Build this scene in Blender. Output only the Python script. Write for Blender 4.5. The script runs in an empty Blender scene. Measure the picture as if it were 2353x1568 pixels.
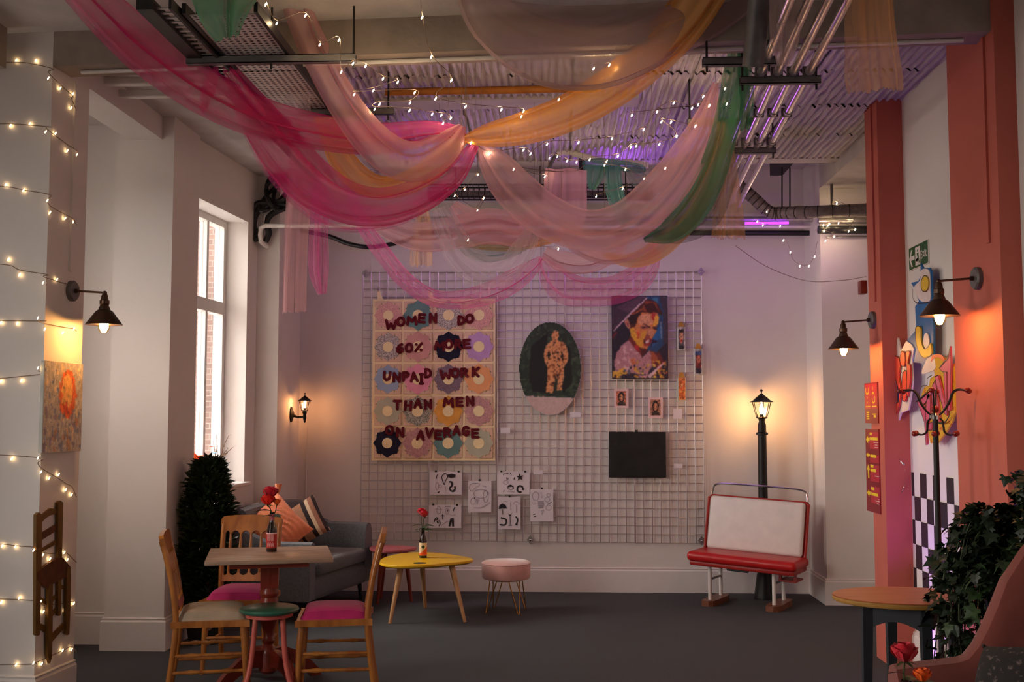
import bpy, bmesh, math, random
import numpy as np
from mathutils import Vector, Matrix, noise as mnoise

# ------------------------------------------------------------------ camera, sky, exposure
sc = bpy.context.scene
COL = sc.collection
R = math.radians
PI = math.pi
F = 2532.0                       # focal length in pixels of the 2353 x 1568 frame
CAMZ = 1.535
PITCH, YAW = R(4.09), R(2.58)
cd = bpy.data.cameras.new('camera')
cd.sensor_width = 22.3
cd.lens = F * 22.3 / 2353
cd.clip_start, cd.clip_end = .05, 200
cam = bpy.data.objects.new('camera', cd)
COL.objects.link(cam)
cam.location = (0, 0, CAMZ)
cam.rotation_euler = (PI / 2 + PITCH, 0, YAW)
sc.camera = cam

sc.view_settings.view_transform = 'Standard'
sc.view_settings.look = 'None'
sc.view_settings.gamma = 1
sc.view_settings.use_curve_mapping = False
sc.view_settings.exposure = 0.35
try:
    sc.cycles.transparent_max_bounces = 32
    sc.cycles.max_bounces = 8
    sc.cycles.sample_clamp_indirect = 6
except Exception:
    pass

w = bpy.data.worlds.new('overcast_sky')
sc.world = w
w.use_nodes = True
bg = w.node_tree.nodes['Background']
bg.inputs[0].default_value = (1,.93,.85,1)
bg.inputs[1].default_value = 14.0


def area(name, loc, rot, sx, sy, power, color, portal=False):
    l = bpy.data.lights.new(name, 'AREA')
    l.shape = 'RECTANGLE'
    l.size, l.size_y = sx, sy
    l.energy = power
    l.color = color
    if portal:
        l.cycles.is_portal = True
    o = bpy.data.objects.new(name, l)
    o.location = loc
    o.rotation_euler = rot
    COL.objects.link(o)
    return o


def spot(name, loc, target, power, color, angle=60, blend=.6, r=.04):
    l = bpy.data.lights.new(name, 'SPOT')
    l.energy, l.color = power, color
    l.spot_size, l.spot_blend = R(angle), blend
    l.shadow_soft_size = r
    o = bpy.data.objects.new(name, l)
    o.location = loc
    d = Vector(target) - Vector(loc)
    o.rotation_euler = d.to_track_quat('-Z', 'Y').to_euler()
    COL.objects.link(o)
    return o


def point(name, loc, power, color, r=.03):
    l = bpy.data.lights.new(name, 'POINT')
    l.energy, l.color = power, color
    l.shadow_soft_size = r
    o = bpy.data.objects.new(name, l)
    o.location = loc
    COL.objects.link(o)
    return o


# daylight comes through the windows of the left wall: (y0, y1, z0, z1) openings in the outer wall x = -3.9
OUTX = -3.9
SIDE_WINDOWS = [(5.6, 6.4, 1.7, 3.0), (1.6, 3.2, .9, 2.8)]
for i, (y0, y1, z0, z1) in enumerate(SIDE_WINDOWS):
    area('window_portal', (OUTX + .02, (y0 + y1) / 2, (z0 + z1) / 2), (0, -PI / 2, 0), z1 - z0, y1 - y0, 1, (1, 1, 1), True)
area('window_portal', (-2.86, 8.45, 2.1), (0, -PI / 2, R(-4.6)), 2.15, 1.05, 1, (1, 1, 1), True)
# coloured LED floods of the room, then an added violet fill
UV = (.42, .10, 1.0)
spot('led_flood_light', (1.98, 6.55, .22), (1.7, 7.4, 3.6), 0.8 * 26, UV, 95, .9)
spot('led_flood_light', (2.02, 6.55, .22), (2.2, 5.9, 1.1), 0.8 * 7, UV, 150, .9)
spot('led_flood_light', (.55, 9.35, 3.06), (.35, 8.0, 3.62), 0.8 * 34, UV, 75, .9)
spot('led_flood_light', (-1.15, 9.35, 3.06), (-.75, 7.3, 3.62), 0.8 * 18, UV, 75, .9)
area('violet_fill', (0.3, 9.0, 2.98), (R(62), 0, 0), 4.2, .05, 0.8 * 3.5, (.62, .25, 1.0))  # added fill without a fixture, brightens and tints the back wall

# ------------------------------------------------------------------ pixel helpers (2353 x 1568 frame -> points in the room)
_RC = Matrix.Rotation(YAW, 3, 'Z') @ Matrix.Rotation(PI / 2 + PITCH, 3, 'X')


def ray(px, py):
    return _RC @ Vector(((px - 1176.5) / F, -(py - 784) / F, -1))


def P(px, py, Y):
    d = ray(px, py)
    return Vector((0, 0, CAMZ)) + d * (Y / d.y)


def PX(px, py, X):
    d = ray(px, py)
    return Vector((0, 0, CAMZ)) + d * (X / d.x)


def PZ(px, py, Z):
    d = ray(px, py)
    return Vector((0, 0, CAMZ)) + d * ((Z - CAMZ) / d.z)


# ------------------------------------------------------------------ materials
def srgb(r, g, b):
    f = lambda c: (c / 255) / 12.92 if c <= 10 else ((c / 255 + .055) / 1.055) ** 2.4
    return (f(r), f(g), f(b))


def _nodes(name):
    m = bpy.data.materials.new(name)
    m.use_nodes = True
    nt = m.node_tree
    return m, nt, nt.nodes['Principled BSDF'], nt.nodes, nt.links


def mat(name, c, rough=.6, metal=0, var=.08, scale=12, bump=0, bscale=60, stretch=None, spec=.4, sheen=0, coat=0):
    """principled surface whose colour wanders with a noise of its own and, if asked, a fine relief"""
    m, nt, b, N, L = _nodes(name)
    b.inputs['Roughness'].default_value = rough
    b.inputs['Metallic'].default_value = metal
    b.inputs['Specular IOR Level'].default_value = spec
    if sheen:
        b.inputs['Sheen Weight'].default_value = sheen
    if coat:
        b.inputs['Coat Weight'].default_value = coat
        b.inputs['Coat Roughness'].default_value = .15
    tc = N.new('ShaderNodeTexCoord')
    mp = N.new('ShaderNodeMapping')
    L.new(tc.outputs['Object'], mp.inputs[0])
    if stretch:
        mp.inputs['Scale'].default_value = stretch
    n = N.new('ShaderNodeTexNoise')
    n.inputs['Scale'].default_value = scale
    n.inputs['Detail'].default_value = 4
    L.new(mp.outputs[0], n.inputs['Vector'])
    r = N.new('ShaderNodeValToRGB')
    r.color_ramp.elements[0].position = .3
    r.color_ramp.elements[1].position = .7
    r.color_ramp.elements[0].color = (*[max(0, x * (1 - var)) for x in c], 1)
    r.color_ramp.elements[1].color = (*[min(1, x * (1 + var)) for x in c], 1)
    L.new(n.outputs['Fac'], r.inputs[0])
    L.new(r.outputs[0], b.inputs['Base Color'])
    if bump:
        n2 = N.new('ShaderNodeTexNoise')
        n2.inputs['Scale'].default_value = bscale
        n2.inputs['Detail'].default_value = 3
        L.new(mp.outputs[0], n2.inputs['Vector'])
        bp = N.new('ShaderNodeBump')
        bp.inputs['Strength'].default_value = bump
        bp.inputs['Distance'].default_value = .01
        L.new(n2.outputs['Fac'], bp.inputs['Height'])
        L.new(bp.outputs[0], b.inputs['Normal'])
    return m


def emit(name, c, s):
    m, nt, b, N, L = _nodes(name)
    b.inputs['Base Color'].default_value = (*c, 1)
    b.inputs['Emission Color'].default_value = (*c, 1)
    b.inputs['Emission Strength'].default_value = s
    return m


def glass(name, tint=(1, 1, 1), g=.08):
    m, nt, b, N, L = _nodes(name)
    N.remove(b)
    t = N.new('ShaderNodeBsdfTransparent')
    t.inputs[0].default_value = (*tint, 1)
    gl = N.new('ShaderNodeBsdfGlossy')
    gl.inputs['Roughness'].default_value = .05
    mx = N.new('ShaderNodeMixShader')
    mx.inputs[0].default_value = g
    L.new(t.outputs[0], mx.inputs[1])
    L.new(gl.outputs[0], mx.inputs[2])
    L.new(mx.outputs[0], N['Material Output'].inputs[0])
    return m


def sheer(name, c, alpha, sheen=.25):
    """thin see-through cloth: denser where seen along its folds, streaked along its length"""
    m, nt, b, N, L = _nodes(name)
    N.remove(b)
    uv = N.new('ShaderNodeUVMap')
    mp = N.new('ShaderNodeMapping')
    mp.inputs['Scale'].default_value = (3.2, .55, 1)
    L.new(uv.outputs[0], mp.inputs[0])
    n = N.new('ShaderNodeTexNoise')
    n.inputs['Scale'].default_value = 1.6
    n.inputs['Detail'].default_value = 3
    L.new(mp.outputs[0], n.inputs['Vector'])
    lw = N.new('ShaderNodeLayerWeight')
    lw.inputs[0].default_value = .35
    a = N.new('ShaderNodeMath'); a.operation = 'MULTIPLY_ADD'
    L.new(n.outputs['Fac'], a.inputs[0]); a.inputs[1].default_value = .6; a.inputs[2].default_value = alpha - .36
    a2 = N.new('ShaderNodeMath'); a2.operation = 'MULTIPLY_ADD'; a2.use_clamp = True
    L.new(lw.outputs['Facing'], a2.inputs[0]); a2.inputs[1].default_value = .35
    L.new(a.outputs[0], a2.inputs[2])
    d = N.new('ShaderNodeBsdfDiffuse'); d.inputs[0].default_value = (*c, 1)
    t = N.new('ShaderNodeBsdfTranslucent'); t.inputs[0].default_value = (*c, 1)
    dt = N.new('ShaderNodeMixShader'); dt.inputs[0].default_value = .55
    L.new(d.outputs[0], dt.inputs[1]); L.new(t.outputs[0], dt.inputs[2])
    g = N.new('ShaderNodeBsdfGlossy'); g.inputs[0].default_value = (*[min(1, x * .6 + .3) for x in c], 1)
    g.inputs['Roughness'].default_value = .42
    dg = N.new('ShaderNodeMixShader'); dg.inputs[0].default_value = sheen * .4
    L.new(dt.outputs[0], dg.inputs[1]); L.new(g.outputs[0], dg.inputs[2])
    tr = N.new('ShaderNodeBsdfTransparent')
    mx = N.new('ShaderNodeMixShader')
    L.new(a2.outputs[0], mx.inputs[0]); L.new(tr.outputs[0], mx.inputs[1]); L.new(dg.outputs[0], mx.inputs[2])
    L.new(mx.outputs[0], N['Material Output'].inputs[0])
    return m


def vcol(name, rough=.55, bump=.25):
    m, nt, b, N, L = _nodes(name)
    b.inputs['Roughness'].default_value = rough
    at = N.new('ShaderNodeVertexColor'); at.layer_name = 'Col'
    L.new(at.outputs[0], b.inputs['Base Color'])
    n = N.new('ShaderNodeTexNoise'); n.inputs['Scale'].default_value = 90
    bp = N.new('ShaderNodeBump'); bp.inputs['Strength'].default_value = bump; bp.inputs['Distance'].default_value = .004
    L.new(n.outputs['Fac'], bp.inputs['Height']); L.new(bp.outputs[0], b.inputs['Normal'])
    return m


def perforated(name, c):
    m, nt, b, N, L = _nodes(name)
    b.inputs['Roughness'].default_value = .45
    b.inputs['Metallic'].default_value = .2
    tc = N.new('ShaderNodeTexCoord')
    mp = N.new('ShaderNodeMapping'); mp.inputs['Scale'].default_value = (30, 30, 30)
    L.new(tc.outputs['Object'], mp.inputs[0])
    v = N.new('ShaderNodeTexVoronoi'); v.inputs['Randomness'].default_value = 0; v.inputs['Scale'].default_value = 1
    v.voronoi_dimensions = '2D'
    L.new(mp.outputs[0], v.inputs['Vector'])
    cr = N.new('ShaderNodeValToRGB')
    cr.color_ramp.interpolation = 'CONSTANT'
    cr.color_ramp.elements[0].color = (.015, .013, .012, 1)
    cr.color_ramp.elements[1].position = .28
    cr.color_ramp.elements[1].color = (*c, 1)
    L.new(v.outputs['Distance'], cr.inputs[0]); L.new(cr.outputs[0], b.inputs['Base Color'])
    return m


def brickmat(name):
    m, nt, b, N, L = _nodes(name)
    b.inputs['Roughness'].default_value = .9
    tc = N.new('ShaderNodeTexCoord')
    mp = N.new('ShaderNodeMapping'); mp.inputs['Rotation'].default_value = (PI / 2, 0, 0)
    L.new(tc.outputs['Object'], mp.inputs[0])
    br = N.new('ShaderNodeTexBrick')
    br.inputs['Color1'].default_value = (.085, .05, .04, 1); br.inputs['Color2'].default_value = (.06, .034, .028, 1)
    br.inputs['Mortar'].default_value = (.11, .09, .08, 1); br.inputs['Scale'].default_value = 4.5
    L.new(mp.outputs[0], br.inputs['Vector']); L.new(br.outputs[0], b.inputs['Base Color'])
    return m


def stripes(name, cols, freq, axis=0):
    """woven stripes running across the cloth"""
    m, nt, b, N, L = _nodes(name)
    b.inputs['Roughness'].default_value = .9
    tc = N.new('ShaderNodeTexCoord'); sp = N.new('ShaderNodeSeparateXYZ')
    L.new(tc.outputs['Object'], sp.inputs[0])
    mu = N.new('ShaderNodeMath'); mu.operation = 'MULTIPLY'; mu.inputs[1].default_value = freq
    L.new(sp.outputs[axis], mu.inputs[0])
    fr = N.new('ShaderNodeMath'); fr.operation = 'FRACT'; L.new(mu.outputs[0], fr.inputs[0])
    cr = N.new('ShaderNodeValToRGB'); cr.color_ramp.interpolation = 'CONSTANT'
    e = cr.color_ramp.elements
    while len(e) < len(cols):
        e.new(.5)
    for i, (p, c) in enumerate(cols):
        e[i].position = p; e[i].color = (*c, 1)
    L.new(fr.outputs[0], cr.inputs[0]); L.new(cr.outputs[0], b.inputs['Base Color'])
    return m


def speckle(name, c1, c2, scale=55, thr=.5):
    m, nt, b, N, L = _nodes(name)
    b.inputs['Roughness'].default_value = .9
    tc = N.new('ShaderNodeTexCoord')
    n = N.new('ShaderNodeTexNoise'); n.inputs['Scale'].default_value = scale; n.inputs['Detail'].default_value = 2
    L.new(tc.outputs['Object'], n.inputs['Vector'])
    cr = N.new('ShaderNodeValToRGB'); e = cr.color_ramp.elements
    e[0].position = thr - .06; e[1].position = thr + .06; e[0].color = (*c1, 1); e[1].color = (*c2, 1)
    L.new(n.outputs['Fac'], cr.inputs[0]); L.new(cr.outputs[0], b.inputs['Base Color'])
    return m


def woodgrain(name, c1, c2, scale=7, rough=.4, axis=(1, 8, 8), coat=.2):
    m, nt, b, N, L = _nodes(name)
    b.inputs['Roughness'].default_value = rough
    b.inputs['Coat Weight'].default_value = coat
    b.inputs['Coat Roughness'].default_value = .2
    tc = N.new('ShaderNodeTexCoord'); mp = N.new('ShaderNodeMapping'); mp.inputs['Scale'].default_value = axis
    L.new(tc.outputs['Object'], mp.inputs[0])
    n = N.new('ShaderNodeTexNoise'); n.inputs['Scale'].default_value = scale; n.inputs['Detail'].default_value = 6
    n.inputs['Distortion'].default_value = .6
    L.new(mp.outputs[0], n.inputs['Vector'])
    cr = N.new('ShaderNodeValToRGB'); e = cr.color_ramp.elements
    e[0].position = .32; e[1].position = .68; e[0].color = (*c1, 1); e[1].color = (*c2, 1)
    L.new(n.outputs['Fac'], cr.inputs[0]); L.new(cr.outputs[0], b.inputs['Base Color'])
    return m


M = {}
M['wall'] = mat('wall_paint', (.785, .735, .705), .75, var=.03, scale=2, bump=.08, bscale=40)
M['ceil'] = mat('ceiling_paint', (.60, .55, .53), .85, var=.10, scale=5, bump=.4, bscale=30)
M['beam'] = mat('beam_paint', (.34, .275, .235), .85, var=.14, scale=6, bump=.5, bscale=20)
M['lath'] = mat('ribbed_lath', (.55, .50, .49), .6, var=.12, scale=9, metal=.1)
M['pink'] = mat('salmon_paint', (.54, .13, .092), .7, var=.05, scale=3, bump=.1)
M['carpet'] = mat('carpet', (.088, .090, .098), .95, var=.22, scale=180, bump=.6, bscale=400, spec=.15)
M['trimw'] = mat('gloss_white', (.82, .77, .75), .4, var=.02)
M['frame'] = mat('window_frame', (.75, .73, .70), .4, var=.03)
M['glass'] = glass('pane_glass', (1, 1, 1), .04)
M['brick'] = brickmat('brickwork')
M['pale'] = mat('render_pale', (.16, .16, .17), .9, var=.06)
M['tarmac'] = mat('tarmac', (.12, .12, .12), .9)
M['steel'] = mat('galvanised', (.42, .40, .39), .4, metal=.8, var=.15, scale=30)
M['pipe'] = mat('conduit_steel', (.66, .60, .58), .28, metal=.95, var=.1, scale=14)
M['strut'] = mat('strut_grey', (.15, .14, .14), .5, metal=.4, var=.2)
M['dark'] = mat('dark_metal', (.022, .02, .02), .5, metal=.3, var=.2)
M['black'] = mat('black_plastic', (.012, .012, .013), .4, var=.2)
M['whitep'] = mat('white_plastic', (.78, .74, .70), .35, var=.03)
M['perf'] = perforated('perforated_sheet', (.58, .52, .50))
M['wrap'] = mat('duct_wrap', (.16, .13, .135), .55, var=.25, scale=25, bump=.5)
M['chrome'] = mat('chrome', (.75, .72, .72), .18, metal=1, var=.04)
M['wire'] = mat('grid_wire', (.60, .55, .58), .30, metal=.95, var=.05)
M['bronze'] = mat('bronze', (.10, .06, .04), .38, metal=.8, var=.2)
M['brass'] = mat('brass_inside', (.55, .33, .10), .35, metal=.7)
M['bulb'] = emit('post_bulb', (1.0, .47, .15), 310 * 0.75)
M['bulbl'] = emit('lantern_bulb', (1.0, .42, .14), 190 * 0.75)
M['bulbs'] = emit('sconce_filament', (1.0, .52, .18), 400 * 0.75)
M['bulbglass'] = glass('bulb_glass', (1, .86, .62), .06)
M['fairyp'] = emit('fairy_bulb_pillar', (1.0, .66, .30), 14)
M['fairy'] = emit('fairy_bulb', (1.0, .72, .40), 150)
M['led'] = emit('led_violet', (.36, .03, 1.0), 3.0)
M['ledm'] = emit('led_magenta', (.75, .06, 1.0), 7)
M['wirec'] = mat('clear_wire', (.22, .15, .11), .4)
M['oak'] = woodgrain('honey_wood', srgb(146, 82, 30), srgb(192, 122, 52), 5, .32, (3, 3, .6), .5)
M['table'] = woodgrain('table_oak', srgb(140, 112, 92), srgb(176, 148, 124), 5, .5, (1, 7, 7), .1)
M['redwood'] = mat('red_brown_paint', srgb(128, 44, 26), .4, var=.12, coat=.2)
M['ply'] = woodgrain('ply_top', srgb(170, 92, 56), srgb(190, 108, 66), 4, .45, (1, 6, 6), .1)
M['plyedge'] = mat('ply_edge', srgb(176, 128, 62), .6, var=.2, stretch=(1, 1, 30))
M['charcoal'] = mat('charcoal_paint', srgb(46, 48, 54), .5, var=.1)
M['beige'] = mat('beige_cloth', srgb(176, 160, 140), .95, var=.08, bump=.3, bscale=300)
M['magenta'] = mat('magenta_velvet', srgb(176, 30, 98), .85, var=.12, sheen=.12, bump=.1)
M['green'] = mat('green_gloss', srgb(44, 96, 78), .3, var=.1, coat=.3)
M['pinkleg'] = mat('pink_paint', srgb(200, 96, 84), .4, var=.08)
M['yellow'] = mat('yellow_paint', srgb(238, 186, 20), .35, var=.06, coat=.15)
M['beech'] = woodgrain('beech', srgb(190, 138, 88), srgb(214, 164, 112), 6, .45, (4, 4, .7))
M['rosetab'] = mat('rose_paint', srgb(205, 110, 118), .4, var=.05)
M['velvet'] = mat('blush_velvet', srgb(222, 168, 160), .85, var=.1, sheen=.8, bump=.15)
M['gold'] = mat('gold_leg', srgb(190, 140, 70), .3, metal=.9)
M['sofa'] = mat('grey_felt', srgb(104, 108, 114), .95, var=.2, scale=60, bump=.35, bscale=200, sheen=.3)
M['peach'] = mat('peach_knit', srgb(238, 140, 98), .85, var=.14, sheen=.3, bump=.3)
M['grain'] = stripes('striped_weave', [(0, srgb(168, 120, 92)), (.3, srgb(38, 26, 28)), (.48, srgb(206, 178, 148)), (.62, srgb(150, 100, 78)), (.8, srgb(48, 32, 32)), (.92, srgb(178, 132, 104))], 5.0, 0)
M['bw'] = speckle('grey_print', srgb(214, 206, 204), srgb(70, 66, 76), 9, .53)
M['bush'] = mat('laurel_leaf', srgb(52, 70, 46), .3, var=.4, scale=8)
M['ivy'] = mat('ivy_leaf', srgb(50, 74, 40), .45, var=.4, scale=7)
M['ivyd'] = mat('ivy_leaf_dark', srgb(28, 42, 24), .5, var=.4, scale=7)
M['stem'] = mat('stem_green', srgb(60, 70, 36), .6, var=.2)
M['twig'] = mat('twig', srgb(120, 84, 56), .7, var=.2)
M['pot'] = mat('black_pot', srgb(30, 28, 28), .6)
M['blush'] = mat('blush_upholstery', srgb(124, 60, 50), .85, var=.06, sheen=.3, bump=.1)
M['fur'] = speckle('dark_fur', srgb(30, 24, 22), srgb(92, 78, 74), 46, .64)
M['rose'] = mat('rose_petal', srgb(196, 14, 40), .6, var=.25, scale=20, sheen=.2)
M['rosered'] = mat('rose_petal_orange', srgb(222, 38, 24), .6, var=.25, scale=20)
M['orange'] = mat('orange_petal', srgb(238, 96, 30), .6, var=.2)
M['bottle'] = mat('brown_glass', (.018, .006, .004), .08, spec=.7, var=.2)
M['lab1'] = mat('label_red', srgb(190, 44, 34), .5)
M['lab2'] = mat('label_orange', srgb(240, 92, 30), .5)
M['cream'] = mat('cream_paper', srgb(236, 214, 176), .7, var=.04)
M['paper'] = mat('white_paper', (.80, .74, .80), .8, var=.02)
M['ink'] = mat('black_ink', (.03, .025, .03), .7, var=.1)
M['inkg'] = mat('pencil_line', (.42, .36, .42), .8, var=.1)
M['clip'] = mat('bulldog_clip', (.05, .045, .04), .4, metal=.5)
M['canvasblk'] = mat('black_canvas', (.010, .010, .011), .7, var=.35, scale=9, bump=.4, bscale=30)
M['red'] = mat('red_vinyl', srgb(186, 26, 28), .38, var=.06, coat=.1)
M['whitev'] = mat('white_vinyl', (.80, .74, .72), .5, var=.04)
M['redframe'] = mat('red_metal', srgb(160, 36, 32), .4, var=.1)
M['footwood'] = woodgrain('foot_wood', srgb(104, 56, 34), srgb(136, 78, 50), 5, .5)
M['lampblk'] = mat('lamp_iron', (.012, .011, .011), .45, metal=.2, var=.2)
M['exit'] = mat('exit_green', srgb(30, 92, 52), .4, var=.04)
M['exitw'] = mat('sign_white', srgb(236, 228, 222), .5, var=.02)
M['chk'] = mat('black_tile', (.02, .016, .022), .5, var=.1)
M['poster'] = mat('menu_red', srgb(132, 8, 28), .45, var=.08)
M['posterl'] = mat('menu_light_red', srgb(182, 28, 50), .45, var=.06)
M['pyellow'] = mat('menu_yellow', srgb(238, 206, 40), .5, var=.08)
M['pwhite'] = mat('menu_white', srgb(236, 200, 200), .5)
M['g_blue'] = mat('graffiti_blue', srgb(34, 104, 164), .5, var=.12)
M['g_navy'] = mat('graffiti_navy', srgb(40, 56, 128), .5, var=.3, scale=30)
M['g_white'] = mat('graffiti_white', srgb(226, 208, 202), .5)
M['g_yellow'] = mat('graffiti_yellow', srgb(226, 184, 40), .5, var=.08)
M['g_pizza'] = speckle('graffiti_pizza', srgb(226, 172, 50), srgb(206, 92, 40), 26, .66)
M['g_pink'] = mat('graffiti_pink', srgb(214, 88, 124), .5, var=.08)
M['g_red'] = mat('graffiti_red', srgb(226, 74, 52), .5, var=.1)
M['g_black'] = mat('graffiti_line', srgb(34, 24, 34), .5)
M['ball'] = mat('red_ball', srgb(140, 26, 18), .3, var=.15, coat=.4)
M['foil'] = mat('silver_foil', (.75, .7, .75), .2, metal=1)
M['cutout'] = mat('cutout_wood', srgb(112, 78, 26), .6, var=.25, scale=12)
M['cutseat'] = mat('cutout_seat', srgb(92, 50, 22), .6, var=.3, scale=30)
M['tan'] = mat('tan_pole', srgb(178, 112, 40), .5, var=.2)
M['paint'] = vcol('painted_surface')
M['edge'] = mat('canvas_edge', srgb(206, 204, 196), .8)
M['dkedge'] = mat('dark_canvas_edge', srgb(44, 34, 48), .8)
M['vase'] = speckle('blue_print', srgb(70, 92, 132), srgb(206, 186, 96), 14, .62)
M['ornament'] = mat('orange_ornament', srgb(255, 86, 28), .5)
M['pblue'] = mat('pale_blue_petal', srgb(150, 196, 232), .6)
M['ppink'] = mat('pink_petal', srgb(238, 110, 104), .6)
M['quiltbase'] = mat('quilt_blush', srgb(226, 190, 164), .95, var=.06, bump=.3, bscale=120)
M['sash'] = mat('quilt_cream', srgb(250, 228, 186), .95, var=.05, bump=.3, bscale=120)
M['qcentre'] = mat('quilt_centre', srgb(250, 228, 178), .95, var=.05)
M['qleaf'] = mat('quilt_leaf', srgb(118, 132, 84), .95, var=.15)
M['felt'] = mat('maroon_felt', srgb(98, 14, 26), .95, var=.15, bump=.3, bscale=150)

HOT, ROSE, BLUSH, AMBER, GREEN, MAUVE, WHITE = [sheer(n, c, a, s) for n, c, a, s in (
    ('voile_hot_pink', (.86, .045, .27), .60, .2), ('voile_bright_pink', (.95, .09, .42), .42, .3),
    ('voile_pale_pink', (.88, .46, .48), .56, .3), ('voile_amber', (.92, .42, .06), .74, .25),
    ('voile_green', (.05, .26, .12), .76, .3), ('voile_mauve', (.62, .46, .46), .50, .15),
    ('voile_white', (.85, .72, .72), .34, .25))]
PEACH = sheer('voile_peach', (.95, .52, .18), .46, .3)

# ------------------------------------------------------------------ mesh helpers
MAT = {}                      # object name -> its matrix in the room


class MB:
    """collects shapes and links them as ONE mesh object"""
    def __init__(s):
        s.v, s.f, s.uv = [], [], None

    def add(s, v, f, M=None):
        k = len(s.v)
        s.v += [tuple(M @ Vector(p)) if M is not None else tuple(p) for p in v]
        s.f += [tuple(i + k for i in q) for q in f]
        return s

    def box(s, x0, x1, y0, y1, z0, z1, M=None):
        v = [(x, y, z) for z in (z0, z1) for y in (y0, y1) for x in (x0, x1)]
        return s.add(v, [(0, 2, 3, 1), (4, 5, 7, 6), (0, 1, 5, 4), (2, 6, 7, 3), (0, 4, 6, 2), (1, 3, 7, 5)], M)

    def rbox(s, x0, x1, y0, y1, z0, z1, r=.01, seg=2, M=None):
        bm = bmesh.new()
        bmesh.ops.create_cube(bm, size=1)
        for q in bm.verts:
            q.co = Vector((x0 if q.co.x < 0 else x1, y0 if q.co.y < 0 else y1, z0 if q.co.z < 0 else z1))
        bmesh.ops.bevel(bm, geom=bm.edges[:], offset=r, segments=seg, profile=.5, affect='EDGES')
        bm.verts.index_update()
        s.add([q.co[:] for q in bm.verts], [[q.index for q in fc.verts] for fc in bm.faces], M)
        bm.free()
        return s

    def tube(s, pts, r=.01, n=8, closed=False, M=None):
        pts = [Vector(p) for p in pts]
        m = len(pts)
        rr = r if isinstance(r, (list, tuple)) else [r] * m
        v, f = [], []
        T0 = None
        for i, p in enumerate(pts):
            if closed:
                t = pts[(i + 1) % m] - pts[i - 1]
            else:
                t = pts[min(i + 1, m - 1)] - pts[max(i - 1, 0)]
            t.normalize()
            if T0 is None:
                a = t.orthogonal().normalized()
            else:
                a = T0.rotation_difference(t) @ a
                a = (a - t * a.dot(t)).normalized()
            T0 = t
            b = t.cross(a)
            for k in range(n):
                c, q = math.cos(2 * PI * k / n), math.sin(2 * PI * k / n)
                v.append(p + (a * c + b * q) * rr[i])
        for i in range(m if closed else m - 1):
            j = (i + 1) % m
            for k in range(n):
                l = (k + 1) % n
                f.append((i * n + k, i * n + l, j * n + l, j * n + k))
        if not closed:
            f.append(tuple(range(n - 1, -1, -1)))
            f.append(tuple((m - 1) * n + k for k in range(n)))
        return s.add(v, f, M)

    def cyl(s, a, b, r, r2=None, n=12, M=None):
        return s.tube([a, b], [r, r if r2 is None else r2], n, M=M)

    def lathe(s, prof, n=24, M=None, phase=0):
        v, f = [], []
        for (r, z) in prof:
            for k in range(n):
                t = 2 * PI * k / n + phase
                v.append((r * math.cos(t), r * math.sin(t), z))
        for i in range(len(prof) - 1):
            for k in range(n):
                l = (k + 1) % n
                f.append((i * n + k, i * n + l, (i + 1) * n + l, (i + 1) * n + k))
        if prof[0][0] > 1e-5:
            f.append(tuple(range(n - 1, -1, -1)))
        if prof[-1][0] > 1e-5:
            f.append(tuple((len(prof) - 1) * n + k for k in range(n)))
        return s.add(v, f, M)

    def prism(s, poly, z0, z1, M=None):
        n = len(poly)
        a = sum(poly[i][0] * poly[(i + 1) % n][1] - poly[(i + 1) % n][0] * poly[i][1] for i in range(n))
        if a < 0:
            poly = poly[::-1]
        v = [(x, y, z0) for x, y in poly] + [(x, y, z1) for x, y in poly]
        f = [tuple(range(n - 1, -1, -1)), tuple(range(n, 2 * n))] + [(i, (i + 1) % n, n + (i + 1) % n, n + i) for i in range(n)]
        return s.add(v, f, M)

    def grid(s, fn, nu, nv, M=None):
        v = [fn(i / nu, j / nv) for j in range(nv + 1) for i in range(nu + 1)]
        w_ = nu + 1
        f = [(j * w_ + i, j * w_ + i + 1, (j + 1) * w_ + i + 1, (j + 1) * w_ + i) for j in range(nv) for i in range(nu)]
        return s.add(v, f, M)

    def ball(s, c, r, n=10, m=7, sc_=(1, 1, 1), M=None):
        T = Matrix.Translation(c) @ Matrix.Diagonal((*[q * r for q in sc_], 1))
        prof = [(math.sin(PI * i / m), -math.cos(PI * i / m)) for i in range(m + 1)]
        return s.lathe(prof, n, (M @ T) if M is not None else T)

    def mesh(s, name, m, angle=38, flat=False):
        me = bpy.data.meshes.new(name)
        me.from_pydata(s.v, [], s.f)
        if m is not None:
            me.materials.append(m)
        if not flat:
            me.polygons.foreach_set('use_smooth', [True] * len(me.polygons))
            me.set_sharp_from_angle(angle=R(angle))
        return me

    def build(s, name, m, parent=None, world=False, angle=38, flat=False):
        """world=True: the shapes were laid out in room coordinates"""
        if world and parent is not None:
            iv = MAT[parent.name].inverted()
            s.v = [tuple(iv @ Vector(p)) for p in s.v]
            off = None
        elif world:
            a = np.array(s.v)
            off = Vector(((a[:, 0].min() + a[:, 0].max()) / 2, (a[:, 1].min() + a[:, 1].max()) / 2, a[:, 2].min()))
            s.v = [tuple(Vector(p) - off) for p in s.v]
        else:
            off = None
        o = link(name, s.mesh(name, m, angle, flat), parent)
        if off is not None:
            o.location = off
            MAT[o.name] = Matrix.Translation(off)
        return o


def link(name, me, parent=None):
    o = bpy.data.objects.new(name, me)
    COL.objects.link(o)
    if parent is not None:
        o.parent = parent
        MAT[o.name] = MAT[parent.name]
    else:
        MAT[o.name] = Matrix.Identity(4)
    return o


def tag(o, label=None, cat=None, group=None, kind=None):
    if label: o['label'] = label
    if cat: o['category'] = cat
    if group: o['group'] = group
    if kind: o['kind'] = kind
    return o


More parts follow.
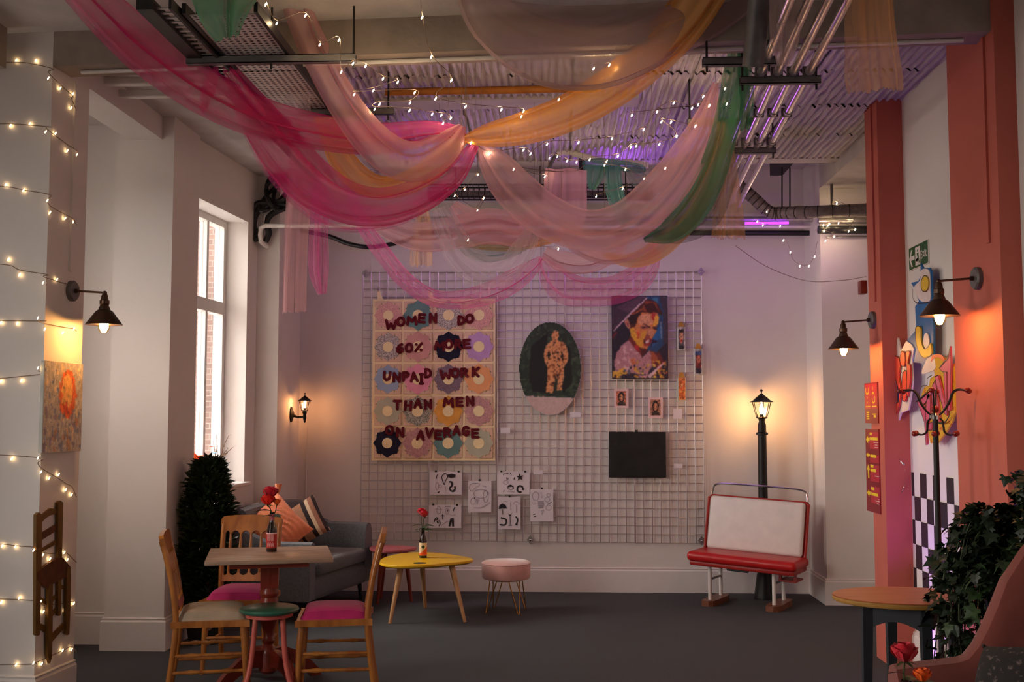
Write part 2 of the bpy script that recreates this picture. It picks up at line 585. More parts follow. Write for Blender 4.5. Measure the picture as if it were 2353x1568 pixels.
def thing(name, label, cat, loc=(0, 0, 0), rz=0, group=None, Mx=None):
    o = bpy.data.objects.new(name, None)
    COL.objects.link(o)
    if Mx is None:
        Mx = Matrix.Translation(loc) @ Matrix.Rotation(rz, 4, 'Z')
    o.location = Mx.to_translation()
    o.rotation_euler = Mx.to_euler()
    o.empty_display_size = .1
    MAT[o.name] = Mx
    return tag(o, label, cat, group)


KIDS = {}


def copy_tree(root, Mx, label=None, group=None):
    def rec(o, p):
        c = o.copy()
        COL.objects.link(c)
        if p is not None:
            c.parent = p
            MAT[c.name] = MAT[p.name]
        for ch in list(o.children):
            rec(ch, c)
        return c
    c = rec(root, None)
    c.location = Mx.to_translation()
    c.rotation_euler = Mx.to_euler()
    MAT[c.name] = Mx
    if label: c['label'] = label
    if group: c['group'] = group
    return c


def struct(o):
    o['kind'] = 'structure'
    return o


def frame(o, face):
    """wall frame: x to the right as one faces the wall, y up, z out of the wall"""
    x, z = {'back': ((1, 0, 0), (0, -1, 0)), 'right': ((0, -1, 0), (-1, 0, 0)), 'left': ((0, 1, 0), (1, 0, 0))}[face] if isinstance(face, str) else face
    x, z = Vector(x).normalized(), Vector(z).normalized()
    y = z.cross(x)
    m = Matrix((x, y, z)).transposed().to_4x4()
    m.translation = Vector(o)
    return m


def T(x, y, z):
    return Matrix.Translation((x, y, z))


def Rz(a): return Matrix.Rotation(a, 4, 'Z')
def Rx(a): return Matrix.Rotation(a, 4, 'X')
def Ry(a): return Matrix.Rotation(a, 4, 'Y')


def catmull(pts, k=8, closed=False):
    pts = [np.array(p, float) for p in pts]
    n = len(pts)
    out = []
    for i in range(n if closed else n - 1):
        p1, p2 = pts[i], pts[(i + 1) % n]
        p0 = pts[i - 1] if (closed or i > 0) else 2 * p1 - p2
        p3 = pts[(i + 2) % n] if (closed or i + 2 < n) else 2 * p2 - p1
        for j in range(k):
            t = j / k
            out.append(.5 * ((2 * p1) + (-p0 + p2) * t + (2 * p0 - 5 * p1 + 4 * p2 - p3) * t * t + (-p0 + 3 * p1 - 3 * p2 + p3) * t ** 3))
    if not closed:
        out.append(pts[-1])
    return out


def smooth_poly(pts, k=5):
    return [tuple(p) for p in catmull(pts, k, True)]


_G = {}


def glyph(ch, size, ext=.002, off=0.0):
    """one character as a mesh centred on its middle, standing out by ext"""
    key = (ch, size, ext, off)
    if key not in _G:
        c = bpy.data.curves.new('letter', 'FONT')
        c.body = ch
        c.size = size
        c.extrude = ext
        c.offset = off
        c.resolution_u = 3
        c.align_x = 'CENTER'
        t = bpy.data.objects.new('letter', c)
        me = bpy.data.meshes.new_from_object(t)
        bpy.data.objects.remove(t)
        a = np.array([q.co[:] for q in me.vertices])
        v = (a - (a.min(0) + a.max(0)) / 2).tolist()
        _G[key] = (v, [tuple(p.vertices) for p in me.polygons])
        bpy.data.meshes.remove(me)
    return _G[key]


def word(mb, text, x, y, z, size, ext=.001, off=0, sx=1):
    """a row of characters starting at x, in a wall frame"""
    for ch in text:
        if ch == ' ':
            x += size * .3 * sx
            continue
        v, f = glyph(ch, size, ext, off)
        w_ = (max(q[0] for q in v) - min(q[0] for q in v)) * sx
        mb.add(v, f, T(x + w_ / 2, y, z) @ Matrix.Diagonal((sx, 1, 1, 1)))
        x += w_ + size * .09 * sx
    return x


def flat_stroke(mb, pts, wd, z, k=6, smooth=True):
    """a flat pen stroke in a wall frame"""
    q = catmull(pts, k) if smooth and len(pts) > 2 else [np.array(p, float) for p in pts]
    v, f = [], []
    m = len(q)
    for i in range(m):
        t = q[min(i + 1, m - 1)] - q[max(i - 1, 0)]
        L_ = math.hypot(*t) or 1
        n = np.array([-t[1], t[0]]) / L_ * wd / 2
        v += [(*(q[i] + n), z), (*(q[i] - n), z)]
    for i in range(m - 1):
        f.append((2 * i, 2 * i + 1, 2 * i + 3, 2 * i + 2))
    mb.add(v, f)


def paint_mesh(name, w_, h, layers, res, m, base, seed=0, wob=.012, jit=.05, streak=(1, 1), blur=1):
    """a painted surface w_ x h in a wall frame: colours laid down layer by layer, per vertex"""
    rng = np.random.default_rng(seed)
    nx, ny = res
    X, Y = np.meshgrid(np.linspace(0, 1, nx), np.linspace(0, 1, ny))

    def nz(s):
        g = rng.standard_normal((int(ny / s / streak[1]) + 3, int(nx / s / streak[0]) + 3))
        yi = np.linspace(0, g.shape[0] - 2.001, ny); xi = np.linspace(0, g.shape[1] - 2.001, nx)
        y0 = yi.astype(int); x0 = xi.astype(int)
        fy = (yi - y0)[:, None]; fx = (xi - x0)[None]
        return (g[y0][:, x0] * (1 - fy) * (1 - fx) + g[y0][:, x0 + 1] * (1 - fy) * fx + g[y0 + 1][:, x0] * fy * (1 - fx) + g[y0 + 1][:, x0 + 1] * fy * fx)
    wx = X + nz(4) * wob; wy = Y + nz(4) * wob * w_ / h
    C = np.zeros((ny, nx, 3)); C[:] = base
    for kind, geo, col in layers:
        if kind == 'p':
            ins = np.zeros((ny, nx), bool)
            n = len(geo)
            for i in range(n):
                x1, y1 = geo[i]; x2, y2 = geo[(i + 1) % n]
                if y1 == y2: continue
                c = ((y1 > wy) != (y2 > wy)) & (wx < (x2 - x1) * (wy - y1) / (y2 - y1) + x1)
                ins ^= c
        elif kind == 'e':
            cx, cy, rx, ry = geo
            ins = ((wx - cx) / rx) ** 2 + ((wy - cy) / ry) ** 2 < 1
        elif kind == 'n':          # patches where a noise is high, inside a box
            x0, y0, x1, y1, thr, s = geo
            ins = (nz(s) > thr) & (X > x0) & (X < x1) & (Y > y0) & (Y < y1)
        elif kind == 'np':         # the same, kept to a polygon already painted: geo = (poly, thr, s)
            poly, thr, s = geo
            ins = np.zeros((ny, nx), bool)
            n = len(poly)
            for i in range(n):
                x1, y1 = poly[i]; x2, y2 = poly[(i + 1) % n]
                if y1 == y2: continue
                ins ^= ((y1 > wy) != (y2 > wy)) & (wx < (x2 - x1) * (wy - y1) / (y2 - y1) + x1)
            ins &= nz(s) > thr
        C[ins] = col
    for _ in range(blur):
        Cp = np.pad(C, ((1, 1), (1, 1), (0, 0)), 'edge')
        C = (Cp[:-2, 1:-1] + Cp[2:, 1:-1] + Cp[1:-1, :-2] + Cp[1:-1, 2:] + 2 * C) / 6
    C = C * (1 + (nz(2)[..., None]) * jit * 2 + rng.standard_normal((ny, nx, 1)) * jit)
    C = np.clip(C, 0, 255) / 255
    C = np.where(C <= .04045, C / 12.92, ((C + .055) / 1.055) ** 2.4)
    mb = MB()
    mb.grid(lambda u, v: ((u - .5) * w_, (.5 - v) * h, 0), nx - 1, ny - 1)
    mb.f = [q[::-1] for q in mb.f]
    me = mb.mesh(name, m, flat=True)
    a = me.color_attributes.new('Col', 'FLOAT_COLOR', 'POINT')
    a.data.foreach_set('color', np.concatenate([C, np.ones((ny, nx, 1))], 2).astype(np.float32).ravel())
    return me


rnd = random.Random(7)

# ------------------------------------------------------------------ the room
BACK = 10.0
CEIL = 3.62
ST = 'structure'

b = MB(); b.box(-3.9, 3.0, -4, BACK, -.05, 0)
struct(b.build('floor', M['carpet']))

b = MB(); b.box(-2.66, 3.2, BACK, BACK + .2, 0, 4.3)
struct(b.build('wall_back', M['wall']))
b = MB(); b.box(2.2, 2.4, -4, 7.10, 0, 4.0)
wall_right = struct(b.build('wall_right', M['wall']))
b = MB(); b.box(3.0, 3.2, 7.10, BACK, 0, 4.3)
struct(b.build('wall_recess', M['wall']))
b = MB(); b.box(-3.9, 2.4, -4.2, -4, 0, 4.0)
struct(b.build('wall_rear', M['wall']))
# outer left wall with its window openings
b = MB()
ys = [-4.0]
for (y0, y1, z0, z1) in sorted(SIDE_WINDOWS):
    b.box(OUTX - .3, OUTX, ys[-1], y0, 0, 4.0)
    b.box(OUTX - .3, OUTX, y0, y1, 0, z0)
    b.box(OUTX - .3, OUTX, y0, y1, z1, 4.0)
    ys.append(y1)
b.box(OUTX - .3, OUTX, ys[-1], 7.9, 0, 4.0)
struct(b.build('wall_left', M['wall']))
# stub wall and column beside the window bay
b = MB(); b.box(OUTX, -3.02, 7.55, 7.89, 0, 4.0)
struct(b.build('wall_stub', M['wall']))
b = MB(); b.box(-3.06, -2.656, 7.35, 7.89, 0, 4.0)
struct(b.build('column', M['wall']))


# wall of the visible window: runs from (-2.70, 7.89) to (-2.59, 9.22), .3 thick, opening 7.93..8.995, z 1.03..3.18
def lw(Y):
    return -2.59 - .08 * (9.22 - Y)


WY0, WY1, WZ0, WZ1, WT = 7.93, 8.995, 1.03, 3.18, .27
b = MB()


def wall_seg(b, ya, yb, z0, z1):
    b.prism([(lw(ya), ya), (lw(yb), yb), (lw(yb) - WT, yb), (lw(ya) - WT, ya)], z0, z1)


wall_seg(b, 7.80, WY0, 0, 4.0)
wall_seg(b, WY1, 9.3, 0, 4.0)
wall_seg(b, WY0, WY1, 0, WZ0)
wall_seg(b, WY0, WY1, WZ1, 4.0)
struct(b.build('wall_window', M['wall']))
b = MB(); b.box(-2.66, -2.40, 9.22, BACK, 0, 4.3)
struct(b.build('wall_corner', M['wall']))
# the window itself
WM = frame((lw(WY0) - WT + .06, WY0, WZ0), ((.08, 1, 0), (1, -.08, 0)))
ww, wh = (WY1 - WY0) * 1.003, WZ1 - WZ0
win = MB()
fw = .055
for (x0, x1, y0, y1) in ((0, fw, 0, wh), (ww - fw, ww, 0, wh), (fw, ww - fw, 0, fw), (fw, ww - fw, wh - fw, wh), (fw, ww - fw, 1.37, 1.47)):
    win.box(x0, x1, y0, y1, -.05, .03)
window = thing('window_1', None, None, Mx=WM)
window['kind'] = ST
win.build('window_frame', M['frame'], window)
for x in (.36, .70):
    for (y0, y1) in ((fw, 1.37), (1.47, wh - fw)):
        m_ = MB(); m_.box(x - .02, x + .02, y0, y1, -.04, .022)
        m_.build('mullion', M['frame'], window)
for (x0, x1) in ((fw, .34), (.38, .68), (.72, ww - fw)):
    for (y0, y1) in ((fw, 1.37), (1.47, wh - fw)):
        m_ = MB(); m_.box(x0, x1, y0, y1, -.014, -.008)
        m_.build('pane', M['glass'], window)
m_ = MB(); m_.rbox(-.02, ww + .03, -.03, -.002, .0, WT + .0, .006, 1)
m_.build('window_sill', M['trimw'], window)

# ceiling
b = MB(); b.box(-3.9, 3.2, -4, 8.7, CEIL, CEIL + .25)
b.box(-2.95, -1.6, 8.7, BACK + .1, CEIL, 4.2)
b.box(-1.6, 3.2, 8.7, BACK, 3.81, 4.1)
ceiling = struct(b.build('ceiling', M['ceil']))
# ribbed lath panels under the slab, piece by piece
for iy in range(4):
    for ix in range(5):
        x0 = -1.36 + ix * .72
        y0 = 5.75 + iy * .738
        rr = random.Random(ix * 9 + iy)
        nr = 15
        xs, zs = [], []
        for k in range(nr):
            for (dx, dz) in ((0, 0), (.012, -.016), (.02, -.016), (.03, 0)):
                xs.append(x0 + k * .048 + dx); zs.append(dz)
        rows = 7
        wav = [[rr.uniform(-.006, .006) for _ in range(nr)] for _ in range(rows + 1)]
        tilt = rr.uniform(-.006, .006)
        b = MB()

        def fn(u, v, xs=xs, zs=zs, y0=y0, wav=wav, tilt=tilt, rows=rows):
            i = round(u * (len(xs) - 1)); j = round(v * rows)
            return (xs[i] + wav[j][i // 4], y0 + v * .728, CEIL - .012 + zs[i] + wav[j][i // 4] * .9 + tilt * (v - .5))
        b.grid(fn, len(xs) - 1, rows)
        b.f = [q[::-1] for q in b.f]
        b.build('lath_panel', M['lath'], ceiling, flat=True)

# beams
b = MB()
bm_a, bm_b = (-3.0, 5.70), (2.35, 5.345)
b.prism([bm_a, bm_b, (2.35, 5.345 + .19), (-3.0, 5.89)], 3.43, 4.0)
struct(b.build('ceiling_beam', M['beam']))
b = MB(); b.box(-3.4, -2.95, -4, 5.62, 3.40, 4.0)
struct(b.build('ceiling_beam', M['beam']))
b = MB(); b.box(-2.98, -2.74, 5.95, 7.349, 3.46, 3.7)
struct(b.build('ceiling_beam', M['wall']))
b = MB(); b.box(2.2, 3.0, 7.385, 9.385, 3.50, 3.85)
struct(b.build('ceiling_beam', M['ceil']))
b = MB(); b.box(-1.2, .5, 6.93, 7.14, 3.585, 3.7)
struct(b.build('ceiling_beam', M['ceil']))
b = MB(); b.box(-1.6, 2.2, 8.7, 8.86, 3.60, 3.9)
struct(b.build('ceiling_beam', M['ceil']))

# pillars
PA, PB = Vector((-2.725, 5.68, 0)), Vector((-2.698, 6.08, 0))
b = MB(); b.prism([(PA.x, PA.y), (PB.x, PB.y), (-3.6, 6.14), (-3.6, 5.74)], 0, 3.9)
struct(b.build('pillar', M['wall']))
b = MB(); b.prism([(2.1, 5.33), (2.1, 5.98), (2.75, 5.98), (2.75, 5.33)], 0, 3.9)
struct(b.build('pillar', M['pink']))
b = MB(); b.box(2.04, 3.1, 7.10, 7.385, 0, 3.9)
struct(b.build('pillar', M['pink']))
b = MB(); b.box(2.20, 3.05, 9.39, BACK, 0, 4.0)
struct(b.build('column', M['wall']))
# thin chases on the pillars (boxed cables)
b = MB(); b.box(2.088, 2.1, 5.44, 5.47, 2.4, 3.6)
struct(b.build('trim_1', M['pink']))
b = MB(); b.box(2.028, 2.04, 7.20, 7.225, 2.3, 3.6)
struct(b.build('trim_2', M['pink']))
b = MB()
for (px, z0, z1) in ((683, .6, 3.2), (705, .55, 1.6)):
    p = P(px, 1000, 9.985)
    b.cyl((p.x, 9.985, z0), (p.x, 9.985, z1), .007, n=6)
struct(b.build('trim_3', M['wall']))
b = MB()
q0, q1 = PA.lerp(PB, .56), PA.lerp(PB, .62)
b.prism([(q0.x, q0.y), (q1.x, q1.y), (q1.x + .012, q1.y), (q0.x + .012, q0.y)], 2.35, 3.42)
struct(b.build('trim_4', M['wall']))


# baseboards
def skirting(name, pts, h=.217, t=.02, m=None):
    """a moulded board along a polyline, proud to the left of its direction"""
    prof = [(0, 0), (t, 0), (t, h - .028), (t * .55, h - .016), (t * .75, h - .006), (t * .3, h), (0, h)]
    P_ = [Vector((*p, 0)) for p in pts]
    v, f = [], []
    n = len(P_)
    for i, p in enumerate(P_):
        d1 = (P_[i] - P_[i - 1]).normalized() if i else (P_[1] - P_[0]).normalized()
        d2 = (P_[i + 1] - P_[i]).normalized() if i < n - 1 else d1
        n1, n2 = Vector((-d1.y, d1.x, 0)), Vector((-d2.y, d2.x, 0))
        nn = (n1 + n2).normalized()
        k = 1 / max(.4, nn.dot(n1))
        for (o_, z) in prof:
            v.append(p + nn * o_ * k + Vector((0, 0, z)))
    k = len(prof)
    for i in range(n - 1):
        for j in range(k - 1):
            f.append((i * k + j, (i + 1) * k + j, (i + 1) * k + j + 1, i * k + j + 1))
    f.append(tuple(range(k)))
    f.append(tuple((n - 1) * k + j for j in range(k - 1, -1, -1)))
    b = MB(); b.add(v, f)
    return struct(b.build(name, m or M['trimw'], angle=25))


skirting('baseboard_back', [(2.20, BACK), (-2.40, BACK)])
skirting('baseboard_corner', [(-2.40, BACK), (-2.40, 9.22), (lw(9.22), 9.22), (lw(7.89), 7.89)])
skirting('baseboard_column', [(-2.656, 7.89), (-2.656, 7.35), (-3.06, 7.35), (-3.06, 7.55), (OUTX, 7.55)], m=M['wall'])
skirting('baseboard_pillar', [(PB.x, PB.y), (PA.x, PA.y), (-3.6, 5.74)], m=M['wall'])
skirting('baseboard_right', [(3.0, 9.39), (2.20, 9.39), (2.20, BACK)][::1], m=M['wall'])
skirting('baseboard_side', [(2.2, 5.98), (2.2, 7.10)])

# outside: ground and the neighbours seen through the window
b = MB(); b.box(-40, -4.3, -20, 60, -.6, -.5)
struct(b.build('pavement', M['tarmac']))
bl = thing('brick_building', 'red brick building standing outside beyond the right window panes', 'building', (-3.75, 11.6, -.5))
b = MB(); b.box(-.65, 2.5, -.5, .8, 0, 7.5); b.build('wall', M['brick'], bl)
b = MB(); b.box(-.70, 2.55, -.55, .85, 7.5, 7.7); b.build('cornice', M['pale'], bl)
bl = thing('pale_building', 'pale rendered building standing outside beyond the left window panes', 'building', (-7.6, 22, -.5))
b = MB(); b.box(-3, .9, -.5, 3, 0, 6.4); b.build('wall', M['pale'], bl)
for i in range(3):
    for j in range(2):
        b = MB(); b.box(-2.6 + i * 1.2, -1.9 + i * 1.2, -.53, -.49, 1.2 + j * 2.4, 2.6 + j * 2.4)
        b.build('window', M['charcoal'], bl)

# ------------------------------------------------------------------ furniture
def make_chair(label, cushion):
    """banquet chair, front towards -y, seat .45 high, back .90"""
    t = thing('banquet_chair', label, 'chair')
    b = MB()
    b.prism(smooth_poly([(-.185, -.20), (.185, -.20), (.205, -.17), (.19, .18), (.17, .20), (-.17, .20), (-.19, .18), (-.205, -.17)], 2), .405, .44)
    b.build('seat_frame', M['oak'], t)
    b = MB()

    def cush(u, v):
        a, c = 2 * u - 1, 2 * v - 1
        k = (1 - abs(a) ** 5) * (1 - abs(c) ** 5)
        return (a * (.182 - .012 * v), c * .185, .438 + .062 * k ** .45)
    b.grid(cush, 16, 16)
    b.build('seat_cushion', cushion, t)
    for s in (-1, 1):
        b = MB()
        b.tube([(s * .170, -.172, .41), (s * .178, -.182, .30), (s * .183, -.188, .17), (s * .19, -.20, 0)], [.019, .02, .0165, .013], 10)
        b.tube([(s * .178, -.182, .305), (s * .178, -.182, .29)], [.022, .022], 10)
        b.build('front_leg', M['oak'], t)
        b = MB()
        path = [(s * .175, .235, 0), (s * .175, .205, .2), (s * .175, .185, .42), (s * .178, .205, .62), (s * .18, .245, .80), (s * .18, .268, .875)]
        b.tube([tuple(q) for q in catmull(path, 5)], .0165, 10)
        b.build('back_post', M['oak'], t)
        for z, k in ((.255, 0), (.165, 1)):
            b = MB()
            y0, y1 = -.186, .196
            q = [(s * .178, y0 + (y1 - y0) * i / 12, z) for i in range(13)]
            b.tube(q, [.0095 if i not in (3, 9) else .0135 for i in range(13)], 8)
            b.build('side_stretcher', M['oak'], t)
    b = MB(); b.tube([(-.18, -.19, .215), (0, -.19, .215), (.18, -.19, .215)], [.009, .0115, .009], 8)
    b.build('front_stretcher', M['oak'], t)
    # scalloped rails of the back
    xs = [-.132, -.066, 0, .066, .132]

    def scallop(zlo, dz, up):
        pts = []
        edges = [-.168] + xs + [.168]
        for a, c in zip(edges[:-1], edges[1:]):
            for k in range(7):
                f = k / 6
                pts.append((a + (c - a) * f, zlo + dz * math.sin(PI * f) ** .7))
        return pts if up else pts
    yb = lambda z: .205 + (z - .62) * .235
    tilt = lambda z0: T(0, yb(z0), z0) @ Rx(-.225) @ Rx(PI / 2)
    top = scallop(-.06, .03, True)
    poly = top + [(.172, -.02), (.197, .012), (.196, .045), (.18, .062), (.10, .07), (0, .072), (-.10, .07), (-.18, .062), (-.196, .045), (-.197, .012), (-.172, -.02)]
    b = MB(); b.prism(poly, -.013, .013, tilt(.845)); b.build('top_rail', M['oak'], t)
    low = scallop(.035, -.026, True)
    poly = [(-.168, -.03), (.168, -.03)] + low[::-1]
    b = MB(); b.prism(poly, -.011, .011, tilt(.53)); b.build('lower_rail', M['oak'], t)
    for x in xs:
        b = MB()
        q = [(x, yb(z), z) for z in np.linspace(.55, .80, 9)]
        b.tube(q, [.008, .008, .010, .0115, .0115, .0105, .0095, .008, .008], 8)
        b.build('spindle', M['oak'], t)
    return t


def place(t, x, y, rz, z=0):
    t.location = (x, y, z); t.rotation_euler = (0, 0, rz); MAT[t.name] = T(x, y, z) @ Rz(rz)
    return t


GC = 'banquet chairs around the small table'
place(make_chair('honey wood banquet chair with beige seat pad beside the white column', M['beige']), -1.965, 6.21, R(105))['group'] = GC
place(make_chair('honey wood banquet chair with bright magenta seat behind the small square table', M['magenta']), -2.0, 6.90, R(4))['group'] = GC
place(make_chair('honey wood banquet chair with magenta seat, its back towards the yellow table', M['magenta']), -1.285, 6.28, R(-81))['group'] = GC

# small pedestal table
t = thing('pedestal_table', 'small square table with pale wooden top on a red brown pedestal', 'table', (-1.715, 6.47, 0), R(15))
b = MB(); b.rbox(-.355, .355, -.29, .36, .725, .75, .005, 2); b.build('tabletop', M['table'], t)
b = MB(); b.box(-.22, .22, -.22, .22, .695, .725); b.build('bracket', M['redwood'], t)
b = MB()
b.lathe([(.052, .70), (.052, .58), (.046, .55), (.056, .53), (.056, .515), (.046, .50), (.052, .47), (.058, .42), (.05, .36), (.032, .31), (.028, .27), (.04, .25), (.028, .23), (.04, .21), (.052, .18), (.052, .08), (.03, .06)][::-1], 20)
b.box(-.05, .05, -.05, .05, .555, .70)
b.build('pedestal', M['redwood'], t)
for k in range(4):
    b = MB()
    prof = [(.03, .10), (.03, .20), (.10, .205), (.20, .165), (.29, .095), (.345, .04), (.36, .0), (.30, 0), (.25, .045), (.17, .095), (.10, .11)]
    b.prism([(x, z) for x, z in prof], -.02, .02, Rz(R(32 + 90 * k)) @ Rx(PI / 2))
    b.build('foot', M['redwood'], t)

# green stool with bowed pink legs
t = thing('round_stool', 'round stool with green painted seat and bowed pink legs', 'stool', (-1.615, 6.10, 0), R(14))
b = MB()
b.lathe([(.0, .475), (.14, .475), (.158, .482), (.163, .492), (.158, .502), (.145, .506), (0, .506)], 32)
b.build('seat', M['green'], t)
b = MB(); b.lathe([(.115, .455), (.128, .455), (.128, .476), (.115, .476)], 28); b.build('seat_ring', M['pinkleg'], t)
for k in range(4):
    a = PI / 4 + k * PI / 2
    q = [(.098, .475), (.108, .40), (.118, .30), (.138, .19), (.182, .08), (.235, 0)]
    b = MB(); b.tube([tuple(p) for p in catmull([(r * math.cos(a), r * math.sin(a), z) for r, z in q], 5)], .0135, 10)
    b.build('leg', M['pinkleg'], t)


# teardrop tables
def teardrop(t, m, ml, w_, d, h, th, legs, hole=None):
    pts = []
    for k in range(40):
        a = 2 * PI * k / 40
        x = math.cos(a)
        r = d / 2 * math.sin(a) * (1 - .42 * (x + .25)) / .92
        pts.append((x * w_ / 2, r))
    b = MB()
    n = len(pts)
    for s, z in ((.93, h - th), (1, h - th * .55), (1, h - .004), (.99, h)):
        b.v += [(x * s, y * s, z) for x, y in pts]
    for i in range(3):
        b.f += [(i * n + k, i * n + (k + 1) % n, (i + 1) * n + (k + 1) % n, (i + 1) * n + k) for k in range(n)]
    b.f += [tuple(range(n - 1, -1, -1)), tuple(range(3 * n, 4 * n))]
    b.build('tabletop', m, t)
    if hole:
        b = MB(); b.lathe([(0, h + .0005), (hole[2], h + .0005), (hole[2] + .006, h + .0012), (hole[2] + .006, h + .0002)], 24, T(hole[0], hole[1], 0))
        b.build('cable_hole', M['black'], t)
    for (x0, y0, x1, y1) in legs:
        b = MB(); b.cyl((x1, y1, 0), (x0, y0, h - th), .012, .024, 12); b.build('leg', ml, t)


p = P(983, 1285, 8.72)
ty = thing('teardrop_table', 'yellow teardrop coffee table on splayed wooden legs', 'table', (p.x, 8.72, 0), R(-6))
teardrop(ty, M['yellow'], M['beech'],   .725, .80, .445, .03, [(-.16, -.22, -.21, -.35), (.21, -.10, .34, -.21), (-.10, .22, -.10, .36)], (.0, -.27, .045))
p = P(905, 1257, 9.45)
tp = thing('teardrop_table', 'low pink side table with dark legs between the sofa and the yellow table', 'table', (p.x, 9.42, 0), R(14))
teardrop(tp, M['rosetab'], M['redwood'], .40, .42, .45, .028, [(-.10, -.09, -.14, -.13), (.10, -.03, .15, -.06), (-.06, .12, -.09, .16)])

# blush pouf on hairpin legs
p = P(1163, 1305, 8.95)
t = thing('pouf_stool', 'round blush velvet stool on thin gold hairpin legs', 'stool', (p.x, 8.95, 0))
b = MB(); b.lathe([(.0, .262), (.17, .262), (.188, .268), (.196, .285), (.198, .37), (.192, .392), (.178, .402), (0, .408)], 40); b.build('seat', M['velvet'], t)
b = MB(); b.lathe([(.196, .384), (.2, .388), (.196, .392)], 40); b.build('piping', M['velvet'], t)
b = MB(); b.lathe([(0, .25), (.12, .25), (.12, .262), (0, .262)], 24); b.build('base_plate', M['gold'], t)
for k in range(4):
    a = R(35) + k * PI / 2
    b = MB()
    c, s_ = math.cos(a), math.sin(a)
    L_ = []
    for (u, r, z) in ((-.05, .12, .255), (-.008, .185, .012), (0, .19, .005), (.008, .185, .012), (.05, .12, .255)):
        L_.append((r * c - u * s_, r * s_ + u * c, z))
    b.tube(L_, .0045, 8); b.build('leg', M['gold'], t)

# grey sofa facing right, its far end in the corner
SA = R(-13)
so = thing('sofa', 'dark grey felt loveseat tucked into the corner under the window', 'sofa', (-2.03, 9.02, 0), SA)
b = MB(); b.rbox(-.43, .25, -.60, .60, .14, .33, .06, 4); b.build('base', M['sofa'], so)
b = MB(); b.rbox(-.28, .28, -.47, .47, .33, .45, .05, 4); b.build('seat_cushion', M['sofa'], so)


def slab(b, pts, th, hs, z0):
    """an upholstered wall along a curved plan line with rounded top"""
    n = len(pts)
    prof = [(-.5, 0), (-.5, .72), (-.46, .88), (-.3, .97), (0, 1), (.3, .97), (.46, .88), (.5, .72), (.5, 0)]
    v, f = [], []
    for i in range(n):
        p0 = np.array(pts[i]); d = np.array(pts[min(i + 1, n - 1)]) - np.array(pts[max(i - 1, 0)])
        d = d / np.linalg.norm(d); nn = np.array([-d[1], d[0]])
        for (o_, k) in prof:
            q = p0 + nn * o_ * th
            v.append((q[0], q[1], z0 + (hs[i] - z0) * k))
    k = len(prof)
    for i in range(n - 1):
        for j in range(k - 1):
            f.append((i * k + j, i * k + j + 1, (i + 1) * k + j + 1, (i + 1) * k + j))
        f.append((i * k + k - 1, i * k, (i + 1) * k, (i + 1) * k + k - 1))
    f.append(tuple(range(k - 1, -1, -1)))
    f.append(tuple((n - 1) * k + j for j in range(k)))
    b.add(v, f)


b = MB()
slab(b, [tuple(q) for q in catmull([(-.38, -.53), (-.40, -.25), (-.40, .25), (-.38, .53)], 6)], .14, [.84 + .02 * math.sin(PI * i / 18) for i in range(19)], .2)
b.build('backrest', M['sofa'], so)
for s, zt in ((-1, .60), (1, .655)):
    b = MB()
    pl = [tuple(q) for q in catmull([(-.36, s * .54), (-.1, s * .555), (.1, s * .555), (.255, s * .54)], 5)]
    slab(b, pl, .12, [zt + .10 * max(0, 1 - i / 5) for i in range(len(pl))], .16)
    b.build('armrest', M['sofa'], so)
for x in (-.36, .19):
    for y in (-.5, .5):
        b = MB(); b.cyl((x * 1.04, y * 1.04, 0), (x, y, .15), .012, .02); b.build('leg', M['black'], so)


def pillow(name, label, m, loc, w_, h, th, rot, tassel=None, ribs=0):
    t = thing(name, label, 'cushion', Mx=T(*loc) @ rot)
    for s in (1, -1):
        b = MB()

        def fn(u, v, s=s):
            a, c = 2 * u - 1, 2 * v - 1
            k = max(0, (1 - a * a) * (1 - c * c)) ** .42
            sq = 1 - .07 * (1 - abs(a * c)) * (a * a + c * c)
            rib = 1 + (.10 * math.sin(ribs * PI * (a + .15 * math.sin(3 * c))) if ribs else 0)
            return (a * w_ / 2 * sq, c * h / 2 * sq, s * th / 2 * k * rib)
        b.grid(fn, 36 if ribs else 18, 18)
        if s < 0:
            b.f = [q[::-1] for q in b.f]
        b.build('front' if s > 0 else 'back', m, t)
    for (a, c) in ((-1, -1), (-1, 1), (1, 1), (1, -1)):
        b = MB(); b.ball((a * w_ / 2 * .98, c * h / 2 * .98, 0), .008, 6, 4); b.build('corner', m, t)
    if tassel:
        for (a, c) in tassel:
            b = MB(); b.tube([(a * w_ / 2, c * h / 2, 0), (a * (w_ / 2 + .03), c * (h / 2 + .03), 0), (a * (w_ / 2 + .05), c * (h / 2 + .05), .01)], [.012, .022, .03], 8)
            b.build('tassel', m, t)
    return t


def upright(rz, lean, spin):
    """stand a cushion up: spin in its own plane, lean back, then turn; at rz = 0 it faces -y"""
    return Rz(rz) @ Rx(PI / 2 - lean) @ Rz(spin)


p = P(634, 1203, 8.80)
pillow('cushion', 'peach ribbed cushion standing on its corner on the sofa', M['peach'], (p.x, 8.80, .67), .42, .42, .15, upright(R(16), R(22), R(42)), [(1, 1)], 9)
p = P(690, 1206, 9.0)
pillow('cushion', 'brown cream and black striped cushion leaning in the sofa corner', M['grain'], (p.x, 9.06, .68), .38, .38, .12, upright(R(-14), R(25), R(36)))
p = P(563, 1188, 8.86)
pillow('cushion', 'grey and white patterned cushion against the sofa back', M['bw'], (p.x + .03, 8.86, .70), .32, .32, .12, upright(R(50), R(24), R(6)))

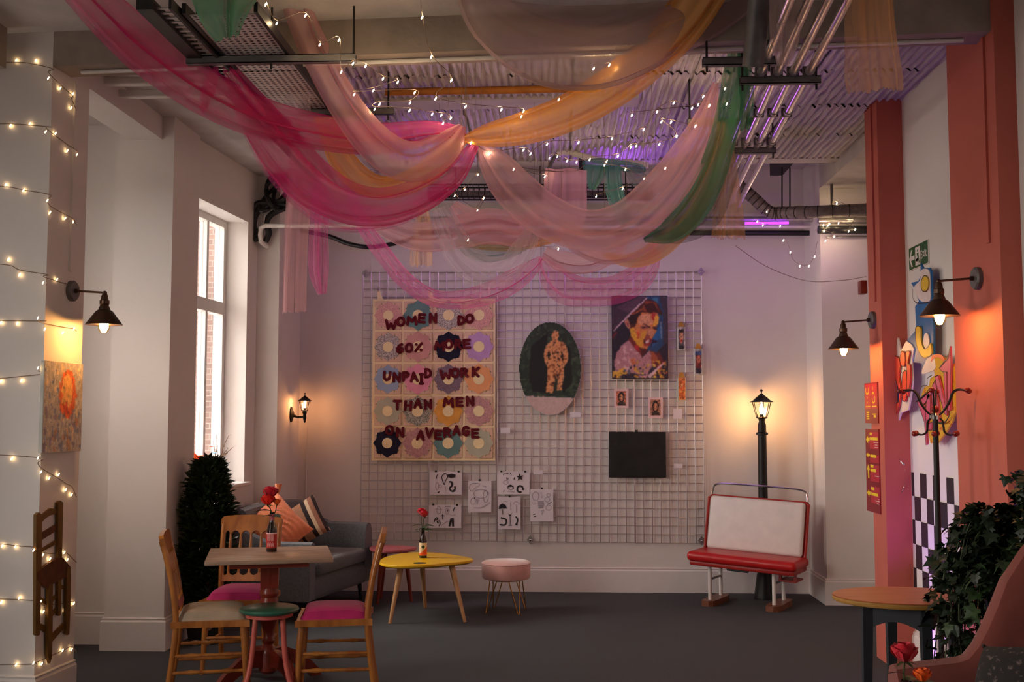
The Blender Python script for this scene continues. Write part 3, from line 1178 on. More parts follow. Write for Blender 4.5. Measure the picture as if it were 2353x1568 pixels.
# bus bench: red and white seat on white legs and wooden feet
BM = T(1.545, 9.38, 0) @ Rz(R(-27))
bn = thing('bus_bench', 'old red and white bus seat on white legs and wooden feet', 'bench', Mx=BM)
TI = T(0, 0, -.075) @ Ry(R(2.6))
b = MB()
b.rbox(-.46, .46, -.28, .14, .42, .50, .035, 4, TI)
b.build('seat_pad', M['red'], bn)
b = MB(); b.rbox(-.44, .44, -.25, .14, .385, .425, .012, 2, TI); b.build('seat_pan', M['redframe'], bn)
BK = TI @ T(0, .12, .47) @ Rx(-R(9))
b = MB(); b.rbox(-.41, .41, -.055, -.015, .02, .47, .03, 4, BK); b.build('back_pad', M['whitev'], bn)
b = MB(); b.rbox(-.43, .43, -.02, .02, -.03, .485, .02, 3, BK); b.build('back_shell', M['redframe'], bn)
b = MB()
b.tube([tuple(q) for q in catmull([(-.415, 0, .44), (-.41, 0, .53), (-.37, 0, .575), (-.2, 0, .585), (.2, 0, .585), (.37, 0, .575), (.41, 0, .53), (.415, 0, .44)], 4)], .009, 8, M=BK)
b.build('grab_rail', M['chrome'], bn)
for s in (-1, 1):
    b = MB(); b.tube([tuple(q) for q in catmull([(s * .43, -.02, .46), (s * .432, -.02, .2), (s * .43, -.03, .0), (s * .425, -.10, -.055), (s * .40, -.2, -.08)], 4)], .012, 8, M=BK)
    b.build('side_rail', M['redframe'], bn)
b = MB(); b.box(.28, .42, -.12, .10, .315, .33, TI); b.box(.28, .30, -.12, -.09, .33, .40, TI); b.box(.40, .42, -.12, -.09, .33, .40, TI); b.build('bracket', M['redframe'], bn)
b = MB(); b.rbox(-.12, .06, -.24, -.2, .37, .392, .005, 1, TI); b.build('catch', M['black'], bn)
for x in (-.27, .27):
    zt = .335 - x * .045
    for y in (-.17, .10):
        b = MB(); b.tube([(x, y, .045), (x, y, zt)], .016, 10); b.build('leg', M['whitev'], bn)
    b = MB(); b.tube([(x, -.17, .21), (x, .10, .21)], .010, 8); b.build('cross_bar', M['steel'], bn)
    b = MB()
    b.prism(smooth_poly([(x - .05, -.24), (x + .05, -.24), (x + .06, 0), (x + .05, .18), (x - .05, .18), (x - .06, 0)], 3), 0, .045)
    b.build('foot', M['footwood'], bn)


# ------------------------------------------------------------------ lamps
def lantern(t, s, n=6, z=0, panes=True):
    """glazed lantern head of half width s standing at height z in the thing's frame"""
    b = MB()
    b.lathe([(.02 * s, 2.62 * s), (.10 * s, 2.56 * s), (.14 * s, 2.48 * s), (.06 * s, 2.40 * s), (.05 * s, 2.22 * s), (.18 * s, 2.18 * s), (.19 * s, 2.08 * s)][::-1], 12, T(0, 0, z))
    b.build('finial', M['lampblk'], t)
    b = MB()
    b.lathe([(1.12 * s, 1.45 * s), (1.06 * s, 1.50 * s), (.80 * s, 1.62 * s), (.58 * s, 1.82 * s), (.36 * s, 2.0 * s), (.2 * s, 2.10 * s), (0, 2.12 * s)], n, T(0, 0, z), PI / n)
    b.build('lantern_roof', M['lampblk'], t, angle=20)
    for k in range(n):
        a = 2 * PI * k / n + PI / n
        c, s_ = math.cos(a), math.sin(a)
        b = MB(); b.cyl((.46 * s * c, .46 * s * s_, z + .08 * s), (.86 * s * c, .86 * s * s_, z + 1.5 * s), .045 * s, n=6)
        b.build('cage_bar', M['lampblk'], t)
        if panes:
            a2 = a + 2 * PI / n
            c2, s2 = math.cos(a2), math.sin(a2)
            b = MB(); b.add([(.45 * s * c, .45 * s * s_, z + .1 * s), (.45 * s * c2, .45 * s * s2, z + .1 * s), (.84 * s * c2, .84 * s * s2, z + 1.48 * s), (.84 * s * c, .84 * s * s_, z + 1.48 * s)], [(0, 1, 2, 3)])
            b.build('pane', M['glass'], t, flat=True)
    b = MB(); b.lathe([(0, -.12 * s), (.2 * s, -.1 * s), (.5 * s, .06 * s), (.5 * s, .12 * s), (.18 * s, .14 * s), (.16 * s, .38 * s), (0, .38 * s)], 16, T(0, 0, z))
    b.build('lamp_holder', M['lampblk'], t)


# standing lamp post
p = P(1757, 1366, 9.69)
LP = (p.x, 9.69, 0)
t = thing('lamp_post', 'black street lamp post standing behind the bus bench', 'lamp', LP)
b = MB(); b.lathe([(0, 0), (.095, 0), (.095, .02), (.085, .05), (.07, .16), (.065, .20), (.052, .24), (.05, .30), (.055, .31), (.05, .33), (0, .33)], 20); b.build('base', M['lampblk'], t)
b = MB(); b.lathe([(.045, .32), (.042, .7), (.037, 1.40), (.052, 1.405), (.052, 1.42), (.036, 1.43), (.036, 1.49), (.026, 1.52), (.03, 1.548), (0, 1.548)], 18); b.build('post', M['lampblk'], t)
lantern(t, .098, 6, 1.545)
for dx, dz in ((0.0, 0), ):
    b = MB(); b.lathe([(0, 0), (.012, .004), (.019, .03), (.02, .048), (.012, .072), (.003, .095), (0, .1)], 12, T(dx, 0, 1.582)); b.build('bulb', M['bulb'], t)

# wall lantern on the corner return
p = PX(668, 953, -2.40)
t = thing('wall_lantern', 'black wall lantern lit in the corner above the sofa', 'lamp', (-2.40, p.y, p.z))
b = MB(); b.lathe([(0, 0), (.062, 0), (.058, .012), (.03, .022), (.016, .03), (0, .03)], 20, T(0, 0, 0) @ Ry(PI / 2) @ Matrix.Diagonal((1.15, .75, 1, 1))); b.build('back_plate', M['lampblk'], t)
b = MB(); b.tube([(.01, 0, -.005), (.06, 0, -.022), (.12, 0, -.022)], [.016, .009, .008], 10); b.build('arm', M['lampblk'], t)
b = MB(); b.lathe([(0, -.075), (.008, -.07), (.011, -.05), (.016, -.03), (.014, 0), (.022, .02), (0, .022)], 12, T(.125, 0, 0)); b.build('pendant', M['lampblk'], t)


def lantern_at(t, off, s, n):
    """the lantern head, shifted sideways inside its thing"""
    before = set(t.children)
    lantern(t, s, n)
    for c in t.children:
        if c not in before:
            c.location = off


lantern_at(t, (.125, 0, .03), .062, 6)
b = MB(); b.lathe([(0, 0), (.011, 0), (.012, .01), (.012, .055), (.009, .06), (0, .06)], 12, T(.125, 0, .062)); b.build('bulb', M['bulbl'], t)


# sconces with conical shades on the pillars
def sconce(label, x, y, z, rz):
    t = thing('wall_sconce', label, 'lamp', (x, y, z), rz, 'cone shaded sconces on the pillars')
    b = MB(); b.lathe([(0, 0), (.058, 0), (.058, .02), (.05, .028), (0, .028)], 24, Ry(PI / 2)); b.build('back_plate', M['strut'], t)
    b = MB(); b.tube([(.02, 0, 0), (.045, 0, 0)], .012, 10); b.tube([(.04, 0, 0), (.20, 0, -.012)], .006, 8); b.ball((.20, 0, -.014), .013)
    b.build('arm', M['bronze'], t)
    b = MB(); b.lathe([(.012, -.018), (.018, -.03), (.02, -.05), (.026, -.055), (.026, -.075), (.022, -.08), (.03, -.10), (.03, -.11)][::-1], 16, T(.20, 0, 0)); b.build('socket', M['bronze'], t)
    b = MB(); b.lathe([(.03, -.105), (.045, -.115), (.096, -.185), (.099, -.19)], 36, T(.20, 0, 0)); b.build('lamp_shade', M['bronze'], t)
    b = MB(); b.lathe([(.028, -.109), (.043, -.119), (.094, -.187)], 36, T(.20, 0, 0)); b.build('shade_lining', M['brass'], t)
    b = MB(); b.lathe([(.012, -.115), (.016, -.13), (.028, -.16), (.033, -.19), (.03, -.215), (.018, -.233), (0, -.238)][::-1], 18, T(.20, 0, 0)); b.build('bulb_glass', M['bulbglass'], t)
    b = MB(); b.lathe([(0, -.229), (.012, -.226), (.023, -.205), (.024, -.185), (.015, -.15), (0, -.135)], 14, T(.20, 0, 0)); b.build('filament', M['bulbs'], t)


sconce('bronze cone sconce above the canvas on the white pillar by the window side', -2.711, 5.94, 2.245, R(-4))
sconce('bronze cone sconce on the salmon pillar in front of the comic lettering', 2.1, 5.61, 2.245, PI)
sconce('bronze cone sconce on the farther salmon pillar above the red menus', 2.04, 7.27, 2.185, PI)

# ------------------------------------------------------------------ the mesh grid wall and what hangs on it
GY = BACK - .035


def W(px, py, Y=GY):
    return P(px, py, Y)


gl_, gr_ = W(831, 932), W(1616, 932)
pw = (gr_.x - gl_.x) / 5
SQ = pw / 8
upw = MB(); upw.tube([(0, 0, 0), (0, 2.43, 0)], .0042, 6); upm = upw.mesh('upright_wire', M['wire'])
crw = MB(); crw.tube([(0, 0, 0), (pw - .006, 0, 0)], .0038, 6); crm = crw.mesh('cross_wire', M['wire'])
GL = ['leftmost of five, behind the left half of the quilt', 'second from the left, behind the right half of the quilt', 'middle of five, behind the oval painting', 'fourth from the left, behind the black canvas', 'rightmost of five, beside the lamp post']
for i in range(5):
    zt = W(900 + i * 150, 626).z - .004 * (4 - i) * 0
    o = Vector((gl_.x + i * pw, GY, zt - 2.43))
    t = thing('grid_panel', 'chrome wire grid panel, ' + GL[i], 'grid panel', Mx=frame(o, 'back'), group='wire grid panels along the back wall')
    for k in range(9):
        c = link('upright_wire', upm, t); c.location = (k * SQ + (.003 if k == 0 else -.003 if k == 8 else 0), 0, .004)
    for k in range(33):
        c = link('cross_wire', crm, t); c.location = (.003, k * 2.43 / 32, -.002)
# diamond fixings
BL = ['upper left corner of the wire grid', 'upper right corner of the wire grid', 'lower right corner of the wire grid', 'bottom edge of the wire grid under the pinned sheets']
for (px, py), l in zip(((842, 630), (1610, 626), (1611, 1242), (1219, 1240)), BL):
    t = thing('wall_fixing', 'small metal diamond bracket at the ' + l, 'bracket', Mx=frame(W(px, py, BACK), 'back'), group='diamond brackets holding the grid')
    b = MB(); b.prism([(0, -.042), (.034, 0), (0, .042), (-.034, 0)], .036, .045); b.build('plate', M['steel'], t)
    b = MB(); b.tube([(0, 0, 0), (0, 0, .036)], .012, 8); b.build('spacer', M['steel'], t)
    b = MB(); b.ball((0, 0, .047), .012, 8, 5); b.build('bolt', M['chrome'], t)


# ------------------------------------------------------------------ quilt
QS = 1 / 3.734                      # the crop of the photograph used for its letters: 3.734 crop pixels per frame pixel
QM = W(999, 870, GY - .02)
MPP = 1 / 254.3


def qx(u): return ((840 + u * QS) - 999) * MPP * .995
def qy(v): return (870 - (660 + v * QS)) * MPP


t = thing('quilt', 'patchwork flower quilt with maroon felt words hanging on the wire grid', 'quilt', Mx=frame(QM, 'back'))
b = MB()
b.grid(lambda u, v: (qx(48 + u * 1070), qy(96 + v * 1392), -.006 + .004 * math.sin(7 * u + 3 * v)), 12, 16)
b.f = [q[::-1] for q in b.f]
b.build('backing', M['sash'], t)
cx_, cy_ = [60, 312, 580, 845, 1108], [106, 372, 650, 930, 1200, 1478]
KC = {'pinkprint': speckle('print_pink', srgb(237, 185, 173), srgb(203, 140, 142), 140), 'teal': mat('cloth_teal', srgb(108, 142, 140), .95, var=.1),
      'greyprint': speckle('print_grey', srgb(219, 205, 194), srgb(131, 122, 122), 150), 'dusty': mat('cloth_dusty', srgb(214, 155, 149), .95, var=.08),
      'navy': mat('cloth_navy', srgb(28, 28, 50), .95, var=.15), 'lilac': mat('cloth_lilac', srgb(196, 153, 205), .95, var=.08),
      'sky': mat('cloth_sky', srgb(155, 171, 198), .95, var=.06), 'rosy': mat('cloth_rosy', srgb(237, 153, 176), .95, var=.08),
      'plum': speckle('print_plum', srgb(146, 122, 137), srgb(112, 94, 108), 140), 'tan': mat('cloth_tan', srgb(235, 164, 112), .95, var=.08),
      'sage': mat('cloth_sage', srgb(185, 183, 160), .95, var=.08), 'greygreen': speckle('print_greygreen', srgb(203, 192, 173), srgb(103, 108, 99), 150),
      'mustard': mat('cloth_mustard', srgb(225, 160, 74), .95, var=.1), 'mauve': speckle('print_mauve', srgb(214, 160, 155), srgb(173, 126, 133), 150)}
grid_c = [['pinkprint', 'teal', 'greyprint', 'pinkprint'], ['greyprint', 'dusty', 'navy', 'lilac'], ['sky', 'rosy', 'plum', 'tan'],
          ['sage', 'greygreen', 'mustard', 'mauve'], ['navy', 'mauve', 'teal', 'sage']]
for r in range(5):
    for c in range(4):
        x0, x1 = qx(cx_[c] + 10), qx(cx_[c + 1] - 10)
        y0, y1 = qy(cy_[r + 1] - 10), qy(cy_[r] + 10)
        mx, my = (x0 + x1) / 2, (y0 + y1) / 2
        b = MB(); b.rbox(x0, x1, y0, y1, -.004, .004, .003, 1)
        pt = b.build('patch', M['quiltbase'], t)
        for sx in (-1, 1):
            for sy in (-1, 1):
                b = MB()
                X_, Y_ = (x1 - x0) / 2 * sx, (y1 - y0) / 2 * sy
                for (fa, fb) in ((.93, .55), (.55, .93)):
                    b.prism([(mx + X_ * .5, my + Y_ * .5), (mx + X_ * fa, my + Y_ * fb * .8), (mx + X_ * fa * .86, my + Y_ * fb)], .004, .0055)
                b.build('leaf', M['qleaf'], pt)
        b = MB()
        rr_ = (x1 - x0) * .53
        b.prism([(mx + rr_ * (1 if k % 2 == 0 else .84) * math.cos(k * PI / 8), my + rr_ * (1.03 if k % 2 == 0 else .86) * math.sin(k * PI / 8)) for k in range(16)], .004, .0085)
        b.build('flower', KC[grid_c[r][c]], pt)
        b = MB(); b.prism([(mx + rr_ * .37 * math.cos(k * PI / 8 + .2), my + rr_ * .37 * math.sin(k * PI / 8 + .2)) for k in range(16)], .0085, .011)
        b.build('flower_centre', M['qcentre'], pt)
LET = [('W', 212, 318), ('O', 297, 293), ('M', 393, 285), ('E', 480, 265), ('N', 577, 265), ('D', 822, 285), ('O', 895, 270),
       ('6', 290, 525), ('0', 370, 520), ('%', 452, 515), ('M', 637, 505), ('O', 715, 490), ('R', 796, 490), ('E', 870, 488),
       ('U', 180, 765), ('N', 265, 775), ('P', 345, 765), ('A', 415, 772), ('I', 478, 788), ('D', 535, 740), ('W', 690, 750), ('O', 770, 738), ('R', 850, 735), ('K', 948, 730),
       ('T', 270, 1012), ('H', 365, 1018), ('A', 450, 1000), ('N', 538, 1008), ('M', 715, 992), ('E', 810, 988), ('N', 900, 980),
       ('O', 205, 1228), ('N', 298, 1248), ('A', 475, 1272), ('V', 550, 1252), ('E', 628, 1268), ('R', 705, 1248), ('A', 785, 1230), ('G', 865, 1236), ('E', 945, 1256)]
O_ = [(.42 * math.cos(2 * PI * k / 14 + 1.2), .5 * math.sin(2 * PI * k / 14 + 1.2)) for k in range(15)]
STROKES = {'W': [[(-.5, .5), (-.3, -.5), (-.02, .1), (.28, -.5), (.5, .5)]], 'O': [O_], '0': [O_], 'M': [[(-.46, -.5), (-.36, .5), (0, -.12), (.36, .5), (.46, -.5)]],
           'E': [[(.4, .46), (-.36, .46), (-.36, -.46), (.42, -.46)], [(-.36, .02), (.3, .02)]], 'N': [[(-.4, -.5), (-.38, .5), (.38, -.5), (.4, .5)]],
           'D': [[(-.34, -.48), (-.34, .48), (.05, .44), (.38, .18), (.38, -.16), (.05, -.44), (-.34, -.48)]],
           '6': [[(.26, .5), (-.1, .32), (-.34, -.06), (-.28, -.4), (.04, -.5), (.32, -.34), (.3, -.06), (.02, .06), (-.3, -.08)]],
           '%': [[(-.34, -.46), (.38, .46)], [(-.3, .34), (-.26, .34)], [(.3, -.34), (.34, -.34)]],
           'R': [[(-.36, -.5), (-.36, .46), (.12, .44), (.34, .22), (.14, .0), (-.34, -.04)], [(-.02, -.04), (.4, -.5)]],
           'U': [[(-.4, .5), (-.36, -.24), (-.06, -.48), (.26, -.36), (.38, .0), (.4, .5)]], 'P': [[(-.34, -.5), (-.34, .46), (.14, .44), (.36, .2), (.14, -.04), (-.32, -.06)]],
           'A': [[(-.42, -.5), (-.02, .5), (.42, -.5)], [(-.24, -.14), (.26, -.14)]], 'I': [[(-.2, .48), (.2, .48)], [(0, .48), (0, -.48)], [(-.22, -.48), (.22, -.48)]],
           'K': [[(-.36, .5), (-.36, -.5)], [(.4, .5), (-.3, .0), (.42, -.5)]], 'T': [[(-.46, .44), (.46, .48)], [(0, .44), (.06, -.5)]],
           'H': [[(-.38, .5), (-.38, -.5)], [(.38, .5), (.38, -.5)], [(-.38, .0), (.38, .02)]], 'V': [[(-.44, .5), (0, -.5), (.44, .5)]],
           'G': [[(.34, .36), (.06, .5), (-.26, .38), (-.4, .0), (-.26, -.36), (.06, -.5), (.34, -.34), (.36, -.04), (.08, -.04)]]}


def felt_letter(ch, w_, h, wd, z0, z1, M_):
    """a felt letter cut with scissors: fat strokes with rounded ends"""
    b = MB(); n_ = 0
    for s in STROKES[ch]:
        q = [(x * w_, y * h) for x, y in s]
        for (xa, ya), (xb, yb) in zip(q[:-1], q[1:]):
            a = math.atan2(yb - ya, xb - xa)
            cap = [(xa + wd / 2 * math.cos(a + PI / 2 + k * PI / 5), ya + wd / 2 * math.sin(a + PI / 2 + k * PI / 5)) for k in range(6)]
            cap += [(xb + wd / 2 * math.cos(a - PI / 2 + k * PI / 5), yb + wd / 2 * math.sin(a - PI / 2 + k * PI / 5)) for k in range(6)]
            b.prism(cap, z0, z1 + n_ * .0003, M_); n_ += 1
    return b


for i, (ch, u, v) in enumerate(LET):
    wl, hl = {'W': (.082, .066), 'M': (.078, .062), 'I': (.05, .078), '%': (.066, .066), 'O': (.064, .062), '0': (.060, .062)}.get(ch, (.060, .066))
    felt_letter(ch, wl * 1.10, hl * 1.12, .0255, .0105, .0155, T(qx(u), qy(v), 0) @ Rz(R(rnd.uniform(-5, 5)))).build('letter', M['felt'], t, flat=True)
for (u, v) in ((110, 20), (560, 25)):
    b = MB(); b.prism([(qx(u - 25), qy(v)), (qx(u - 5), qy(v)), (qx(u + 35), qy(110)), (qx(u - 20), qy(110))], -.003, .0); b.build('hanging_tab', M['sash'], t)
    b = MB(); b.tube([tuple(q) for q in catmull([(qx(u - 15), qy(v + 10), .004), (qx(u - 15), qy(v - 25), .012), (qx(u - 8), qy(v - 30), -.01), (qx(u - 8), qy(v - 12), -.02)], 4)], .004, 6); b.build('hook', M['chrome'], t)


# ------------------------------------------------------------------ paintings
def canvas(name, label, px0, py0, px1, py1, layers, base, res, seed, depth=.03, edge='edge', Y=GY - .012, **kw):
    a, c = W(px0, py0, Y), W(px1, py1, Y)
    w_, h = c.x - a.x, a.z - c.z
    t = thing(name, label, 'painting', Mx=frame(((a.x + c.x) / 2, Y, (a.z + c.z) / 2), 'back'))
    b = MB(); b.rbox(-w_ / 2, w_ / 2, -h / 2, h / 2, 0, depth, .004, 1); b.build('canvas', M[edge], t)
    o = link('painted_surface', paint_mesh('painted_surface', w_ * .99, h * .99, layers, res, M['paint'], base, seed, **kw), t)
    o.location = (0, 0, depth + .001)
    return t, w_, h


def zp(pts, x0=40, y0=75, x1=1010, y1=1505):
    return [((x - x0) / (x1 - x0), (y - y0) / (y1 - y0)) for x, y in pts]


L_ = []
pl = lambda c, *pts: L_.append(('p', zp(pts), c))
pn = lambda c, thr, s, *pts: L_.append(('np', (zp(pts), thr, s), c))
pl((40, 34, 52), (40, 700), (500, 250), (520, 900), (100, 1050), (40, 1100))
pl((92, 66, 84), (40, 300), (560, 75), (640, 75), (400, 330), (60, 700), (40, 690))
pl((66, 50, 66), (40, 240), (250, 330), (330, 380), (60, 680))
pn((110, 34, 44), .6, 7, (40, 600), (160, 560), (140, 900), (40, 950))
pl((44, 78, 118), (640, 75), (870, 75), (930, 300), (960, 900), (760, 1100), (640, 1000), (830, 600), (860, 400))
pl((60, 124, 162), (740, 110), (850, 110), (860, 200), (800, 190))
pl((40, 100, 160), (790, 700), (900, 560), (900, 800), (760, 940), (700, 980))
pl((70, 60, 74), (880, 75), (1010, 75), (1010, 900), (930, 900), (940, 400))
pl((126, 138, 160), (880, 520), (905, 520), (915, 830), (895, 830))
pn((56, 30, 60), .3, 8, (720, 850), (960, 820), (960, 1060), (720, 1060))
pl((110, 44, 46), (690, 1030), (860, 1060), (940, 1210), (800, 1320), (700, 1300))
pl((170, 84, 58), (690, 1040), (760, 1050), (840, 1160), (740, 1260))
# shirt and chest
pl((186, 132, 142), (330, 840), (440, 900), (560, 1150), (700, 1010), (740, 1300), (640, 1440), (100, 1400), (70, 1240), (110, 1080), (200, 930))
pn((214, 170, 178), .5, 6, (330, 860), (560, 1150), (500, 1400), (120, 1350), (120, 1080))
pn((206, 120, 88), .6, 6, (330, 1130), (520, 1160), (520, 1400), (300, 1350))
pl((206, 118, 84), (340, 1180), (430, 1150), (470, 1250), (400, 1300))
# neck
pl((124, 42, 40), (350, 780), (560, 930), (650, 1000), (560, 1140), (430, 980), (330, 840))
pl((92, 36, 38), (500, 960), (640, 990), (560, 1130))
pl((188, 44, 48), (430, 930), (500, 900), (520, 1040), (440, 990))
# face
pl((216, 132, 76), (560, 370), (720, 330), (850, 380), (855, 520), (810, 640), (820, 690), (760, 790), (720, 860), (640, 990), (540, 970), (440, 880), (380, 740), (370, 640), (440, 600), (500, 440))
pl((226, 158, 122), (540, 400), (700, 380), (760, 560), (640, 600), (500, 560), (500, 470))
pl((228, 168, 52), (345, 650), (420, 640), (470, 760), (560, 880), (540, 980), (440, 890), (370, 760))
pl((224, 160, 60), (560, 700), (650, 690), (600, 820), (570, 960), (520, 900))
pl((238, 176, 64), (780, 430), (850, 410), (850, 540), (760, 620))
pl((196, 58, 56), (740, 370), (800, 360), (770, 520), (740, 480))
pl((216, 84, 52), (480, 700), (520, 700), (500, 830), (470, 800))
pl((206, 138, 108), (650, 660), (740, 640), (790, 740), (730, 790), (640, 740))
pl((150, 76, 64), (640, 740), (720, 770), (600, 850), (580, 840))
# eyes, brows
pl((168, 96, 80), (525, 600), (640, 590), (690, 610), (660, 650), (590, 660), (530, 640))
pl((70, 36, 42), (550, 625), (610, 612), (650, 625), (600, 645))
pl((58, 30, 40), (630, 575), (700, 605), (720, 640), (680, 625), (640, 600))
pl((80, 40, 44), (745, 620), (815, 605), (815, 650), (760, 650))
pl((98, 52, 48), (570, 545), (640, 560), (660, 590), (590, 570))
# mouth
pl((160, 44, 44), (580, 850), (700, 800), (740, 850), (690, 940), (600, 950))
pl((52, 20, 28), (590, 850), (690, 820), (720, 850), (640, 910), (590, 900))
pl((236, 208, 206), (610, 880), (680, 850), (690, 880), (630, 910))
pl((226, 150, 150), (620, 850), (690, 825), (700, 845), (630, 870))
# hair
pl((84, 38, 30), (560, 190), (690, 130), (830, 180), (900, 330), (930, 400), (860, 380), (800, 350), (700, 380), (640, 355), (560, 370), (500, 440), (450, 600), (380, 640), (330, 560), (280, 460), (380, 390), (440, 300))
pl((46, 24, 26), (300, 430), (540, 350), (500, 430), (440, 560), (370, 560), (290, 480))
pl((190, 96, 52), (370, 405), (560, 290), (570, 310), (400, 410))
pl((150, 70, 40), (640, 150), (820, 200), (860, 330), (720, 340), (600, 340), (560, 300))
pl((70, 30, 26), (600, 220), (760, 190), (850, 330), (760, 350), (640, 345))
pl((212, 140, 116), (255, 520), (310, 470), (370, 590), (360, 650), (300, 640))
pl((150, 76, 70), (290, 530), (330, 540), (340, 620), (310, 610))
# lower tangle of strokes
for (c, thr, s, q) in (((232, 176, 62), .1, 5, (40, 1330, 300, 1500)), ((206, 150, 60), .35, 4, (420, 1200, 1000, 1500)), ((96, 96, 112), .5, 4, (200, 1350, 620, 1500)),
                       ((190, 70, 76), .7, 5, (760, 1230, 1000, 1480)), ((228, 196, 90), .75, 3, (540, 1250, 960, 1500)), ((220, 150, 170), .9, 4, (500, 1380, 800, 1500)), ((52, 44, 60), 1.0, 3, (40, 1250, 1000, 1500))):
    a_ = zp([(q[0], q[1]), (q[2], q[3])])
    L_.append(('n', (a_[0][0], a_[0][1], a_[1][0], a_[1][1], thr, s), c))
pl((226, 190, 196), (640, 1470), (930, 1230), (950, 1240), (700, 1500))
pl((216, 180, 190), (380, 340), (650, 100), (670, 110), (70, 690), (60, 680))
canvas('portrait_painting', 'bright portrait painting of a shouting face with dark hair on the wire grid', 1405, 681, 1535, 871, L_, (52, 42, 58), (104, 152), 3, depth=.036, edge='dkedge', wob=.006, jit=.03, blur=2)

# oval painting
OM = W(1264, 847, GY - .012)
ow, oh = 71 * MPP, 107 * MPP
t = thing('oval_painting', 'oval painting of an orange standing figure on dark green with a blank pink foot', 'painting', Mx=frame(OM, 'back'))
b = MB(); b.prism([(ow * math.cos(k * PI / 32), oh * math.sin(k * PI / 32)) for k in range(64)], 0, .022); b.build('board', M['edge'], t)
oz = lambda pts: [((x - 98) / 328, (y - 322) / 492) for x, y in pts]
L_ = []
pl2 = lambda c, *pts: L_.append(('p', oz(pts), c))
for thr, s, c in ((.3, 5, (58, 76, 58)), (.8, 3, (72, 88, 66)), (.6, 7, (40, 58, 46))):
    L_.append(('n', (0, 0, 1, .84, thr, s), c))
pl2((20, 24, 26), (230, 400), (250, 380), (250, 700), (170, 690), (150, 620), (160, 450))
pl2((20, 26, 26), (320, 430), (370, 460), (380, 640), (330, 700), (290, 560))
fig = [(276, 375), (290, 366), (306, 376), (310, 398), (302, 416), (324, 424), (346, 446), (356, 492), (352, 540), (340, 552), (336, 600), (330, 640), (324, 686), (302, 686), (300, 630), (292, 600), (284, 640), (278, 698), (242, 694), (246, 620), (248, 560), (232, 530), (230, 488), (242, 446), (262, 428), (276, 418), (270, 396)]
pl2((226, 156, 104), *fig)
L_.append(('np', (oz(fig), .45, 2.2), (150, 84, 48)))
L_.append(('np', (oz(fig), .9, 2), (70, 40, 28)))
pl2((20, 24, 24), (258, 470), (264, 500), (256, 525), (246, 500))
pl2((20, 24, 24), (322, 480), (332, 500), (330, 530), (320, 510))
pl2((40, 50, 38), (276, 695), (290, 620), (302, 690))
pl2((206, 176, 172), (90, 712), (440, 726), (440, 830), (90, 830))
me = paint_mesh('painted_surface', ow * 2, oh * 2, L_, (90, 132), M['paint'], (36, 50, 42), 5, wob=.006, jit=.014)
bm = bmesh.new(); bm.from_mesh(me)
dead = [f for f in bm.faces if (f.calc_center_median().x / ow) ** 2 + (f.calc_center_median().y / oh) ** 2 > .985]
bmesh.ops.delete(bm, geom=dead, context='FACES')
bm.to_mesh(me); bm.free()
o = link('painted_surface', me, t); o.location = (0, 0, .0232)

# black canvas
a, c = W(1399, 993), W(1530, 1098)
t = thing('black_canvas', 'plain black canvas hanging low on the wire grid', 'painting', Mx=frame(((a.x + c.x) / 2, GY - .012, (a.z + c.z) / 2), 'back'))
w_, h = (c.x - a.x) / 2, (a.z - c.z) / 2
b = MB(); b.rbox(-w_, w_, -h, h, 0, .03, .004, 1); b.build('canvas', M['canvasblk'], t)
b = MB(); b.box(-.02, .005, h, h + .018, .005, .02); b.build('hanger', M['clip'], t)

# two small framed portraits
for (x0, y0, x1, y1, sd, l) in ((1411, 894, 1444, 938, 11, 'small white mounted portrait card under the portrait painting'), (1489, 913, 1523, 961, 12, 'small white mounted portrait card above the black canvas, lower of the two')):
    a, c = W(x0, y0), W(x1, y1)
    w_, h = (c.x - a.x), (a.z - c.z)
    t = thing('picture_card', l, 'picture', Mx=frame(((a.x + c.x) / 2, GY - .008, (a.z + c.z) / 2), 'back'), group='small mounted portraits')
    b = MB(); b.box(-w_ / 2, w_ / 2, -h / 2, h / 2, 0, .006); b.build('mount', M['pwhite'], t)
    LL = [('e', (.5, .42, .34, .36), (46, 30, 30)), ('e', (.5, .45, .2, .24), (206, 140, 104)), ('p', [(.1, 1), (.2, .75), (.8, .75), (.95, 1)], (60, 42, 40)), ('e', (.42, .42, .05, .03), (60, 30, 30)), ('e', (.6, .42, .05, .03), (60, 30, 30)), ('e', (.52, .57, .08, .03), (150, 60, 60))]
    o = link('picture', paint_mesh('picture', w_ * .68, h * .76, LL, (24, 34), M['paint'], (190, 110, 84) if sd == 11 else (176, 120, 96), sd, jit=.12), t)
    o.location = (0, 0, .007)

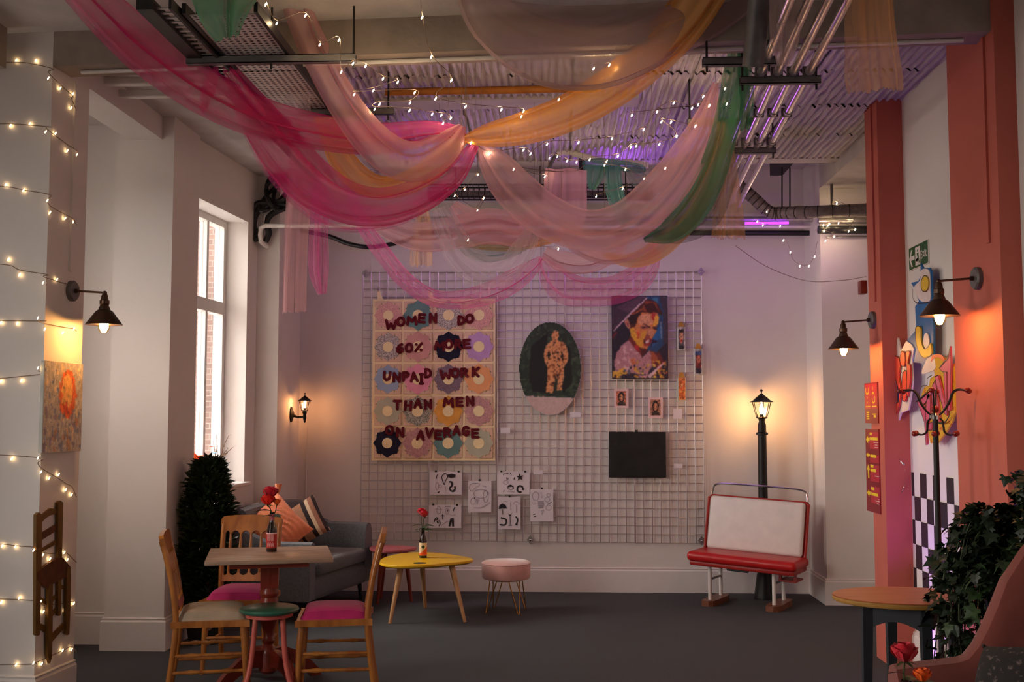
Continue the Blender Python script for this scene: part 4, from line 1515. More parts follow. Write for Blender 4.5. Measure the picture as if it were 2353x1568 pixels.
# three narrow painted tubes with gold caps
for (x, y0, y1, cap, base, lay, l) in (
        (1565, 752, 806, (.55, .36, .14), (196, 186, 180), [('p', [(.1, .1), (.9, .1), (.9, .95), (.1, .95)], (90, 84, 92)), ('e', (.5, .42, .3, .3), (206, 148, 116)), ('p', [(.15, .12), (.85, .12), (.8, .25), (.2, .25)], (50, 36, 36)), ('e', (.5, .6, .2, .05), (170, 50, 50)), ('p', [(.1, .8), (.9, .8), (.9, .95), (.1, .95)], (50, 44, 48))], 'narrow painted tube with grey face, hanging highest of three beside the portrait'),
        (1604, 802, 862, (.6, .42, .16), (186, 178, 172), [('p', [(.05, .08), (.95, .08), (.95, .25), (.05, .25)], (70, 90, 140)), ('p', [(.1, .25), (.9, .25), (.9, .95), (.1, .95)], (120, 44, 44)), ('e', (.5, .4, .3, .16), (190, 110, 90)), ('p', [(.1, .75), (.9, .75), (.9, .95), (.1, .95)], (48, 40, 60))], 'narrow painted tube with dark red figure at the right edge of the grid'),
        (1566, 868, 920, (.72, .52, .2), (228, 130, 62), [('e', (.5, .35, .3, .22), (214, 96, 52)), ('e', (.5, .35, .15, .12), (236, 170, 110)), ('p', [(.2, .7), (.8, .65), (.8, .95), (.2, .95)], (206, 104, 48))], 'narrow orange painted tube hanging lowest of three beside the portrait')):
    a, c = W(x - 10, y0), W(x + 10, y1)
    w_, h = (c.x - a.x), (a.z - c.z)
    t = thing('painted_tube', l, 'ornament', Mx=frame(((a.x + c.x) / 2, GY - .01, (a.z + c.z) / 2), 'back'), group='painted tubes beside the portrait')
    b = MB(); b.rbox(-w_ / 2, w_ / 2, -h / 2, h / 2, 0, .02, .006, 2); b.build('body', M['edge'], t)
    o = link('picture', paint_mesh('picture', w_ * .8, h * .98, lay, (16, 40), M['paint'], base, 21, jit=.1), t); o.location = (0, 0, .021)
    b = MB(); b.prism([(-w_ * .4, h / 2), (w_ * .4, h / 2), (w_ * .18, h / 2 + .045), (-w_ * .18, h / 2 + .045)], .004, .018); b.build('cap', M['brass'], t)

# little caption labels
for (x0, y0, x1, y1, l) in ((1226, 1081, 1248, 1090, 'tiny lilac caption card right of the upper pinned sheets'), (1310, 948, 1334, 959, 'tiny lilac caption card below the oval painting'), (1547, 940, 1568, 963, 'lilac caption card below the orange painted tube'), (1548, 1066, 1568, 1076, 'tiny lilac caption card right of the black canvas'), (1150, 984, 1172, 996, 'tiny lilac caption card right of the quilt')):
    a, c = W(x0, y0), W(x1, y1)
    o = MB().box(a.x, c.x, GY - .012, GY - .009, c.z, a.z).build('caption_card', M['paper'], None, world=True)
    tag(o, l, 'label', 'caption cards on the grid')

# pinned line drawings (positions in the 6.92 x crop starting at 960, 1060)
KS = 1 / 6.92


def sheet(label, u0, v0, u1, v1, clips, strokes):
    a, c = W(960 + u0 * KS, 1060 + v0 * KS), W(960 + u1 * KS, 1060 + v1 * KS)
    w_, h = c.x - a.x, a.z - c.z
    t = thing('drawing_sheet', label, 'drawing', Mx=frame((a.x, GY - .008, c.z), 'back'), group='ink drawings pinned under the quilt')
    fx = lambda u: (u - u0) / (u1 - u0) * w_
    fy = lambda v: (v1 - v) / (v1 - v0) * h
    b = MB(); b.grid(lambda p_, q_: (p_ * w_, q_ * h, .004 * (1 - q_) ** 2), 2, 6); b.build('sheet', M['paper'], t)
    bk, gk = MB(), MB()
    for s in strokes:
        k, wd, pts = s[0], s[1], s[2:]
        q = [(fx(x), fy(y)) for x, y in pts]
        z = .0062
        if k == 'f':
            bk.prism(q, z, z + .0003)
        else:
            flat_stroke(bk if k == 'b' else gk, q, wd * KS * MPP, z)
    if bk.v: tag(bk.build('ink_figure', M['ink'], t, flat=True), kind='stuff')
    if gk.v: tag(gk.build('pencil_figure', M['inkg'], t, flat=True), kind='stuff')
    for u, v in clips:
        b = MB(); b.rbox(fx(u) - .009, fx(u) + .009, fy(v) - .008, fy(v) + .008, -.006, .01, .003, 1); b.build('clip', M['clip'], t)
    return t


def ring(cx, cy, rx, ry, a0=0, a1=360, n=10):
    return [(cx + rx * math.cos(R(a0 + (a1 - a0) * i / n)), cy + ry * math.sin(R(a0 + (a1 - a0) * i / n))) for i in range(n + 1)]


sheet('pinned ink drawing with a teardrop, a leaf and a curled shape, upper left sheet', 190, 165, 700, 535, ((290, 160), (650, 165)), [
    ('b', 12, (320, 210), (300, 250), (305, 280)), ('b', 12, (380, 250), (430, 195), (480, 240), (440, 320), (425, 375), (400, 320), (380, 250)),
    ('f', 0, (480, 210), (540, 198), (605, 215), (590, 255), (530, 270), (470, 250)), ('b', 26, (500, 330), (540, 335), (545, 390), (510, 430), (530, 470), (570, 480), (595, 440), (590, 400)),
    ('f', 0, (510, 420), (545, 470), (590, 440), (570, 485), (530, 485)), ('f', 0, (355, 470), (340, 515), (315, 500)), ('g', 8, *ring(310, 400, 25, 60)), ('g', 8, (450, 400), (448, 500)), ('g', 8, *ring(360, 400, 22, 24))])
sheet('pinned ink drawing with scattered small figures, lower left sheet', 178, 695, 692, 1065, ((248, 690), (625, 695)), [
    ('b', 18, (262, 975), (290, 905), (320, 910), (300, 940)), ('f', 0, (300, 960), (330, 950), (335, 990), (315, 990)), ('b', 14, (345, 940), (360, 990), (340, 1035)),
    ('b', 12, (395, 840), (400, 900), (395, 930)), ('b', 12, (370, 870), (425, 870)), ('g', 10, (380, 1025), (450, 970), (480, 950)), ('f', 0, (490, 1035), (520, 910), (570, 900), (580, 1040), (550, 1040), (545, 960), (520, 1040)),
    ('b', 14, (590, 730), (560, 800)), ('g', 10, *ring(335, 780, 30, 60)), ('g', 9, *ring(470, 800, 24, 50)), ('b', 10, (475, 770), (475, 800)), ('g', 9, *ring(555, 840, 40, 25, 0, 180)), ('g', 9, (280, 760), (390, 770)), ('g', 9, (430, 725), (530, 720))])
sheet('tall pinned pencil sheet with faint curved outlines, between the other drawings', 805, 315, 1170, 815, ((985, 302),), [
    ('g', 10, *ring(890, 420, 70, 65, 120, 300)), ('g', 10, (870, 480), (920, 420), (980, 380), (960, 350), (880, 360)), ('g', 14, (1030, 390), (1090, 410)), ('g', 9, *ring(1000, 520, 110, 70)),
    ('b', 12, (900, 575), (912, 600)), ('g', 10, (900, 740), (1010, 740), (1100, 690), (1150, 650)), ('g', 10, (930, 600), (945, 690)), ('g', 10, (965, 600), (950, 680)), ('g', 9, *ring(1080, 560, 40, 100)), ('g', 9, *ring(880, 640, 36, 50))])
sheet('pinned ink drawing with a star and a horseshoe, upper right sheet', 1262, 165, 1778, 530, ((1330, 162), (1708, 165)), [
    ('f', 0, (1620, 190), (1635, 235), (1680, 225), (1650, 260), (1668, 310), (1630, 280), (1590, 315), (1600, 265), (1565, 235), (1605, 235)),
    ('b', 28, *ring(1628, 445, 46, 50, -300, 20, 12)), ('f', 0, (1420, 420), (1440, 385), (1480, 372), (1520, 395), (1528, 420), (1490, 405)), ('b', 9, *ring(1478, 420, 50, 30, 0, 180)),
    ('b', 12, (1375, 190), (1362, 225)), ('b', 12, (1400, 190), (1440, 200)), ('b', 12, (1470, 185), (1490, 225)), ('b', 10, (1410, 260), (1425, 300), (1440, 265)), ('b', 14, (1540, 260), (1530, 295)), ('b', 12, (1372, 455), (1366, 495)), ('g', 9, *ring(1400, 340, 40, 30)), ('g', 9, (1420, 480), (1540, 490))])
sheet('tall pinned ink drawing with umbrellas and a wine glass, lower right sheet', 1275, 565, 1635, 1085, ((1460, 560),), [
    ('f', 0, (1285, 760), (1300, 700), (1345, 672), (1400, 700), (1420, 760), (1390, 745), (1370, 760), (1345, 740), (1320, 760)), ('b', 9, (1350, 760), (1350, 850)),
    ('f', 0, (1435, 820), (1455, 870), (1480, 870), (1505, 810), (1480, 850), (1455, 850)), ('b', 10, (1468, 870), (1470, 1010)), ('b', 12, (1440, 1020), (1500, 1020)),
    ('f', 0, (1320, 890), (1400, 905), (1390, 930), (1320, 915)), ('b', 24, (1400, 920), (1410, 970), (1380, 1015), (1300, 1010)), ('b', 22, (1560, 880), (1590, 940), (1560, 1010)), ('f', 0, (1560, 980), (1590, 960), (1585, 1020), (1550, 1020)),
    ('g', 9, *ring(1568, 690, 44, 45, 180, 360)), ('g', 9, (1568, 690), (1568, 820)), ('g', 9, (1470, 660), (1480, 780)), ('g', 9, (1310, 630), (1430, 640))])
sheet('tall pinned pencil sheet with a hatched patch, rightmost of the drawings', 1788, 445, 2155, 960, ((1975, 432),), [
    ('g', 10, *ring(1875, 560, 50, 70)), ('g', 24, (1910, 650), (2000, 640)), ('g', 24, (1910, 680), (2005, 670)), ('g', 24, (1915, 712), (2005, 700)), ('g', 24, (1920, 742), (1990, 730)),
    ('b', 12, (1835, 850), (1870, 840)), ('b', 12, (1845, 885), (1885, 875)), ('g', 10, (1960, 480), (1970, 590)), ('b', 9, (2060, 690), (2130, 650)), ('g', 9, *ring(2060, 610, 40, 40)), ('g', 9, (1820, 660), (1880, 670)), ('g', 9, *ring(2080, 740, 44, 40)), ('g', 10, (1960, 800), (2000, 780), (1970, 850)), ('g', 9, *ring(2080, 540, 30, 26))])

# ------------------------------------------------------------------ left pillar: abstract canvas, chair cut-out
pd = (PB - PA).normalized()
pnrm = Vector((pd.y, -pd.x, 0))


def PF(px, py):
    """pixel -> point on the right face of the left pillar"""
    d = ray(px, py)
    o = Vector((0, 0, CAMZ))
    k = (PA - o).dot(pnrm) / d.dot(pnrm)
    return o + d * k


def fl(p):
    return ((p - PA).dot(pd), p.z)


a, c = fl(PF(86, 828)), fl(PF(170, 1037))
cz = ((a[0] + c[0]) / 2, (a[1] + c[1]) / 2)
t = thing('abstract_canvas', 'swirling blue grey canvas with an orange oval hung on the white pillar', 'painting',
          Mx=frame(Vector((PA.x, PA.y, cz[1])) + pd * cz[0] + pnrm * .004, (pd, pnrm)))
w_, h = c[0] - a[0], a[1] - c[1]
b = MB(); b.rbox(-w_ / 2, w_ / 2, -h / 2, h / 2, .012, .036, .003, 1); b.build('canvas', M['edge'], t)
b = MB(); b.box(-w_ * .42, w_ * .42, -h * .44, h * .44, 0, .012); b.build('stretcher', M['twig'], t)
LL = [('n', (0, 0, 1, 1, .5, 7), (196, 188, 176)), ('n', (0, 0, 1, 1, .9, 4), (226, 200, 160)), ('n', (0, .2, 1, 1, .9, 5), (132, 140, 164)), ('n', (0, .5, 1, 1, .7, 5), (150, 136, 150)),
      ('e', (.60, .345, .225, .265), (226, 110, 52)), ('e', (.58, .33, .15, .19), (242, 180, 104)), ('n', (.46, .44, .74, .58, -.1, 4), (206, 78, 40)), ('n', (0, 0, 1, 1, 1.35, 3), (104, 112, 140)), ('n', (.1, .62, .9, 1, .9, 5), (196, 150, 116))]
o = link('painted_surface', paint_mesh('painted_surface', w_ * .99, h * .99, LL, (60, 150), M['paint'], (188, 178, 168), 9, wob=.02, jit=.045, streak=(.6, 2.4)), t); o.location = (0, 0, .0368)

CS = 1 / 3.92
cpt = lambda u, v: fl(PF(50 + u * CS, 1140 + v * CS))
o0 = cpt(240, 760)
t = thing('chair_cutout', 'flat painted wooden cut-out of a ladder back chair on the white pillar', 'wall decoration',
          Mx=frame(Vector((PA.x, PA.y, o0[1])) + pd * o0[0], (pd, pnrm)))


def cp(*pts):
    return [(q[0] - o0[0], q[1] - o0[1]) for q in (cpt(*p_) for p_ in pts)]


for n_, m_, z0, z1, pts in (
        ('back_post', 'cutout', .004, .02, ((98, 170), (122, 148), (148, 170), (148, 520), (140, 900), (132, 1250), (115, 1262), (92, 1250), (95, 700))),
        ('back_post', 'cutout', .004, .02, ((295, 60), (318, 42), (342, 60), (332, 560), (326, 820), (320, 1075), (308, 1082), (296, 1070), (296, 400))),
        ('top_slat', 'cutout', .002, .012, ((145, 190), (180, 160), (240, 112), (298, 118), (298, 160), (240, 175), (200, 200), (145, 255))),
        ('slat', 'cutseat', .002, .012, ((145, 345), (298, 255), (298, 310), (145, 410))),
        ('slat', 'cutout', .002, .012, ((145, 490), (298, 395), (298, 430), (145, 515))),
        ('seat', 'cutseat', .006, .022, ((105, 690), (210, 605), (300, 555), (340, 560), (405, 640), (385, 720), (240, 800), (190, 830), (110, 760))),
        ('front_leg', 'cutout', .008, .024, ((205, 800), (244, 790), (240, 1200), (236, 1440), (218, 1510), (195, 1440), (200, 1100))),
        ('front_leg', 'cutout', .008, .024, ((372, 640), (405, 640), (402, 1000), (392, 1245), (378, 1255), (362, 1240), (366, 900))),
        ('stretcher', 'cutout', .002, .01, ((236, 950), (300, 885), (302, 915), (238, 985))),
        ('stretcher', 'cutout', .002, .01, ((236, 1070), (300, 1005), (302, 1040), (238, 1110))),
        ('stretcher', 'cutout', .002, .01, ((236, 1270), (368, 1140), (368, 1190), (238, 1340))),
        ('stretcher', 'cutout', .002, .01, ((130, 1140), (205, 1170), (205, 1235), (130, 1190))),
        ('stretcher', 'cutout', .002, .01, ((130, 900), (205, 940), (205, 985), (130, 935))),
        ('stretcher', 'cutout', .002, .01, ((320, 790), (370, 810), (370, 845), (320, 825)))):
    b = MB(); b.prism(cp(*pts), z0, z1); b.build(n_, M[m_], t)

# ------------------------------------------------------------------ right side: signs, menus, comic lettering, chequer
RW = 2.2


def rw(px, py, X=RW):
    p = PX(px, py, X)
    return (-p.y, p.z)


def rthing(name, label, cat, px, py, X=RW, group=None, out=0):
    u, v = rw(px, py, X)
    t = thing(name, label, cat, Mx=frame((X - out, -u, v), 'right'), group=group)
    return t, (lambda *pts: [(a - u, c - v) for a, c in (rw(*q, X) for q in pts)])


# exit sign
a, c = rw(2091, 571), rw(2136.5, 600)
w_, h = c[0] - a[0], .148
t = thing('exit_sign', 'green exit sign with arrow and running figure high on the right wall', 'sign', Mx=frame((RW, -(a[0] + c[0]) / 2, (a[1] + rw(2091, 625)[1]) / 2), 'right'))
b = MB(); b.rbox(-w_ / 2, w_ / 2, -h / 2, h / 2, 0, .008, .002, 1); b.build('board', M['exitw'], t)
b = MB(); b.box(-w_ / 2 + .004, w_ / 2 - .004, -h / 2 + .006, h / 2 - .004, .008, .009); b.build('green_field', M['exit'], t)
b = MB()
b.prism([(-w_ * .47, 0), (-w_ * .36, h * .36), (-w_ * .30, h * .36), (-w_ * .38, h * .09), (-w_ * .19, h * .09), (-w_ * .19, -h * .09), (-w_ * .38, -h * .09), (-w_ * .30, -h * .36), (-w_ * .36, -h * .36)], .009, .0096)
b.build('arrow', M['exitw'], t)
b = MB(); b.box(-w_ * .15, w_ * .10, -h * .38, h * .38, .009, .0095); b.build('doorway', M['exitw'], t)
b = MB()
b.ball((-w_ * .02, h * .22, .0095), h * .065, 8, 5, (1, 1, .1))
b.prism([(-w_ * .07, h * .12), (w_ * .02, h * .14), (w_ * .03, -h * .05), (w_ * .07, -h * .30), (w_ * .03, -h * .32), (-w_ * .01, -h * .1), (-w_ * .07, -h * .16), (-w_ * .13, -h * .12), (-w_ * .13, -h * .17), (-w_ * .05, -h * .24), (-w_ * .03, -h * .05)], .0095, .0099)
b.build('running_figure', M['exit'], t)
b = MB(); word(b, 'Exit', w_ * .135, -h * .02, .0095, .072, .0006, .001, .86); b.build('lettering', M['exitw'], t, flat=True)

# black and white chequer: dark tiles stuck to the wall, row by row
cols = [2083.3, 2087.2, 2099.9, 2113.6, 2128.1, 2144, 2157.8, 2175.9, 2192.2, 2210.3, 2226.6]
us = [rw(x, 1100)[0] for x in cols]
d_ = (us[-1] - us[1]) / 9
us = [us[1] + d_ * (k - 1) for k in range(11)]
v0 = rw(2093, 1085)[1]
for r in range(9):
    zt, zb = v0 - r * .148, v0 - (r + 1) * .148
    for k in range(10):
        if (k % 2 == 1) == (r % 2 == 0):
            ua = max(us[k], -7.09); ub = us[k + 1]
            if ub - ua < .02 or zb < .2: continue
            b = MB(); b.box(ua, ub, zb, zt, 0, .002)
            b.build('tile', M['chk'], wall_right, flat=True).matrix_local = frame((RW - .0001, 0, 0), 'right')

# red menu boards on the farther pillar
MX = 2.04
pu = lambda x, y: rw(x, y, MX)
for (y0, y1, lab, kind) in ((880, 973, 'upper red menu board with yellow vertical words on the farther salmon pillar', 0), (986, 1176, 'lower red direction board with yellow arrows on the farther salmon pillar', 1)):
    uu0, uu1 = pu(1989, 930)[0], pu(2019.5, 930)[0]
    zt, zb = pu(2003, y0)[1], pu(2003, y1)[1]
    w_, h = uu1 - uu0, zt - zb
    t = thing('menu_board', lab, 'sign', Mx=frame((MX, -uu0, zb), 'right'))
    b = MB(); b.box(0, w_, 0, h, 0, .006); b.build('board', M['poster'], t)
    lt, ye, wt = MB(), MB(), MB()
    if kind == 0:
        for x0 in (.06, .53):
            lt.box(w_ * x0, w_ * (x0 + .42), h * .36, h * .97, .006, .0066)
        flat_stroke(ye, [(w_ * .12, h * .88), (w_ * .14, h * .76), (w_ * .22, h * .73), (w_ * .32, h * .76), (w_ * .34, h * .88)], .012, .0072)
        flat_stroke(ye, [(w_ * .2, h * .68), (w_ * .25, h * .62)], .008, .0072); flat_stroke(ye, [(w_ * .2, h * .55), (w_ * .25, h * .5)], .008, .0072)
        flat_stroke(ye, [(w_ * .66, h * .9), (w_ * .66, h * .82)], .008, .0072); flat_stroke(ye, [(w_ * .6, h * .7), (w_ * .68, h * .76), (w_ * .76, h * .7)], .011, .0072)
        flat_stroke(ye, [(w_ * .6, h * .62), (w_ * .62, h * .53), (w_ * .7, h * .5), (w_ * .8, h * .55), (w_ * .8, h * .66)], .011, .0072)
        for x0 in (.1, .56): ye.box(w_ * x0, w_ * (x0 + .34), h * .40, h * .43, .0066, .0072)
        for k in range(4): ye.box(w_ * .16, w_ * .34, h * (.10 + k * .05), h * (.135 + k * .05), .006, .0072)
        ye.box(w_ * .6, w_ * .85, h * .21, h * .235, .006, .0072); ye.box(w_ * .68, w_ * .82, h * .14, h * .20, .006, .0072)
    else:
        for (yc, hh) in ((.86, .2), (.64, .09), (.47, .2), (.21, .2)):
            lt.box(w_ * .33, w_ * .98, h * (yc - hh / 2), h * (yc + hh / 2), .006, .0066)
        for yc in (.87, .68, .22):       # arrows pointing left
            s_ = .045 if yc != .68 else .028
            ye.prism([(w_ * .04, h * yc), (w_ * .2, h * (yc + s_)), (w_ * .2, h * (yc + s_ * .45)), (w_ * .31, h * (yc + s_ * .45)), (w_ * .31, h * (yc - s_ * .45)), (w_ * .2, h * (yc - s_ * .45)), (w_ * .2, h * (yc - s_))], .006, .0072)
        ye.prism([(w_ * .18, h * .57), (w_ * .08, h * .50), (w_ * .14, h * .50), (w_ * .16, h * .40), (w_ * .24, h * .40), (w_ * .22, h * .50), (w_ * .3, h * .50)], .006, .0072)
        for (x0, x1, y0_, y1_) in ((.34, .52, .925, .955), (.34, .92, .865, .90), (.36, .8, .655, .69), (.35, .58, .535, .57), (.35, .75, .485, .52), (.36, .6, .265, .30), (.36, .85, .20, .235)):
            ye.box(w_ * x0, w_ * x1, h * y0_, h * y1_, .0066, .0072)
        for (x0, x1, y0_) in ((.62, .95, .835), (.72, .9, .805), (.7, .95, .775), (.66, .97, .435), (.84, .94, .165), (.62, .98, .14), (.78, .94, .11)):
            wt.box(w_ * x0, w_ * x1, h * y0_, h * (y0_ + .008), .0066, .0072)
    if lt.v: lt.build('light_panel', M['posterl'], t, flat=True)
    tag(ye.build('yellow_print', M['pyellow'], t, flat=True), kind='stuff')
    if wt.v: tag(wt.build('small_print', M['pwhite'], t, flat=True), kind='stuff')

# switch box and cable on that pillar
p = PX(1990, 661, MX)
o = MB().rbox(MX - .045, MX, p.y - .04, p.y + .04, p.z - .045, p.z + .045, .006, 2).build('switch_box', M['redwood'], None, world=True)
tag(o, 'small brown switch box above the sconce on the farther salmon pillar', 'switch')

# comic lettering, three flat cut-outs standing off the wall
GS = 3.92
ga = lambda u, v: (2050 + u / GS, 590 + v / GS)          # crop 2050..2190, 590..990
gs2 = 5.225
gb = lambda u, v: (2120 + u / gs2, 740 + v / gs2)        # crop 2120..2240, 740..1040


def cut(t, f, parts):
    for nm, m, z0, z1, kind, pts in parts:
        b = MB()
        q = f(*pts)
        if kind == 's':
            q = smooth_poly(q, 4)
        if isinstance(kind, float):
            flat_stroke(b, q, kind, z1)
        else:
            b.prism(q, z0, z1)
        b.build(nm, M[m], t, angle=20)
        if nm == 'letter':
            o_ = MB(); qq = [np.array(v_, float) for v_ in q]
            flat_stroke(o_, qq + [qq[0], qq[1]], .0055, z1 + .0008, smooth=False); o_.build('outline', M['g_black'], t, flat=True)


t, f = rthing('comic_cutout', 'blue star burst cut-out with a yellow curved letter behind the nearer sconce', 'wall decoration', 2145, 740, group='comic lettering on the right wall')
A = lambda *pts: [ga(*p_) for p_ in pts]
cut(t, f, [
    ('burst', 'g_blue', .05, .062, 'p', A((350, 60), (372, 105), (430, 100), (445, 130), (452, 300), (470, 640), (470, 900), (440, 930), (390, 1040), (360, 960), (280, 950), (290, 830), (225, 755), (310, 660), (300, 450), (335, 400), (295, 290), (262, 235), (330, 220), (352, 170))),
    ('white_cloud', 'g_white', .062, .066, 's', A((352, 210), (360, 130), (400, 108), (440, 140), (448, 300), (440, 400), (360, 400), (320, 340), (300, 270))),
    ('letter', 'g_yellow', .066, .072, 's', A((372, 230), (400, 172), (435, 190), (442, 260), (420, 310), (380, 300))),
    ('letter', 'g_yellow', .064, .072, 's', A((322, 640), (365, 640), (372, 760), (400, 830), (440, 810), (460, 780), (472, 870), (440, 900), (390, 905), (345, 840), (322, 740))),
    ('white_mark', 'g_white', .064, .070, 's', A((400, 700), (430, 700), (440, 790), (410, 825), (390, 780))),
    ('white_tip', 'g_white', .062, .068, 's', A((420, 920), (470, 880), (500, 1000), (440, 1040), (370, 1050))),
    ('outline', 'g_black', .06, .0725, .006, A((295, 290), (300, 380), (345, 420), (440, 410))),
    ('outline', 'g_black', .06, .073, .006, A((322, 640), (322, 740), (345, 840), (390, 908), (440, 905)))])
t, f = rthing('comic_cutout', 'red bubble letters on a navy burst with white outline nearest the salmon pillar', 'wall decoration', 2092, 885, group='comic lettering on the right wall')
cut(t, f, [
    ('backing', 'g_white', .06, .070, 'p', A((45, 870), (95, 890), (100, 800), (130, 860), (150, 730), (180, 850), (230, 760), (280, 790), (300, 830), (280, 960), (290, 1120), (270, 1260), (250, 1380), (180, 1410), (150, 1500), (80, 1500), (110, 1400), (130, 1340), (100, 1300), (110, 1200), (95, 1100), (60, 1060), (85, 1000))),
    ('burst', 'g_navy', .070, .073, 'p', A((58, 885), (110, 905), (120, 1040), (160, 1130), (160, 1200), (185, 1220), (175, 1330), (130, 1340), (112, 1200), (108, 1110), (75, 1065), (92, 1000))),
    ('letter', 'g_red', .073, .082, 's', A((122, 930), (145, 895), (180, 920), (188, 990), (180, 1080), (195, 1180), (190, 1300), (165, 1400), (140, 1420), (150, 1330), (178, 1300), (172, 1180), (140, 1080), (120, 1000))),
    ('letter', 'g_red', .073, .082, 's', A((192, 900), (208, 850), (232, 880), (236, 950), (220, 990), (198, 970))),
    ('letter', 'g_red', .073, .082, 's', A((215, 1060), (250, 1040), (248, 1280), (215, 1290), (210, 1180))),
    ('letter', 'g_red', .073, .082, 's', A((245, 870), (278, 860), (262, 960), (282, 980), (288, 1100), (262, 1260), (250, 1200), (256, 1040))),
    ('outline', 'g_black', .07, .083, .005, A((190, 1000), (215, 1050), (240, 1010)))])
t, f = rthing('comic_cutout', 'pink letters on a yellow pizza slice cut-out beside the nearer salmon pillar', 'wall decoration', 2180, 900, group='comic lettering on the right wall')
Bq = lambda *pts: [gb(*p_) for p_ in pts]
cut(t, f, [
    ('pizza', 'g_pizza', .055, .066, 'p', Bq((250, 470), (270, 400), (330, 390), (410, 440), (400, 560), (520, 500), (535, 1090), (500, 1200), (420, 1330), (290, 1490), (265, 1440), (235, 1460), (215, 1380), (200, 1240), (170, 1180), (110, 960), (130, 850), (160, 780), (215, 770), (230, 680), (290, 640), (280, 590))),
    ('crust', 'g_red', .066, .070, 's', Bq((248, 480), (262, 405), (320, 388), (380, 400), (420, 460), (400, 470), (340, 425), (280, 440))),
    ('letter', 'g_pink', .066, .076, 'p', Bq((90, 960), (250, 830), (270, 850), (200, 960), (160, 1000), (190, 1000), (215, 1460), (200, 1480), (180, 1200), (130, 1060))),
    ('letter', 'g_pink', .066, .076, 'p', Bq((215, 880), (240, 870), (255, 960), (250, 1100), (220, 1240), (275, 1200), (270, 1300), (205, 1300), (195, 1100))),
    ('letter', 'g_pink', .068, .078, 'p', Bq((285, 760), (320, 700), (380, 1200), (340, 1190), (300, 960), (330, 1200), (300, 1180), (275, 900))),
    ('letter', 'g_pink', .070, .080, 'p', Bq((320, 660), (360, 640), (450, 1010), (430, 560), (460, 570), (470, 1130), (440, 1100), (350, 800))),
    ('letter', 'g_pink', .072, .082, 'p', Bq((380, 560), (490, 430), (515, 290), (522, 520), (510, 1060), (485, 1070), (480, 600), (420, 600))),
    ('outline', 'g_black', .06, .083, .008, Bq((90, 960), (200, 870), (260, 800))),
    ('outline', 'g_black', .06, .084, .008, Bq((380, 560), (440, 480), (490, 430), (515, 290))),
    ('outline', 'g_black', .06, .0845, .010, Bq((310, 1160), (380, 1215), (460, 1200), (510, 1120))),
    ('outline', 'g_black', .06, .0835, .006, Bq((120, 900), (160, 780), (230, 760), (235, 680), (290, 640)))])

# foil streamer curling off the pillar corner
b = MB()
p0, p1 = PX(2070, 1000, 2.15), PX(2082, 1130, 2.15)
v, f_ = [], []
for i in range(61):
    k = i / 60
    a = k * 9
    c = p0.lerp(p1, k)
    r_ = .035 + .03 * math.sin(k * 7)
    q = c + Vector((r_ * math.cos(a) * .5, r_ * math.sin(a), .03 * math.sin(a * 1.3)))
    v += [q, q + Vector((0, 0, .010))]
f_ = [(2 * i, 2 * i + 1, 2 * i + 3, 2 * i + 2) for i in range(60)]
b.add(v, f_)
tag(b.build('foil_streamer', M['foil'], None, world=True), 'curled silver foil streamer at the corner of the farther salmon pillar', 'streamer')

# ------------------------------------------------------------------ coat stand
cx, cy_s = PX(2149, 960, 1.885).x, PX(2149, 960, 1.885).y
z_top = PX(2149, 955, 1.885).z
t = thing('coat_stand', 'black bentwood coat stand with red balls before the comic lettering', 'coat stand', (cx, cy_s, 0))
b = MB(); b.lathe([(0, 0), (.17, 0), (.17, .015), (.05, .04), (.02, .06), (0, .06)], 24); b.build('base', M['dark'], t)
b = MB(); b.tube([(0, 0, .03), (0, 0, z_top)], .014, 12); b.build('pole', M['dark'], t)
b = MB(); b.lathe([(0, z_top - .02), (.028, z_top - .02), (.03, z_top), (.02, z_top + .012), (0, z_top + .014)], 16); b.build('collar', M['chrome'], t)
b = MB(); b.ball((0, 0, z_top + .03), .02, 12, 8); b.build('finial_ball', M['ball'], t)
zk = PX(2149, 898, 1.885).z - z_top
for k in range(6):
    a = R(8 + 60 * k)
    c, s = math.cos(a), math.sin(a)
    b = MB()
    hi = [(.02, 0), (.045, .02), (.075, .06), (.10, zk - .012), (.13, zk + .004), (.178, zk - .002)]
    b.tube([tuple(q) for q in catmull([(r_ * c, r_ * s, z_top + z) for r_, z in hi], 5)], .0042, 8)
    lo = [(.02, -.01), (.04, -.03), (.044, -.06), (.05, -.085), (.075, -.098), (.108, -.093)]
    b.tube([tuple(q) for q in catmull([(r_ * c, r_ * s, z_top + z) for r_, z in lo], 5)], .0042, 8)
    b.build('hook', M['dark'], t)
    b = MB(); b.ball((.182 * c, .182 * s, z_top + zk - .002), .0145, 10, 7); b.build('ball', M['ball'], t)
    b = MB(); b.ball((.112 * c, .112 * s, z_top - .092), .0145, 10, 7); b.build('ball', M['ball'], t)

# violet LED uplighter
t = thing('led_uplighter', 'violet LED uplight bar glowing on the floor behind the round table', 'lamp', (2.06, 6.50, 0))
b = MB(); b.rbox(-.05, .05, -.05, .05, 0, .10, .01, 2); b.build('housing', M['black'], t)
b = MB(); b.box(-.035, .035, -.035, .035, .10, .106); b.build('lens', M['ledm'], t)
b = MB(); b.rbox(.052, .075, -.05, .05, .0, .40, .004, 1); b.build('reflector', M['trimw'], t)

